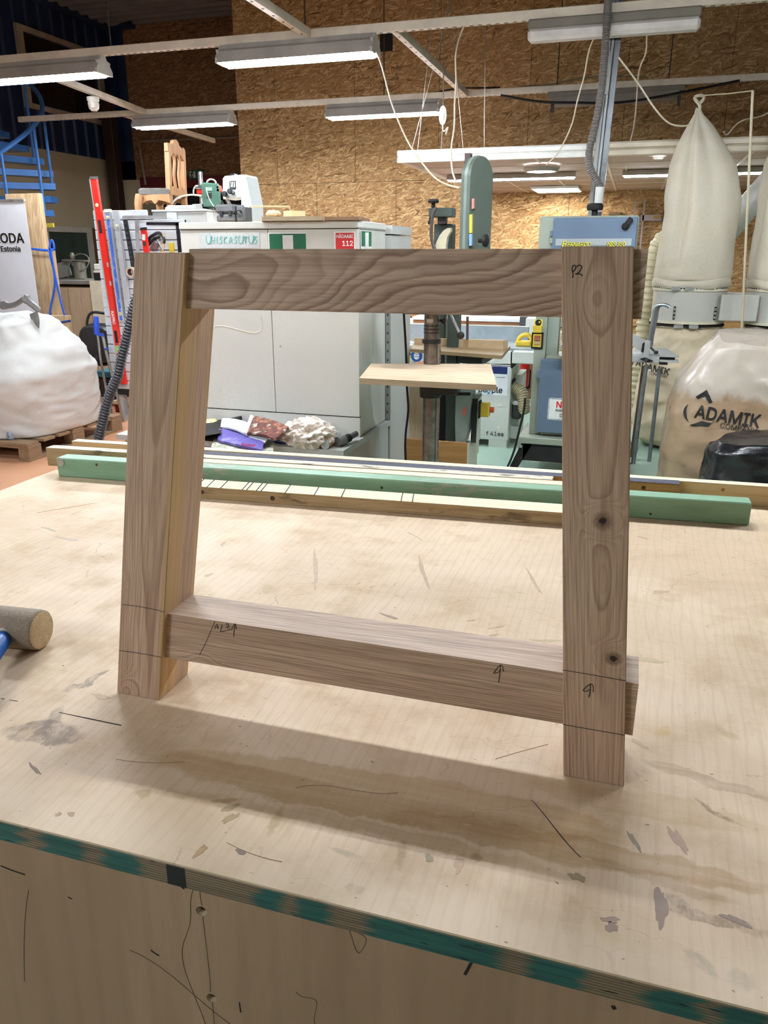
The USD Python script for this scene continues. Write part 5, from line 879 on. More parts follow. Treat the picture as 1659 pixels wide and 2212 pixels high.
t.add('body', hull([(x, y, z) for z in (0.0, z2 - .05) for x, y in ((xo - .5, Y2), (xm_ - .02, Y2), (P(884, 700, Y2 + .4)[0], Y2 + .42), (xo - .5, Y2 + .5))]), CB2); t.add('top_lid', hull([(x, y, z) for z in (z2 - .045, z2) for x, y in ((xo - .5, Y2 - .004), (xm_ - .01, Y2 - .004), (x2 + .006, Y2 + .42), (xo - .5, Y2 + .5))]), CB2); t.done()
t = Thing('slotted_upright', 'narrow grey slotted steel upright beside the cabinet side, below the top rail', 'upright'); A, B = P(832.5, 682, Yc + .36), P(843, 778, Yc + .36); yu = yb + .004; A, B = P(833, 682, yu), P(842, 778, yu)
t.add('strip', bb(A[0], B[0], yu, yu + .012, B[2] - .4, A[2] + .25), mat('upright_grey', (150, 152, 150), .4, .4)); t.add('hole_row', cat([bx(((A[0] + B[0]) / 2, yu, B[2] - .35 + k * .05), (.008, .004, .012)) for k in range(16)]), SLOT, False, stuff=True); t.done()
# on top of the cabinet
BRD = pine('dusty_board', (176, 158, 132), (160, 142, 116), (136, 118, 94)); BRD2 = pine('brown_board', (150, 118, 94), (134, 104, 82), (110, 84, 64)); 
one('dusty_board', hull([(P(px, 476, Yc + dy)[0], Yc + dy, z) for px, dy in ((566, -.04), (697, -.04), (560, .3), (700, .3)) for z in (zt + .001, zt + .021)]), BRD, 'dusty pale board lying on top of the signed cabinet, under the roll and block', 'board')
one('brown_board', hull([(P(px, 476, Yc + dy)[0], Yc + dy, z) for px, dy in ((701, -.02), (775, -.03), (704, .26), (799, .26)) for z in (zt + .001, zt + .017)]), BRD2, 'brown board lying on the front right corner of the cabinet top', 'board')
zB = zt + .021; q = P(633, 470, Yc + .08); t = Thing('masking_tape', 'big cream roll of masking tape on the cabinet top', 'tape roll'); r_ = (P(655, 465, Yc + .08)[0] - P(611, 465, Yc + .08)[0]) / 2; hh = P(633, 454, Yc + .0)[2] - zB; t.add('tape', lathe([(r_ * .6, 0), (r_, 0), (r_, hh), (r_ * .6, hh), (r_ * .6, 0)], (q[0], Yc + .1, zB), n=36), mat('tape_cream', (226, 208, 160), .6)); t.add('core', lathe([(r_ * .55, .001), (r_ * .6, .001), (r_ * .6, hh - .002), (r_ * .55, hh - .002), (r_ * .55, .001)], (q[0], Yc + .1, zB), n=36), mat('tape_core', (96, 56, 48), .7)); t.done()
q = P(586, 469, Yc + .1); one('rounded_block', bx((q[0], Yc + .13, zB + .019), (.062, .08, .038), None, .014), mat('block_wood', (208, 184, 148), .7), 'small rounded wooden block beside the tape roll on the cabinet', 'block')
a, b = P(540, 446, Yc + .5), P(626, 446, Yc + .35); one('thin_stick', tube([a, b, [b[0], b[1], zt + .0]], .0042, 6), mat('handle_wood', (206, 172, 120), .5), 'thin bent wooden stick standing behind the tape roll', 'stick')
# small white bandsaw and the tool case behind the cabinet top
Yw = Yc + .75; MW = mat('machine_white', (226, 230, 228), .4, 0, .04, 4.); zsh = P(500, 481, Yw)[2]
t = Thing('small_bandsaw', 'small white bench bandsaw with a black logo panel on the cabinet row', 'bandsaw'); cw = P(512, 440, Yw)
prof = [(481, 386), (486, 380), (527, 377), (531, 381), (543, 440), (545, 483), (522, 483), (521, 425), (482, 430)]; pl = [(P(a_, b_, Yw)[0], P(a_, b_, Yw)[2]) for a_, b_ in prof]; pl[5] = (pl[5][0], zsh - .02); pl[6] = (pl[6][0], zsh - .02); t.add('frame', prism(pl, Yw, Yw + .16), MW, 20)
t.add('top_knob', sl(496, 375, 506, 379, Yw + .05, .05, .006), PLAS); t.add('logo_panel', sl(496, 391, 509, 406, Yw - .003, .004), BLK); t.add('logo_panel', sl(496, 406.5, 509, 409, Yw - .003, .004), PLAS)
lg_ = [LineString([(0, .0), (.0, 1)]), LineString([(.3, 0), (.3, 1), (.6, .5), (.3, .5)]), LineString([(.9, 0), (.9, 1)])]; t.add('logo_stripe', cat([sl(498 + 3.6 * k, 392.5, 500 + 3.6 * k, 404.5, Yw - .005, .003) for k in range(3)]), MW); t.add('hand_crank', tube(P2([(496, 412), (503, 416), (506, 418)], Yw - .02), .010, 8), PLAS); t.add('crank_knob', lathe([(0, -.012), (.014, -.01), (.018, 0), (.014, .01), (0, .012)], P(496.5, 413, Yw - .025), (0, 1, 0), 14), PLAS)
t.add('blade_guide', cyl(P(489, 428, Yw + .05), (P(489, 441, Yw)[0], Yw + .05, P(489, 444, Yw)[2]), .012), CHR); t.add('guide_knob', lathe([(0, -.02), (.014, -.018), (.018, 0), (.012, .012), (0, .014)], P(486, 419, Yw - .02), (0, 1, 0), 14), PLAS); t.add('latch', sl(522, 443, 530, 446, Yw - .02, .03, .003), PLAS); t.done()
ys = P(490, 480, Yw)
one('case_shelf', bb(P(447, 478, Yw - .15)[0], P(527, 478, Yw - .15)[0], Yw - .18, Yw + .25, zsh - .03, zsh - .004), PINE, 'short pine board under the grey tool case', 'board')
one('rear_cupboard', bb(P(448, 478, Yw)[0] - .1, P(560, 478, Yw)[0], Yw - .1, Yw + .4, 0, zsh - .031), GREYL, 'grey cupboard behind the signed cabinet, carrying the small white bandsaw', 'cupboard')
CASEG = mat('case_grey', (92, 92, 92), .5, 0, .15, 8.); t = Thing('tool_case', 'dusty dark grey plastic tool case in front of the small bandsaw', 'case'); Yk = Yw - .16; zk = zsh - .004; A = P(466, 472, Yk); Bq = P(506, 472, Yk); D_2 = P(527, 472, Yk)
hk = P(490, 441, Yk)[2] - zk; t.add('lower_shell', bb(A[0], Bq[0], Yk, Yk + .12, zk, zk + hk * .48, .012), CASEG); t.add('upper_shell', bb(A[0] - .003, Bq[0] + .003, Yk - .003, Yk + .12, zk + hk * .5, zk + hk, .012), CASEG); t.add('end_shell', bb(Bq[0] + .004, D_2[0], Yk + .01, Yk + .12, zk, zk + hk * .95, .012), CASEG); t.add('handle', tube(spl([(Bq[0] + .02, Yk, zk + hk * .45), (Bq[0] + .025, Yk - .015, zk + hk * .62), (D_2[0] - .03, Yk - .015, zk + hk * .66), (D_2[0] - .015, Yk, zk + hk * .5)], 16), .006, 8), PLAS)
for px in (478, 497): t.add('clasp', bx((P(px, 455, Yk)[0], Yk - .004, zk + hk * .5), (.02, .012, .03), None, .003), PLAS)
t.done()
for k, (q, l) in enumerate(((((540, 430), (557, 437)), 'pale offcut stick pointing right beside the small bandsaw'), (((545, 446), (625, 447)), 'long thin pale lath behind the tape roll'), (((541, 463), (577, 464)), 'lower pale lath behind the rounded block'))):
    a, b = P(*q[0], Yw + .2), P(*q[1], Yw + .25); one('wood_lath', tube([a, b], .013 if k == 0 else .008, 6), SPR, l, 'lath')
m = [sl(544 + 5.5 * i, 467, 546.5 + 5.5 * i, 480, Yw + .22, .01) for i in range(6)]
t = Thing('lath_rack', 'little wooden rack of upright laths behind the dusty board', 'rack'); [t.add('slat', k_, SPR) for k_ in m]; a, b = P(541, 467, Yw + .21), P(580, 467, Yw + .21); t.add('bar', bb(a[0], b[0], Yw + .2, Yw + .22, a[2] - .01, a[2] + .004), SPR); t.add('foot', bb(a[0], b[0], Yw + .16, Yw + .26, zsh - .031, P(560, 479, Yw + .22)[2]), SPR); t.done()

# ================================================================ DESK UNDER THE CABINET
DT = mat('desk_top', (186, 187, 186), .45, 0, .05, 4., fine=.03, dirt=(180, 172, 158), dirtamt=.4); dz = zpl - .002; q0 = PZ(742, 974, dz); yd0 = q0[1]; xd1 = q0[0]; xd0 = PZ(300, 930, dz)[0]
t = Thing('desk', 'low light grey desk littered with papers, carrying the signed cabinet', 'desk'); xr = max(xd1, cx1 + .012)
t.add('desk_top', hull([(x, y, z) for z in (dz - .028, dz) for x, y in ((cx0 - .3, yd0 - .02), (xd1, yd0), (cx1 + .03, yb + .02), (cx0 - .3, yb + .02))]), DT); yl = yb
A = P(832, 940, yl); t.add('leg_panel', bb(cx1 - .01, cx1 + .018, yl - .26, yl, 0, dz - .03), DT); t.add('leg_panel', bb(xd1 - .05, xd1 - .02, yd0 + .03, yd0 + .12, 0, dz - .03), DT); t.add('leg_panel', bb(cx0 - .28, cx0 - .25, yd0 + .03, yl, 0, dz - .03), DT); t.add('modesty_panel', bb(cx0 - .25, cx1 - .01, yl - .14, yl - .12, .25, dz - .03), DT); t.done()
def lay(px, py, z): return PZ(px, py, dz + z)
def sheet(quad, z, curl, m, nu=14, nv=10, seed=0, thick=.004):
    """a curved pile of paper: quad of pixels on the desk, curl(u, v) its height"""
    c = [lay(*q, z + curl(u_, v_)) for q, (u_, v_) in zip(quad, ((0, 0), (1, 0), (1, 1), (0, 1)))]; U, V = np.meshgrid(np.linspace(0, 1, nu), np.linspace(0, 1, nv), indexing='ij'); p = (c[0] * ((1 - U) * (1 - V))[..., None] + c[1] * (U * (1 - V))[..., None] + c[2] * (U * V)[..., None] + c[3] * ((1 - U) * V)[..., None]); h = np.vectorize(curl)(U, V) + z
    p[..., 2] = dz + h; p[..., 1] = np.minimum(p[..., 1], Yc - .004); lo = p.copy(); lo[..., 2] -= thick; v = np.vstack([p.reshape(-1, 3), lo.reshape(-1, 3)]); n = nu * nv; i, j = np.meshgrid(np.arange(nu - 1), np.arange(nv - 1), indexing='ij'); a = (i * nv + j).ravel(); q = np.c_[a, a + nv, a + nv + 1, a + 1]
    f = np.vstack([q[:, [0, 1, 2]], q[:, [0, 2, 3]], q[:, [0, 2, 1]] + n, q[:, [0, 3, 2]] + n]); per = [k * nv for k in range(nu)] + [(nu - 1) * nv + k for k in range(1, nv)] + [k * nv + nv - 1 for k in range(nu - 2, -1, -1)] + [k for k in range(nv - 2, 0, -1)]
    per = np.array(per); nx = np.roll(per, -1); f = np.vstack([f, np.c_[per, per + n, nx + n], np.c_[per, nx + n, nx]]); mm = TM(v, f)
    if mm.volume < 0: mm.invert()
    return mm
def paper(name, cols, scale, rough=.45):
    g = G(); p = g.pos(); n = g.noise(g.map(p, sc=scale), 1., 3., .6); return g.out(name, g.ramp(n, [(a, C(*c)) for a, c in cols]), rough)
MAGP = paper('magazine_purple', [(0, (84, 74, 150)), (.55, (96, 86, 164)), (.62, (128, 118, 190)), (.75, (190, 180, 210))], (9, 9, 9)); NEWS = paper('newspaper', [(0, (226, 228, 230)), (.5, (214, 216, 218)), (.56, (196, 198, 200)), (.6, (224, 224, 226))], (20, 60, 60), .7); MAGR = paper('magazine_picture', [(0, (50, 32, 30)), (.38, (112, 56, 48)), (.46, (172, 126, 92)), (.52, (110, 52, 46)), (.58, (80, 44, 40)), (.66, (226, 208, 186))], (11, 11, 22)); CRP = mat('crumpled_paper', (226, 212, 200), .8, 0, .06, 12.); FLY = paper('flyer', [(0, (214, 206, 190)), (.45, (220, 214, 200)), (.55, (150, 160, 130)), (.62, (222, 216, 204))], (16, 16, 16))
one('paper_pile', sheet([(456, 966), (590, 978), (592, 950), (468, 936)], .006, lambda u, v: .012 * math.sin(v * 2.2) + .006 * u, FLY, thick=.006), FLY, 'pile of printed flyers at the bottom of the desk heap', 'papers')
t = Thing('purple_magazine', 'folded purple magazine with red lettering on the desk heap', 'magazine'); sm = lambda u, v: .03 + .026 * math.sin(min(1, v * 1.15) * PI) * (1 - .35 * u); t.add('cover', sheet([(470, 950), (566, 972), (580, 938), (478, 921)], .0, sm, MAGP, thick=.012), MAGP)
q = lay(524, 962, .052); m = text('Bauhof', .017, (0, 0, 0), .001, bold=True); m.apply_transform(rotm(.6, 0, -.06)); m.apply_translation(PZ(523, 962, dz + .052)); t.add('lettering', m, SR)
t.done()
t = Thing('newspaper', 'folded newspaper with a pale cover lying over the purple magazine', 'newspaper'); t.add('sheet', sheet([(476, 922), (572, 956), (602, 936), (484, 904)], .056, lambda u, v: .02 * math.sin(v * PI) + .012 * math.sin(u * 5), NEWS, thick=.008), NEWS); t.done()
t = Thing('picture_magazine', 'glossy magazine with a brown pictured cover, propped on the heap', 'magazine'); t.add('cover', sheet([(533, 934), (594, 948), (624, 922), (548, 898)], .07, lambda u, v: .035 * v + .01 * math.sin(u * 3), MAGR, thick=.01), MAGR); t.add('margin', sheet([(526, 934), (533, 936), (548, 898), (541, 896)], .07, lambda u, v: .036 * v, NEWS, thick=.01), NEWS); t.done()
# crumpled paper
c = lay(665, 938, .055); m = trimesh.creation.icosphere(5, 1.0); v = np.array(m.vertices) * [.13, .10, .066]; d = np.abs(meshkit.fbm(v * 22 + 4, 4, 6) - .5) * .16 + np.abs(meshkit.noise(v * 30, 11) - .5) * .04; n = v / np.linalg.norm(v, axis=1, keepdims=True); v = v + n * (.03 - d)[:, None]; v[:, 2] = np.maximum(v[:, 2], -.054); one('crumpled_paper', TM(v + c, m.faces), CRP, 'ball of crumpled pale wrapping paper on the desk', 'paper', smooth=50)
c = lay(632, 945, .012); t = Thing('abrasive_disc', 'dark round disc with a blue rim under the crumpled paper', 'disc'); t.add('disc', lathe([(0, 0), (.10, 0), (.105, .006), (.1, .012), (.03, .016), (0, .016)], c - [0, 0, .011], n=32), mat('disc_dark', (60, 54, 52), .6)); t.add('rim', lathe([(.1, .001), (.108, .003), (.108, .009), (.1, .012), (.1, .001)], c - [0, 0, .011], n=32), mat('rim_blue', (40, 70, 170), .4)); t.done()
a, b = lay(702, 962, .022), lay(728, 940, .024); t = Thing('silicone_cartridge', 'grey cartridge with an orange label lying on the desk corner', 'cartridge'); t.add('barrel', cyl(a, b, .0215, n=20), mat('cart_grey', (176, 180, 182), .4)); d = (b - a) / np.linalg.norm(b - a); t.add('label_band', cyl(a + d * .03, a + d * .075, .022, n=20), mat('cart_orange', (232, 160, 50), .4)); t.add('nozzle', cyl(b, b + d * .06 + [0, 0, -.002], .011, .007), mat('cart_grey', (176, 180, 182), .4)); t.done()
c = lay(737, 952, .026); t = Thing('grinder_head', 'small black and steel roller head at the desk corner', 'tool'); t.add('wheel', cyl(c + [-.01, -.03, 0], c + [.01, .02, 0], .025, n=20), mat('wheel_clear', (120, 124, 124), .25, .3)); t.add('body', cyl(c + [.008, .018, 0], c + [.02, .06, .003], .022, n=18), BLK); t.add('neck', cyl(c + [.02, .06, .003], c + [.035, .13, .01], .016, n=14), mat('case_grey', (92, 92, 92), .5)); t.done()
c = lay(448, 930, .02); t = Thing('black_tray', 'black paint tray with a cream smear and a black-handled scraper', 'tray'); t.add('tray', hull([np.minimum(lay(px, py, h), [9, Yc - .004, 9]) for px, py, h in ((425, 945, .002), (470, 940, .002), (425, 925, .002), (470, 915, .002), (420, 944, .055), (478, 936, .055), (430, 912, .055), (482, 906, .055))]), BLK); t.add('paint_smear', noisy(lathe([(0, 0), (.05, 0), (.04, .012), (0, .016)], lay(450, 912, .05), n=20), .01, 30., 2), mat('cream_paint', (226, 206, 150), .5)); t.add('handle', tube(P2([(462, 916), (495, 908), (521, 903)], yd0 + .25), [.008, .010, .012], 8), BLK); t.done()

# ================================================================ MACHINES IN THE MIDDLE
STEEL = mat('bare_steel', (132, 124, 118), .3, .85, .2, 8., dirt=(70, 58, 52), dirtamt=.6); DGRN = mat('machine_dark_green', (52, 62, 56), .45, .1, .12, 6.); GGRN = mat('machine_grey_green', (128, 140, 132), .35, .1, .08, 6., dirt=(170, 176, 168), dirtamt=.3)
ya = 3.35; zt_ = P(925, 824, ya)[2]; th = zt_ - P(925, 837, ya)[2]; bl_, br_ = PZ(802, 785, zt_), PZ(1060, 786, zt_)
Yd = bl_[1] + .075; q = P(930, 840, Yd); xd, rd = q[0], (P(947, 800, Yd)[0] - P(915.5, 800, Yd)[0]) / 2
t = Thing('pillar_drill', 'pillar drill with a steel column, a wooden table board and a ball-ended feed lever', 'drill press')
t.add('column', cyl((xd, Yd, .05), (xd, Yd, P(932, 680, Yd)[2] + .3), rd, n=32), STEEL); t.add('base', bb(xd - .2, xd + .2, Yd - .28, Yd + .15, 0, .05, .01), DGRN)
t.add('collar', cyl((xd, Yd, P(930, 741, Yd)[2]), (xd, Yd, P(930, 732, Yd)[2]), rd * 1.24, n=32), mat('collar_black', (48, 46, 46), .4, .4)); z0, z1 = P(930, 725, Yd)[2], P(930, 688, Yd)[2]
for f in (.15, .35, .55): t.add('sleeve_ring', cyl((xd, Yd, z0 + (z1 - z0) * f), (xd, Yd, z0 + (z1 - z0) * (f + .1)), rd * 1.05, n=32), mat('ring_dark', (80, 74, 72), .35, .7))
t.add('sleeve_window', bb(xd - rd * .45, xd + rd * .45, Yd - rd * 1.06, Yd - rd * .7, P(930, 696, Yd)[2], P(930, 688, Yd)[2]), mat('chuck_bright', (190, 186, 182), .3, .8))
xr_ = xd + rd * 1.0; t.add('rack', bb(xr_ - .004, xr_ + .007, Yd - .012, Yd + .012, .06, P(948, 742, Yd)[2], .001), mat('rack_steel', (150, 142, 134), .4, .7)); t.add('rack_teeth', cat([bx((xr_ + .008, Yd, z), (.005, .02, .004)) for z in np.arange(.3, P(948, 745, Yd)[2], .008)]), mat('rack_steel', (150, 142, 134), .4, .7), False, stuff=True)
fl, fr = P(776, 824, ya)[0], P(1073, 824, ya)[0]
t.add('table_board', hull([(x, y, z) for z in (zt_ - th, zt_) for x, y in ((fl, ya), (fr, ya), (br_[0], br_[1]), (bl_[0], bl_[1]))]), pine('table_ply', (206, 184, 156), (192, 168, 140), (170, 146, 116), dirt=(150, 124, 96), amt=.4))
t.add('table_bracket', cyl((xd, Yd, P(930, 857, Yd)[2]), (xd, Yd, zt_ - th - .002), rd * 1.45, rd * 1.6, n=24), mat('bracket_dark', (52, 48, 46), .4, .5)); t.add('table_arm', bb(xd - .03, xd + .15, Yd - .05, Yd + .05, P(930, 850, Yd)[2], zt_ - th - .002, .01), mat('bracket_dark', (52, 48, 46), .4, .5)); a, b = P(983, 851, Yd), P(1016, 851, Yd); t.add('lock_handle', cyl(a, b, .0085, n=10), BLK); t.add('lock_boss', cyl(a - [.02, 0, 0], a + [.006, 0, 0], .016, n=14), BLK)
a, b = P(975, 682, Yd - .1), P(993, 720, Yd - .12); t.add('feed_lever', cyl(a + (a - b) * .9, b, .007, n=12), CHR); t.add('lever_ball', trimesh.creation.icosphere(3, .0185), BLK).m.apply_translation(P(995, 724.5, Yd - .12))
a = P(950, 692, Yd); t.add('side_screw', cyl(a, P(958, 694, Yd), .007, n=10), BLK); t.add('side_knob', cyl(P(956, 693.5, Yd), P(962, 695, Yd), .013, n=12), BLK); zh = P(950, 540, Yd)[2]
t.add('head_casting', bb(xd - .10, xd + .10, Yd - .25, Yd + .1, P(930, 672, Yd)[2], P(930, 560, Yd)[2], .02), DGRN); t.done()
# power cord and shelf panel behind
one('power_cord', wire(P2([(871, 640), (873, 690), (877, 760), (878, 800), (880, 850), (882, 880), (877, 930), (876, 990)], 3.9) + [P(876, 990, 3.9) * [1, 1, 0] + [0, 0, .006]], .006, 60), BLK, 'black power cord hanging beside the back cabinet, behind the drill table', 'cord')
Yp = 4.85; t = Thing('ply_partition', 'plain plywood panel standing behind the drill column, between cabinet and bandsaw', 'panel'); t.add('panel', bb(P(834, 900, Yp)[0], P(935, 900, Yp)[0], Yp, Yp + .018, 0, P(880, 800, Yp)[2]), PLYC); t.done()
Yv = 4.6; OAKV = wood('oak_veneer', (-1.6, 4.6, .2), (0, PI / 2, 0), (.03, .06), 130., C(176, 130, 74), C(160, 114, 62), C(116, 78, 40), tilt=(.12, .05), warp=.012, contrast=.8, fib=.25)
one('drawer_front', sl(838, 951, 1008, 1020, Yv, .02, .003), OAKV, 'oak-veneered drawer front standing on the floor behind the drill column', 'board')
# the green bandsaw, seen nearly edge-on
Yb = 4.75
def prof_px(q, Y): return [(P(a, b, Y)[0], P(a, b, Y)[2]) for a, b in q]
t = Thing('green_bandsaw', 'tall dark green bandsaw seen edge-on with a round-topped wheel cover', 'bandsaw')
zt0 = P(1005, 332, Yb)[2]; xA, xB, xC = P(977, 480, Yb)[0], P(1000, 480, Yb)[0], P(1034, 480, Yb)[0]
# slab covers: thickness runs along e1, the round face along e2
ang = math.radians(68); e2 = np.array([math.cos(ang), math.sin(ang), 0]); e1 = np.array([math.sin(ang), -math.cos(ang), 0])
Rw = (xC - xB) / math.cos(ang) / 2; th1 = (xB - xA) / abs(e1[0]) * .9
def cover(zc, rad, zbot, zround, base, depth, name, m, flip=False):
    pts = [(rad * math.cos(a), rad * math.sin(a)) for a in np.linspace(0, PI, 26)] if not flip else [(rad * math.cos(a), rad * math.sin(a)) for a in np.linspace(PI, 2 * PI, 26)]
    pts += [(-rad, zbot - zc), (rad, zbot - zc)] if not flip else [(rad, zbot - zc), (-rad, zbot - zc)]
    pl = np.eye(4); pl[:3, 0] = e2; pl[:3, 1] = -e1; pl[:3, 3] = base; pl[2, 3] = zc; return prism(pts, -depth, 0, pl)
bs = np.array([xB, Yb, 0]) + e2 * Rw
t.add('wheel_cover', cover(zt0 - Rw, Rw, P(1000, 560, Yb)[2], 0, bs + e1 * .0, -th1 if False else .02, 'c', GGRN), GGRN, 30, 'grey-green face of the upper wheel cover'); t.add('wheel_housing', cover(zt0 - Rw - .004, Rw * .99, P(1000, 575, Yb)[2], 0, bs - e1 * .021, th1, 'h', DGRN), mat('machine_mid_green', (92, 102, 92), .45, .1, .08, 6.), 30)
z = P(1030, 400, Yb)[2]; xx = P(1037, 480, Yb + .2)[0]; t.add('rear_cover', bb(xx - .02, xx + .03, Yb + .25, Yb + .3, P(1036, 560, Yb)[2], P(1036, 360, Yb)[2]), mat('rear_brown', (72, 58, 56), .6)); t.add('column_top', bb(P(990, 340, Yb)[0] - .005, P(990, 340, Yb)[0] + .03, Yb + .2, Yb + .26, zt0 - .1, P(992, 322, Yb)[2]), mat('rear_brown', (72, 58, 56), .6))
a = P(1034, 520, Yb - .02); t.add('hand_knob', lathe([(0, 0), (.012, 0), (.012, .03), (.034, .034), (.036, .05), (.02, .058), (0, .06)], a, (1, -.2, 0), 18), BLK)
t.add('sticker', sl(1015, 463, 1021, 504, Yb - .06, .002) if False else hull([np.array(P(a_, b_, Yb)) + e1 * .024 * 0 + np.array([0, -.012, 0]) for a_, b_ in ((1014.5, 464), (1020, 463), (1020, 503), (1014.5, 504))] + [np.array(P(a_, b_, Yb)) + np.array([0, .02, 0]) for a_, b_ in ((1014.5, 464), (1020, 463), (1020, 503), (1014.5, 504))]), mat('sticker_yellow', (222, 204, 70), .4)); t.add('sticker', hull([np.array(P(a_, b_, Yb)) + np.array([0, o, 0]) for a_, b_ in ((1014, 506), (1020, 505), (1020, 530), (1014, 531)) for o in (-.012, .02)]), mat('sticker_blue', (130, 160, 210), .4)); t.add('sticker', hull([np.array(P(a_, b_, Yb)) + np.array([0, o, 0]) for a_, b_ in ((1019, 430), (1024, 428), (1024, 450), (1019, 452)) for o in (-.004, .03)]), mat('sticker_rose', (196, 130, 124), .4))
# columns and lower housing
def vbar(px0, px1, py0, py1, Y, dep, m, nm, bev=.006): t.add(nm, sl(px0, py0, px1, py1, Y, dep, bev), m)
vbar(966, 990, 560, 800, Yb, .1, DGRN, 'column'); vbar(947, 962, 560, 800, Yb + .12, .06, mat('column_green', (72, 86, 76), .45), 'column')
t.add('column_foot', hull([P(a_, b_, Yb + d_) for a_, b_ in ((961, 800), (984, 800), (963, 905), (985, 975), (970, 975)) for d_ in (0, .1)]), DGRN); vbar(948, 962, 835, 975, Yb + .1, .1, mat('gap_dark', (20, 20, 20), .7), 'inner_gap')
pts = [(985, 836), (1019, 838), (1018, 868), (1015, 900), (1010, 930), (1003, 958), (984, 960), (983, 910)]; t.add('lower_cover', prism(prof_px(pts, Yb - .04), Yb - .04, Yb + .1), GGRN, 20, 'grey-green lower wheel cover with a red badge'); a = P(1003, 888, Yb - .041); t.add('badge', prism(affinity.scale(Point(a[0], a[2]).buffer(.011), 1., 2.6), Yb - .042, Yb - .038), mat('badge_red', (206, 104, 90), .4))
vbar(1018, 1030, 856, 957, Yb - .0, .14, mat('motor_dark', (34, 38, 36), .5), 'motor_box', .004); t.add('motor_lid', hull([P(a_, b_, Yb - .01 + d_) for a_, b_ in ((1018, 852), (1042, 852), (1036, 861), (1018, 861)) for d_ in (0, .15)]), GGRN); vbar(1030, 1033, 860, 956, Yb + .0, .10, mat('pale_edge', (206, 208, 196), .5), 'motor_edge', .002)
a = P(1041, 884, Yb - .03); t.add('switch_box', bx(a + [.02, 0, 0], (.06, .05, .09), None, .008), mat('switch_yellow', (206, 178, 60), .4)); t.add('switch_plate', bx(a + [-.013, .0, 0], (.012, .06, .11), None, .004), BLK); t.add('stop_button', cyl(a + [.05, 0, 0], a + [.075, 0, 0], .018, n=14), mat('switch_orange', (190, 80, 40), .4))
vbar(985, 1010, 962, 1010, Yb - .05, .4, mat('plinth_pale', (198, 194, 176), .6), 'plinth', .006); a = P(1000, 1010, Yb)[0]; t.add('plinth_base', bb(P(960, 1000, Yb)[0], P(1010, 1000, Yb)[0], Yb - .04, Yb + .34, 0, P(1000, 1006, Yb)[2]), mat('plinth_pale', (198, 194, 176), .6))
# table and fence
zt_ = P(990, 760, Yb - .2)[2]; A, Bq = P(890, 757, Yb - .25), P(1087, 768, Yb - .25); t.add('saw_table', hull([(x, y, z) for z in (zt_ - .02, zt_) for x, y in ((P(889, 762, Yb - .1)[0], Yb - .15), (Bq[0], Yb - .3), (P(1097, 755, Yb + .1)[0], Yb + .2), (P(895, 745, Yb + .2)[0], Yb + .2))]), mat('table_brown', (150, 126, 92), .5, .2)); t.add('table_fence', hull([(P(px, py, Yf_)[0], Yf_ + d_, P(px, py, Yf_)[2]) for px, py, Yf_ in ((895, 730, Yb + .1), (895, 754, Yb + .1), (1087, 736, Yb - .02), (1087, 760, Yb - .02), (1096, 735, Yb + .05), (1096, 758, Yb + .05)) for d_ in (0, .02)]), pine('fence_ply', (196, 172, 138), (184, 160, 126), (160, 134, 102)))
t.add('table_underframe', hull([P(a_, b_, Yb - .1) for a_, b_ in ((988, 768), (1075, 768), (1040, 788), (988, 784))] + [P(a_, b_, Yb + .1) for a_, b_ in ((988, 768), (1075, 764), (1040, 784), (988, 784))]), mat('under_dark', (30, 32, 32), .6)); t.add('trunnion_plate', hull([P(a_, b_, Yb - .15 + d_) for a_, b_ in ((1041, 776), (1072, 764), (1073, 770), (1048, 785), (1041, 785)) for d_ in (0, .01)]), mat('plate_steel', (112, 112, 110), .35, .6)); t.add('blade', cyl(P(1010, 684, Yb), P(1009.5, 734, Yb), .008, n=6), mat('blade_brown', (74, 56, 48), .5))
# guide head left of the column (above the top rail)
vbar(926, 977, 449, 469, Yb + .0, .1, DGRN, 'guide_arm', .004); vbar(945, 963, 469, 484, Yb + .03, .05, mat('guide_black', (34, 26, 26), .5), 'guide_bar', .002); vbar(937, 976, 484, 560, Yb + .08, .1, DGRN, 'motor_case', .004); a = P(936, 435, Yb + .04); t.add('clamp_screw', cyl(a, P(936, 449, Yb + .04), .012, n=10), BLK); t.add('clamp_knob', lathe([(0, -.008), (.03, -.008), (.034, 0), (.028, .012), (0, .012)], a, n=18), BLK)
t.add('guard_wheel', hull([P(937 + 37 * math.sin(u), 552 - 60 * math.cos(u), Yb - .02 + d_) for u in np.linspace(.0, 1.57, 12) for d_ in (0, .03)] + [P(964, 545, Yb - .02), P(974, 500, Yb - .02)]) if False else prism(prof_px([(938, 560), (938, 538), (943, 522), (950, 508), (958, 498), (966, 493), (973, 492), (973, 500), (966, 512), (963, 530), (962, 560)], Yb - .03), Yb - .03, Yb + .02), mat('guard_cream', (186, 176, 150), .5)); t.add('cable', wire(P2([(943, 449), (938, 456), (934, 470), (932, 490), (932, 510), (936, 530), (942, 545)], Yb - .04), .010, 40), mat('cable_brown', (66, 58, 54), .5)); t.add('side_screw', cyl(P(929, 470, Yb), P(929, 480, Yb), .007, n=8), BLK); t.add('side_knob', cyl(P(925, 481, Yb), P(933, 481.5, Yb), .010, n=10), BLK)
t.done()
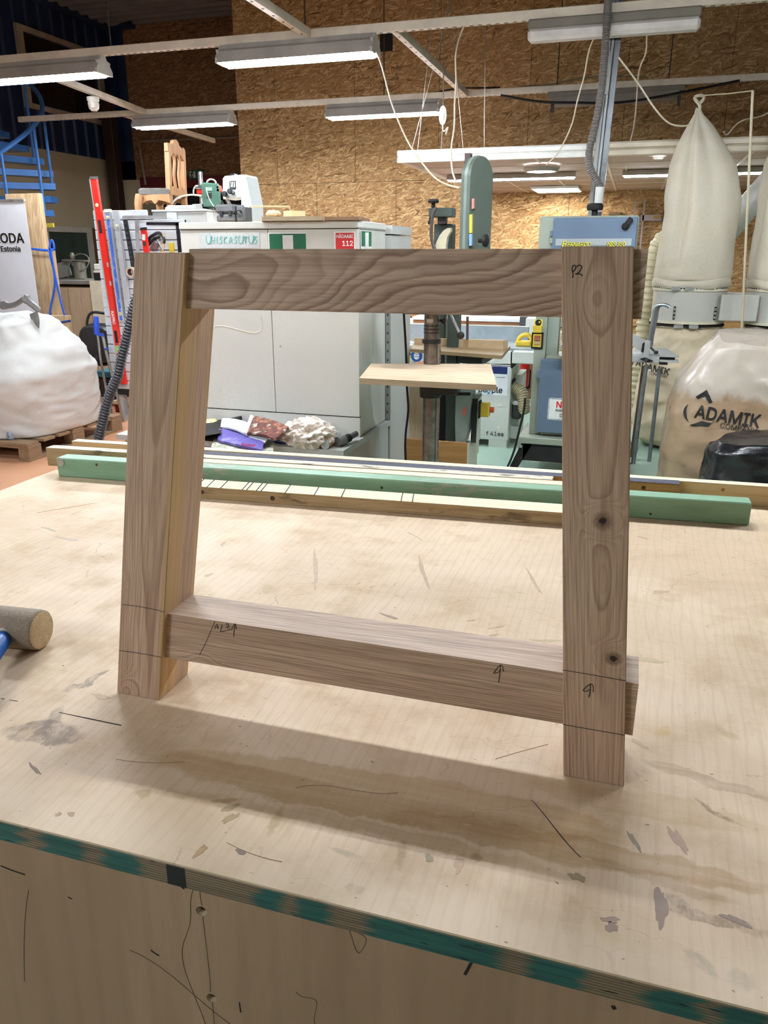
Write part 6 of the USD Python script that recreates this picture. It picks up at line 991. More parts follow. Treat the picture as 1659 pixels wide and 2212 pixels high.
# planer / thicknesser
Yn = 6.3; MWH = mat('planer_white', (204, 209, 203), .4, 0, .03, 3.); MGT = mat('planer_grey', (168, 180, 186), .3, .3, .05, 5.)
t = Thing('planer', 'white planing machine with a dark blue sign and a grey fence, behind the bandsaw', 'planer'); xa, xb = P(1012, 860, Yn)[0], P(1102, 860, Yn)[0]; zb_, zu = P(1060, 950, Yn)[2], P(1060, 787, Yn)[2]
t.add('cabinet', bb(xa - .25, xb, Yn, Yn + .55, zb_, zu, .006), MWH); t.add('foot', bb(P(1055, 960, Yn)[0], xb - .01, Yn + .004, Yn + .5, 0, zb_ + .002), MWH); t.add('foot', bb(xa - .2, xa + .03, Yn + .03, Yn + .5, 0, zb_ + .002), MWH); t.add('seam_line', bb(xa, xb, Yn - .001, Yn + .004, zu - .012, zu - .006), SEAM); ztb = P(1060, 760, Yn)[2]
t.add('head_casting', hull([P(a_, b_, Yn + d_) for a_, b_ in ((1056, 786), (1103, 786), (1103, 760), (1094, 760)) for d_ in (0, .5)]), MWH); t.add('bed', bb(P(882, 775, Yn)[0], P(1104, 775, Yn)[0], Yn + .02, Yn + .5, P(1000, 783, Yn)[2], P(1000, 756, Yn)[2], .005), MWH)
t.add('outfeed_table', bb(P(1108, 770, Yn)[0], P(1165, 770, Yn)[0], Yn - .05, Yn + .5, P(1120, 784, Yn)[2], P(1120, 758, Yn)[2], .006), MWH); t.add('infeed_table', bb(P(872, 770, Yn)[0], P(1155, 770, Yn)[0], Yn + .05, Yn + .6, P(1000, 757, Yn)[2], P(1000, 750, Yn)[2], .003), MGT); t.add('fence', bb(P(872, 715, Yn + .6)[0], P(1142, 715, Yn + .6)[0], Yn + .6, Yn + .64, P(1000, 740, Yn + .6)[2], P(1000, 703, Yn + .6)[2], .004), MGT); t.add('fence_edge', bb(P(872, 700, Yn + .6)[0], P(1142, 700, Yn + .6)[0], Yn + .598, Yn + .642, P(1000, 703.5, Yn + .6)[2], P(1000, 701.5, Yn + .6)[2]), MWH); t.add('dark_recess', bb(P(1104, 773, Yn)[0], P(1108, 773, Yn)[0], Yn, Yn + .4, P(1106, 795, Yn)[2], P(1106, 760, Yn)[2]), BLK)
def pf(px0, py0, px1, py1, off, m, nm='sign_field'): t.add(nm, sl(px0, py0, px1, py1, Yn - off, .003), m, False)
pf(1012, 790, 1097, 853, .003, mat('sign_pale', (224, 230, 236), .35), 'sign'); pf(1062, 792, 1096, 807.5, .006, mat('sign_navy', (16, 40, 96), .35)); DK = mat('letter_dark', (38, 48, 58), .5); LB_ = mat('letter_blue', (50, 130, 190), .5)
q = P(1087, 849, Yn); hh = (P(1060, 836, Yn)[2] - P(1060, 845, Yn)[2]); m = text('pe', hh * 1.35, (0, Yn - .004, q[2]), .002, bold=True); m.apply_translation([P(1052, 845, Yn)[0] - m.bounds[1][0], 0, 0]); t.add('lettering', m, DK); m = text('ple', hh * 1.35, (P(1061, 849, Yn)[0], Yn - .004, q[2]), .002, bold=True); t.add('lettering', m, DK)
o = P(1056, 845, Yn); t.add('lettering', cat([prism(Point(o[0], o[2]).buffer(hh * .42).difference(Point(o[0], o[2]).buffer(hh * .24)), Yn - .006, Yn - .003), prism(Point(o[0], o[2] - hh * .75).buffer(hh * .36).difference(Point(o[0], o[2] - hh * .75).buffer(hh * .2)).intersection(sbox(o[0] - 1, o[2] - hh * .75, o[0] + 1, o[2])), Yn - .006, Yn - .003)]), LB_)
m = text('töökeskkonna', hh * .22, (P(1068, 816, Yn)[0], Yn - .004, P(1070, 816, Yn)[2]), .002); t.add('small_print', m, DK) if False else t.add('small_print', bb(P(1072, 814, Yn)[0], P(1091, 814, Yn)[0], Yn - .005, Yn - .003, P(1080, 815.5, Yn)[2], P(1080, 814, Yn)[2]), mat('print_grey', (120, 130, 140), .5))
q = P(1050, 940, Yn); hh = P(1050, 931, Yn)[2] - q[2]; t.add('lettering', text('f 41es', hh, (q[0], Yn - .003, q[2]), .003), DK)
for px, py in ((1080, 875), (1077, 923), (1043, 935)): t.add('bolt', cyl(P(px, py, Yn), P(px, py, Yn) - [0, .008, 0], .012, n=12), WHITE)
A = P(1103, 870, Yn); t.add('side_panel', bb(xb, xb + .06, Yn + .15, Yn + .5, .05, zu - .1), MWH); t.add('socket_box', bx((xb + .05, Yn + .08, P(1110, 890, Yn)[2]), (.08, .07, .14), None, .015), PLAS); t.add('socket_cap', bx((xb + .06, Yn + .08, P(1110, 877, Yn)[2] + .01), (.09, .075, .04), None, .012), GREYL); t.done()
t = Thing('yellow_push_block', 'bright yellow push block with a loop handle on the planer table', 'push block'); YEL = mat('push_yellow', (240, 208, 66), .4, 0, .06, 8.); yy = Yn + .2; z1 = P(1120, 742, yy)[2]; a, b = P(1112, 748, yy)[0], P(1146, 748, yy)[0]; zz = P(1000, 750, Yn)[2] + .001; t.add('base', bb(a, b, yy, yy + .1, zz, max(z1, zz + .04), .008), YEL); t.add('handle', tube(spl([P(p_, q_, yy + .05) for p_, q_ in ((1122, 744), (1121, 732), (1128, 725), (1142, 724), (1148, 732), (1146, 746))], 24), .018, 10), YEL); t.done()
# dust hose and extinguisher, goggles sign
t = Thing('dust_hose', 'short beige ribbed dust hose on the side of the planer', 'hose'); hs = spl([P(1100, 832, Yn + .1), P(1112, 838, Yn + .1), P(1125, 846, Yn + .08), P(1131, 862, Yn + .06), P(1132, 885, Yn + .08)], 200); t.add('ribbed_tube', tube(hs, .046 + .005 * np.sign(np.sin(np.arange(200) * 2 * PI / 11)), 16), mat('hose_beige', (190, 180, 148), .4), 60); t.add('flange', cyl(P(1099, 828, Yn + .1), P(1103, 832, Yn + .1), .065, n=20), BLK); t.done()
t = Thing('fire_extinguisher', 'red fire extinguisher hanging behind the planer', 'fire extinguisher'); c = P(1128, 800, 8.0); t.add('cylinder', lathe([(0, -.16), (.07, -.16), (.075, -.13), (.075, .1), (.05, .15), (.025, .17), (0, .17)], c), mat('ext_red', (200, 36, 28), .3)); t.add('valve', cyl(c + [0, 0, .16], c + [0, 0, .22], .02), BLK); t.add('bracket', bx(c + [0, .09, -.1], (.16, .03, .2), None, .01), BLK); t.add('stand', cyl(c * [1, 1, 0] + [0, .1, 0], c + [0, .1, -.1], .02), BLK); t.done()
Ys = 5.3; t = Thing('goggles_sign', 'small sign with a yellow warning field and a blue goggled head', 'sign'); a, b = P(880, 754, Ys), P(914, 781, Ys); t.add('board', bb(a[0], b[0], Ys, Ys + .004, b[2], a[2]), SW); c = P(887, 767, Ys)[0]; t.add('warning_field', bb(a[0], c, Ys - .002, Ys, b[2], a[2]), mat('warn_yellow', (240, 214, 40), .4)); o = P(900, 768.5, Ys); rr_ = .042
t.add('blue_disc', prism(Point(o[0], o[2]).buffer(rr_, 24), Ys - .002, Ys + .001), mat('sign_blue', (20, 92, 176), .4)); head = affinity.scale(Point(o[0], o[2]).buffer(rr_ * .62), .8, 1.); gog = affinity.scale(Point(o[0] - rr_ * .24, o[2] + .004).buffer(rr_ * .24), 1, .8).union(affinity.scale(Point(o[0] + rr_ * .24, o[2] + .004).buffer(rr_ * .24), 1, .8)); t.add('head_symbol', prism(head.difference(gog.buffer(rr_ * .08)), Ys - .004, Ys - .001), SW); t.add('head_symbol', prism(gog, Ys - .004, Ys - .001), SW); w = P(884, 763, Ys); t.add('warning_symbol', prism(unary_union([Point(w[0], w[2]).buffer(.008), LineString([(w[0] - .008, w[2] - .02), (w[0] + .008, w[2] - .005)]).buffer(.004)]), Ys - .004, Ys - .001), BLK); t.add('post', bb(a[0] + .02, a[0] + .05, Ys + .004, Ys + .03, 0, a[2] - .01), GREYL); t.done()
# far tables and boards seen under the top rail
Yt = 8.6; t = Thing('far_panel_saw', 'white panel saw tables far behind the planer, just under the top rail', 'panel saw')
t.add('table', bb(P(890, 697, Yt)[0], P(1200, 697, Yt)[0], Yt, Yt + .6, P(1000, 693, Yt)[2], P(1000, 687, Yt)[2]), mat('saw_table_white', (224, 226, 232), .4)); t.add('brown_side', bb(P(890, 697, Yt)[0], P(1165, 697, Yt)[0], Yt + .05, Yt + .55, .0, P(1000, 693, Yt)[2]), mat('saw_brown', (176, 128, 96), .6))
t.add('black_unit', bb(P(1124, 692, Yt - .2)[0], P(1147, 692, Yt - .2)[0], Yt - .25, Yt - .05, 0.0, P(1135, 684, Yt - .2)[2]), mat('unit_black', (60, 64, 72), .5)); t.add('white_bed', bb(P(1140, 705, Yt - .4)[0], P(1216, 705, Yt - .4)[0], Yt - .6, Yt - .3, P(1180, 722, Yt - .4)[2], P(1180, 684, Yt - .4)[2], .01), MWH); t.add('bed_stand', bb(P(1185, 760, Yt - .4)[0], P(1216, 760, Yt - .4)[0], Yt - .55, Yt - .35, 0, P(1180, 722, Yt - .4)[2]), MGT); t.add('cable', wire(P2([(1186, 712), (1195, 709), (1214, 708)], Yt - .62), .006, 20), BLK); t.done()
t = Thing('lumber_stack', 'brown lumber stack on a far rack, peeping out below the top rail', 'lumber'); YL = 10.2
for k, (a_, b_) in enumerate(((882, 915), (1030, 1050), (1056, 1092), (1095, 1130))): t.add('board', sl(a_, 677, b_, 686.5, YL + .02 * k, .3), BROWNP)
t.add('rack', bb(P(880, 690, YL)[0], P(1140, 690, YL)[0], YL, YL + .4, 0, P(1000, 686.5, YL)[2]), mat('rack_white', (216, 214, 206), .5)); t.done()

# ================================================================ RIGHT SIDE: BLUE BANDSAW, POLE, DUST COLLECTOR
BLUED = mat('door_blue', (98, 116, 138), .45, 0, .07, 5., bump=.1); GGL = mat('saw_grey_green', (150, 156, 142), .45, .1, .05, 4.)
Y = 5.7; zb_, z0 = P(1180, 941, Y)[2], P(1270, 466, Y)[2]
t = Thing('blue_bandsaw', 'large grey-green bandsaw with blue doors and yellow lettering on a black stand', 'bandsaw'); zh = P(1270, 640, Y)[2]
xh0, xh1 = P(1164, 500, Y)[0], P(1379, 500, Y)[0]; xd0, xd1 = P(1195, 500, Y)[0], P(1376, 500, Y)[0]
t.add('upper_housing', bb(xh0, xh1, Y, Y + .3, zh, z0, .012), GGL); d = t.add('upper_door', bb(xd0, xd1, Y - .035, Y - .002, zh + .01, P(1270, 470.5, Y)[2], .006), BLUED); d.add('name_plate', sl(1200, 515.5, 1364, 530.5, Y - .038, .003), mat('plate_pale', (166, 170, 172), .4))
LYEL = mat('letter_yellow', (226, 216, 60), .4); q = P(1212, 533, Y - .04); hh = P(1212, 523.5, Y)[2] - q[2]; d.add('lettering', text('B', hh * 1.25, (q[0], Y - .0395, q[2]), .002, bold=True, slant=.25), LYEL); q2 = P(1224, 533, Y - .04); m = text('ERNARDO', hh, (q2[0], Y - .0395, q2[2]), .002, bold=True, slant=.25); v = np.array(m.vertices); v[:, 0] = q2[0] + (v[:, 0] - q2[0]) * (P(1277, 530, Y)[0] - q2[0]) / (v[:, 0].max() - q2[0]); d.add('lettering', TM(v, m.faces), LYEL)
q2 = P(1310, 532, Y - .04); m = text('HBS 350', hh * .95, (q2[0], Y - .0395, q2[2]), .002, bold=True, slant=.25); v = np.array(m.vertices); v[:, 0] = q2[0] + (v[:, 0] - q2[0]) * (P(1351, 530, Y)[0] - q2[0]) / (v[:, 0].max() - q2[0]); d.add('lettering', TM(v, m.faces), LYEL)
for k_ in [k for k in d.kids if k.name == 'lettering']: m_ = TM(np.array(k_.m.vertices) + [-.004, .0012, -.003], k_.m.faces); d.add('letter_shadow', m_, BLK)
q = P(1351, 489, Y - .035); d.add('door_knob', lathe([(0, 0), (.022, 0), (.024, .012), (.016, .03), (0, .032)], q, (0, -1, 0), 18), BLK); d.add('door_knob_wing', bx(q + [.02, -.025, .03], (.035, .012, .05), (0, .6, 0), .005), BLK)
for py in (505, 520): t.add('hinge', sl(1188, py - 6, 1195, py + 6, Y - .03, .03, .003), BLUED if py == 505 else GGL)
q = P(1284, 464, Y + .12); t.add('tension_screw', cyl((q[0], Y + .12, z0 - .01), (q[0], Y + .12, z0 + .05), .02, n=14), BLK); t.add('tension_knob', lathe([(0, 0), (.05, 0), (.055, .01), (.055, .03), (.045, .042), (0, .045)], (q[0], Y + .12, z0 + .04), n=24), BLK)
xc0, xc1 = P(1152, 760, Y)[0], P(1196, 760, Y)[0]; t.add('column', bb(xc0, xc1 - .06, Y + .02, Y + .2, zb_, zh + .02, .004), GGL); t.add('column_face', bb(xc0 + .085, xc1 + .02, Y + .06, Y + .2, zb_, zh + .02), mat('saw_grey_green2', (150, 158, 146), .45, .1, .05, 4.))
def onc(px0, py0, px1, py1, off, m, nm): return t.add(nm, sl(px0, py0, px1, py1, Y + .02 - off, off + .002, .002), m)
onc(1154, 690, 1172, 706, .003, mat('sticker_yellow', (222, 204, 70), .4), 'warning_sticker'); q = P(1163, 697, Y + .017); t.add('warning_symbol', prism(Point(q[0], q[2]).buffer(.022, 16).difference(Point(q[0] + .008, q[2] + .004).buffer(.007)), Y + .014, Y + .018), BLK)
onc(1148, 718, 1173, 754, .012, BLK, 'switch_plate'); onc(1151, 704, 1170, 719, .03, mat('switch_yellow', (206, 178, 60), .4), 'switch_lid'); onc(1151, 722, 1169, 750, .022, mat('switch_yellow', (206, 178, 60), .4), 'switch_frame'); onc(1154, 725, 1167, 736, .035, mat('switch_red', (150, 84, 62), .4), 'stop_button'); onc(1154, 737, 1166, 745, .03, mat('switch_tan', (176, 150, 110), .4), 'start_button')
xl0, xl1 = P(1164, 850, Y)[0], P(1330, 850, Y)[0]; zl0, zl1 = P(1190, 934, Y)[2], P(1190, 775, Y)[2]; t.add('lower_housing', bb(xl0 + .03, xl1, Y, Y + .3, zb_, zl1 + .02, .01), GGL); d = t.add('lower_door', bb(xl0, xl1 - .02, Y - .035, Y - .002, zl0, zl1, .006), BLUED)
q = P(1187, 858, Y); d.add('notice_sign', prism(sbox(q[0] + .01, P(1187, 904, Y)[2] + .01, q[0] + .28, q[2] - .01).buffer(.012), Y - .038, Y - .034), SW); d.add('notice_border', prism(sbox(q[0] + .01, P(1187, 904, Y)[2] + .01, q[0] + .28, q[2] - .01).buffer(.008).difference(sbox(q[0] + .01, P(1187, 904, Y)[2] + .01, q[0] + .28, q[2] - .01).buffer(.005)), Y - .0392, Y - .037), mat('border_grey', (110, 116, 124), .5))
for s_, px, py, ph_, mm in (('N', 1201, 878, 13, SR), ('PUID', 1201, 886, 4, DK), ('TA', 1209, 894, 3, DK), ('TA', 1209, 899, 3, DK)): q = P(px, py, Y); hh = P(px, py - ph_, Y)[2] - q[2]; d.add('lettering', text(s_, hh, (q[0], Y - .0395, q[2]), .002, bold=True), mm)
for py in (808, 890): t.add('hinge', sl(1160, py - 9, 1167, py + 9, Y - .03, .03, .003), BLUED)
zt_ = P(1180, 955, Y)[2]; t.add('base_plate', bb(P(1122, 948, Y)[0], xl1 + .1, Y - .1, Y + .42, zt_ , zb_, .006), GGL); t.add('saw_table', bb(P(1215, 760, Y)[0], P(1300, 760, Y)[0], Y - .22, Y + .25, P(1250, 745, Y)[2], P(1250, 737, Y)[2], .004), MGT)
xs0, xs1 = P(1132, 960, Y)[0], xl1 + .06
for yy in (Y - .08, Y + .36):
    t.add('stand_rail', bb(xs0, xs1, yy, yy + .04, zt_ - .13, zt_, .004), BLK)
    for x, o in ((xs0 + .03, -.1), (xs1 - .03, .1)): t.add('stand_leg', hull([np.array([x + e, yy + f, zt_]) for e in (-.04, .04) for f in (0, .04)] + [np.array([x + o + e, yy + f, 0]) for e in (-.03, .03) for f in (0, .04)]), BLK)
t.add('stand_bar', bb(xs0 - .02, xs1 + .02, Y - .075, Y - .04, .16, .2, .003), BLK)
for px, py in ((1140, 951), (1125, 964)): q = P(px, py, Y - .09); t.add('bolt', lathe([(0, -.006), (.011, -.004), (.013, 0), (.013, .014), (0, .014)], q, (0, 1, 0), 12), CHR)
t.done()
one('mains_cable', wire(P2([(1134, 860), (1131, 890), (1124, 920), (1118, 945), (1110, 975), (1098, 1005)], 5.5) + [np.array([P(1098, 1005, 5.5)[0] - .03, 5.45, .006])], .009, 50), BLK, 'black mains cable hanging to the floor between planer and blue bandsaw', 'cable')
one('wooden_brace', hull([P(a_, b_, Y + .5 + d_) for a_, b_ in ((1193, 771), (1201, 771), (1216, 720), (1216, 704)) for d_ in (0, .03)]), BROWNP, 'brown wooden stick leaning behind the blue bandsaw door', 'stick') if False else None
t = Thing('cloth_bundle', 'crumpled beige cloth bundle on the white bed behind the blue bandsaw', 'cloth'); c = P(1203, 742, 7.6); m = trimesh.creation.icosphere(4, 1.); v = np.array(m.vertices) * [.17, .1, .13]; v += m.vertex_normals * ((np.abs(meshkit.fbm(v * 14, 3, 4) - .5)) * -.09)[:, None]; v[:, 2] = np.maximum(v[:, 2], -.09); t.add('cloth', TM(v + c, m.faces), mat('cloth_beige', (206, 192, 164), .85, bump=.2), 60); t.add('shelf', bb(c[0] - .3, c[0] + .35, 7.5, 7.9, c[2] - .13, c[2] - .091), MGT); t.add('shelf_leg', bb(c[0] - .1, c[0] + .1, 7.6, 7.8, 0, c[2] - .13), MGT); t.done()
# steel service pole
Yp = 6.2; a, b = P(1336, 0, Yp), P(1284, 470, Yp); ALP = mat('pole_alu', (122, 124, 122), .4, .6, .12, 6., stretch=(8, 8, .4)); ax = (a - b) / np.linalg.norm(a - b); top_ = b + ax * ((ZC - b[2]) / ax[2]); bot = b - ax * ((b[2]) / ax[2])
t = Thing('service_pole', 'grooved aluminium service pole from the roof down behind the blue bandsaw', 'pole'); w = .047
def rod_rect(p, q, x0, x1, y0, y1): return hull([e + np.array([x, y, 0]) for e in (p, q) for x in (x0, x1) for y in (y0, y1)])
t.add('extrusion', rod_rect(bot, top_, -w, -w + .028, -.03, .03), ALP); t.add('extrusion', rod_rect(bot, top_, -w + .034, -w + .05, -.034, .03), ALP); t.add('extrusion', rod_rect(bot, top_, w - .036, w, -.03, .03), mat('pole_dark', (84, 86, 88), .35, .6, .1, 6.)); t.add('groove', rod_rect(bot, top_, -w + .004, w - .004, -.02, .026), mat('groove_dark', (52, 52, 52), .5, .4))
q = b + ax * (P(1318, 160, Yp)[2] - b[2]) / ax[2]; t.add('splice_plate', rod_rect(q - ax * .13, q + ax * .13, -w - .004, -w + .05, -.042, -.03), mat('splice', (118, 118, 114), .4, .6)); t.done()
CON = mat('conduit_grey', (104, 98, 94), .5, 0, .1, 6.); pts = P2([(1312, 30), (1306, 120), (1298, 200), (1287, 265), (1276, 310), (1272, 350), (1280, 375), (1292, 395), (1297, 408)], 5.98); hs = spl(pts, 260)
t = Thing('conduit_hose', 'dark grey corrugated conduit running beside the service pole into a white pipe', 'conduit'); t.add('ribbed_tube', tube(hs, .024 + .0022 * np.sign(np.sin(np.arange(260) * PI * .6)), 12), CON, 60); t.add('pipe_end', cyl(P(1296, 404, 5.98), P(1291, 458, 5.98), .030, n=18), mat('pipe_white', (206, 204, 198), .4)); t.add('upper_run', cyl(hs[0], hs[0] + (hs[0] - hs[3]) / np.linalg.norm(hs[0] - hs[3]) * .6, .025, n=14), CON); t.done()
# hanging cables
CBW = mat('cable_white', (222, 208, 184), .5); CBK = mat('cable_black', (18, 16, 16), .5)
def cable(name, px, Y0, Y1, r, m, label, cat_='cable'):
    n = len(px); one(name, wire([P(a_, b_, Y0 + (Y1 - Y0) * k / (n - 1)) for k, (a_, b_) in enumerate(px)], r, 60), m, label, cat_)
cable('lamp_cable', [(808, 108), (820, 130), (832, 172), (845, 220), (862, 265), (888, 318), (915, 356), (945, 388), (976, 402), (990, 405)], 6.06, 5.35, .0062, CBW, 'white cable hanging from the large lit lamp down to the green bandsaw')
cable('lamp_cable', [(1004, 52), (990, 90), (984, 125), (985, 170), (982, 230), (981, 275), (976, 310), (975, 345), (978, 372), (985, 390)], 6.08, 5.2, .0062, CBW, 'white cable hanging from the near rail straight down to the bandsaw top')
cable('lamp_cable', [(1316, 50), (1300, 62), (1282, 85), (1270, 120), (1262, 165), (1248, 215), (1238, 260), (1222, 300), (1205, 330), (1180, 355)], 6.05, 7.2, .0062, CBW, 'white cable left of the service pole drooping to the round canopy lamp')
cable('lamp_cable', [(1336, 124), (1360, 155), (1385, 190), (1410, 228), (1432, 255), (1450, 268), (1478, 272), (1490, 268)], 6.1, 6.6, .0062, CBW, 'white cable slung from the service pole to the big cloth dust bag')
cable('lamp_cable', [(1402, 44), (1397, 90), (1394, 118), (1382, 148), (1377, 190), (1373, 245), (1366, 290), (1356, 325), (1353, 368)], 6.1, 8.3, .0062, CBW, 'white cable dropping from the unlit top-right lamp to the strip lamp')
cable('lamp_cable', [(1563, 285), (1572, 290), (1585, 275), (1605, 260), (1632, 254), (1668, 236)], 7.2, 7.6, .0062, CBW, 'white cable at the right edge behind the cloth dust bag')
cable('black_cable', [(1082, 206), (1120, 213), (1170, 220), (1250, 222), (1330, 222), (1400, 213), (1470, 200), (1540, 186), (1598, 174)], 8.5, 8.5, .012, CBK, 'thick black cable sagging below the unlit lamp on the far rail')
cable('black_cable', [(832, 211), (880, 206), (930, 202), (975, 193), (1020, 190), (1080, 188)], 8.69, 8.69, .008, CBK, 'thin black cable lying along the top of the far rail')
cable('grey_cable', [(1060, 190), (1075, 200), (1095, 200), (1120, 190), (1180, 184), (1240, 172), (1300, 165), (1400, 168)], 8.69, 8.69, .008, mat('cable_olive', (124, 112, 84), .6), 'thin olive cable looping on top of the far rail')
WIREM = mat('wire_steel', (150, 140, 126), .4, .5); zc2 = ZP + .08
for k, (px, pt, l) in enumerate(((886, 909, 'leftmost'), (901, 911, 'second from left'), (1002, 994, 'third from left'), (1046, 1047, 'fourth from left'))):
    b = P(px, 326, 7.4); a = P(pt, 240, 7.4); e = b + (a - b) * ((ZC - .055 - b[2]) / (a[2] - b[2])); one('suspension_wire', cyl([b[0], b[1], zc2 - .02], e, .0045, n=5), WIREM, f'thin steel wire holding up the suspended ceiling, {l} of its wires', 'wire', group='suspension wires')
GLS = mat('pulley_white', (206, 198, 182), .2, .1, .1, 20.); c = P(957, 250, 7.4)
t = Thing('pulley', 'pale oval pulley block hanging on a wire beside the far lit lamp', 'pulley'); t.add('sheave', affinity and prism([(c[0] + .034 * math.cos(u) - .0, c[2] + .078 * math.sin(u)) for u in np.linspace(0, 2 * PI, 24)[:-1]], 7.385, 7.40), GLS); t.add('side_plate', prism([(c[0] + .018 * math.cos(u), c[2] + .05 * math.sin(u) + .01) for u in np.linspace(0, 2 * PI, 20)[:-1]], 7.375, 7.415), mat('pulley_grey', (110, 100, 88), .3, .5)); t.add('wire', cyl(c - [0, 0, .075], [P(953, 325, 7.4)[0], 7.4, zc2 - .02], .006, n=6), WIREM); t.add('wire', cyl(c + [0, 0, .07], [c[0] - .05, 7.4, ZC], .005, n=6), WIREM); t.add('hook', wire([c + [.0, 0, -.075], c + [.02, 0, -.12], c + [.04, 0, -.10], c + [.028, 0, -.15]], .007, 16), GLS); t.done()
# dust collector
CLOTH = mat('filter_cloth', (204, 194, 175), .9, 0, .05, 3., fine=.05, dirt=(200, 182, 148), dirtamt=.5, bump=.25); DRUM = mat('drum_pale_green', (192, 190, 180), .4, 0, .04, 4.); BAND = mat('band_cream', (214, 206, 182), .5); CLASP = mat('clasp_zinc', (190, 196, 198), .3, .7)
Y = 6.55; xl, xr_ = P(1413, 600, Y)[0], P(1588, 600, Y)[0]; cxd = (xl + xr_) / 2; Rd = (xr_ - xl) / 2; yc = Y + Rd; s_ = 1.0
def zz(py, px=1500): return P(px, py, Y)[2]
zt, zm, zlo = zz(219), zz(612), zz(621); 
def bagtop(cx0, zb0, ztop, R, seed):
    xt = cx0 - .10
    def fn(u, th):
        z = zb0 + (ztop - zb0) * u; rr_ = R * np.interp(u, [0, .03, .08, .5, .68, .8, .9, .97, 1], [.97, 1.02, 1.0, .93, .78, .56, .30, .09, .05]); fold = 1 + (.06 + .25 * max(0, u - .35)) * math.sin(3 * th + 1.2 + seed) * min(1, u * 2 + .1) - .22 * min(1, u * 2) * max(0, math.cos(1.2 * (th + 1.85) + .3 * u)) ** 60 - .20 * min(1, u * 3) * max(0, math.cos(1.2 * (th + 1.05) - .2 * u)) ** 70 + .04 * u * math.sin(7 * th + 2 * u)
        w = max(0, (u - .4) / .6) ** 1.3; return (cx0 * (1 - w) + xt * w + rr_ * fold * math.cos(th), yc + rr_ * fold * .92 * math.sin(th), z)
    m = loft(fn, 60, 160); v = np.array(m.vertices); return TM(v + m.vertex_normals * ((meshkit.fbm(v * np.array([5, 5, 2.5]), 3, seed) - .5) * .035)[:, None], m.faces)
def skirt(cx0, z0_, z1_, R, seed, bulge=.06):
    def fn(u, th): z = z0_ + (z1_ - z0_) * u; rr_ = R * (1 + bulge * math.sin(u * PI) + .03 * math.sin(6 * th + seed + 3 * u) * (1 - u * .5)); return (cx0 + rr_ * math.cos(th), yc + rr_ * math.sin(th), z + .02 * math.sin(2 * th + seed) * u)
    return loft(fn, 10, 64)
def collector(cx0, label, labelb, full=True):
    zb1 = zz(626); zd0, zd1 = zz(696), zz(630)
    t = Thing('cloth_dust_bag', label, 'dust bag'); t.add('cloth', bagtop(cx0, zb1 + .055, zt, Rd, 1 if full else 4), CLOTH, True); t.add('gathered_skirt', skirt(cx0, zb1 - .0, zb1 + .08, Rd * .965, 2), CLOTH, True); t.add('tip_loop', wire([(cx0 - .1, yc, zt - .02), (cx0 - .1, yc, zt + .03), (cx0 - .13, yc, zt + .07), (cx0 - .08, yc, zt + .08), (cx0 - .09, yc, zt + .03)], .012, 24), CLOTH); t.add('clamp_band', lathe([(Rd * .97, zb1 + .002), (Rd * .985, zb1 + .002), (Rd * .985, zb1 + .012), (Rd * .97, zb1 + .012)], (cx0, yc, 0), n=64), BLK)
    a = -PI / 2 - .25; 
    for o in (-.05, .05): t.add('clasp', bx((cx0 + Rd * math.cos(a) + o, yc + Rd * math.sin(a) - .005, zb1 + .007), (.07, .02, .03), (0, 0, .25), .006), CLASP)
    t.done(); return zb1, zd0, zd1
zb1, zd0, zd1 = collector(cxd, 'tall cream cloth dust bag hanging over the pale green drum right of the blue bandsaw', '')
cx2 = P(1612, 660, Y)[0] + Rd + .02
collector(cx2, 'second cream cloth dust bag, cut off by the right edge', '', False)
t = Thing('dust_collector', 'pale green twin-drum dust collector body under the cloth bags', 'dust collector')
for k, cc in enumerate((cxd, cx2)):
    t.add('drum', lathe([(Rd * .9, zd0), (Rd * .955, zd0), (Rd * .955, zd1), (Rd * .9, zd1), (Rd * .9, zd0)], (cc, yc, 0), n=72), DRUM); t.add('top_rim', lathe([(Rd * .9, zd1), (Rd * .985, zd1), (Rd * .985, zd1 + .022), (Rd * .9, zd1 + .022), (Rd * .9, zd1)], (cc, yc, 0), n=72), BAND); t.add('bottom_rim', lathe([(Rd * .9, zd0 - .02), (Rd * .98, zd0 - .02), (Rd * .98, zd0), (Rd * .9, zd0), (Rd * .9, zd0 - .02)], (cc, yc, 0), n=72), BAND); t.add('deck', lathe([(0, zd0 + .1), (Rd * .94, zd0 + .1), (Rd * .94, zd0 + .12), (0, zd0 + .12)], (cc, yc, 0), n=48), DRUM)
    for px in (1456, 1546): 
        q = P(px, 683, Y); x = q[0] + (0 if k == 0 else cx2 - cxd); yy = yc - math.sqrt(max(.0, (Rd * .955) ** 2 - (x - cc) ** 2)); t.add('slot_latch', bx((x, yy - .004, (zd0 + zd1) / 2 - .05), (.016, .012, .10), None, .003), BLK); t.add('latch_bolt', cat([bx((x, yy - .012, (zd0 + zd1) / 2 - .05 + o), (.012, .01, .018)) for o in (-.03, 0, .03)]), CLASP)
t.add('duct_box', bb(cxd + Rd * .75, cx2 - Rd * .75, yc - Rd * .85, yc + .15, zd0 + .01, zd1 - .02, .006), DRUM)
for cc in (cxd, cx2):
    for dx in (-.2, .2): t.add('frame_leg', bb(cc + dx - .02, cc + dx + .02, yc + Rd * .8, yc + Rd * .8 + .04, 0, zd1 - .02), mat('frame_brown', (74, 62, 56), .6))
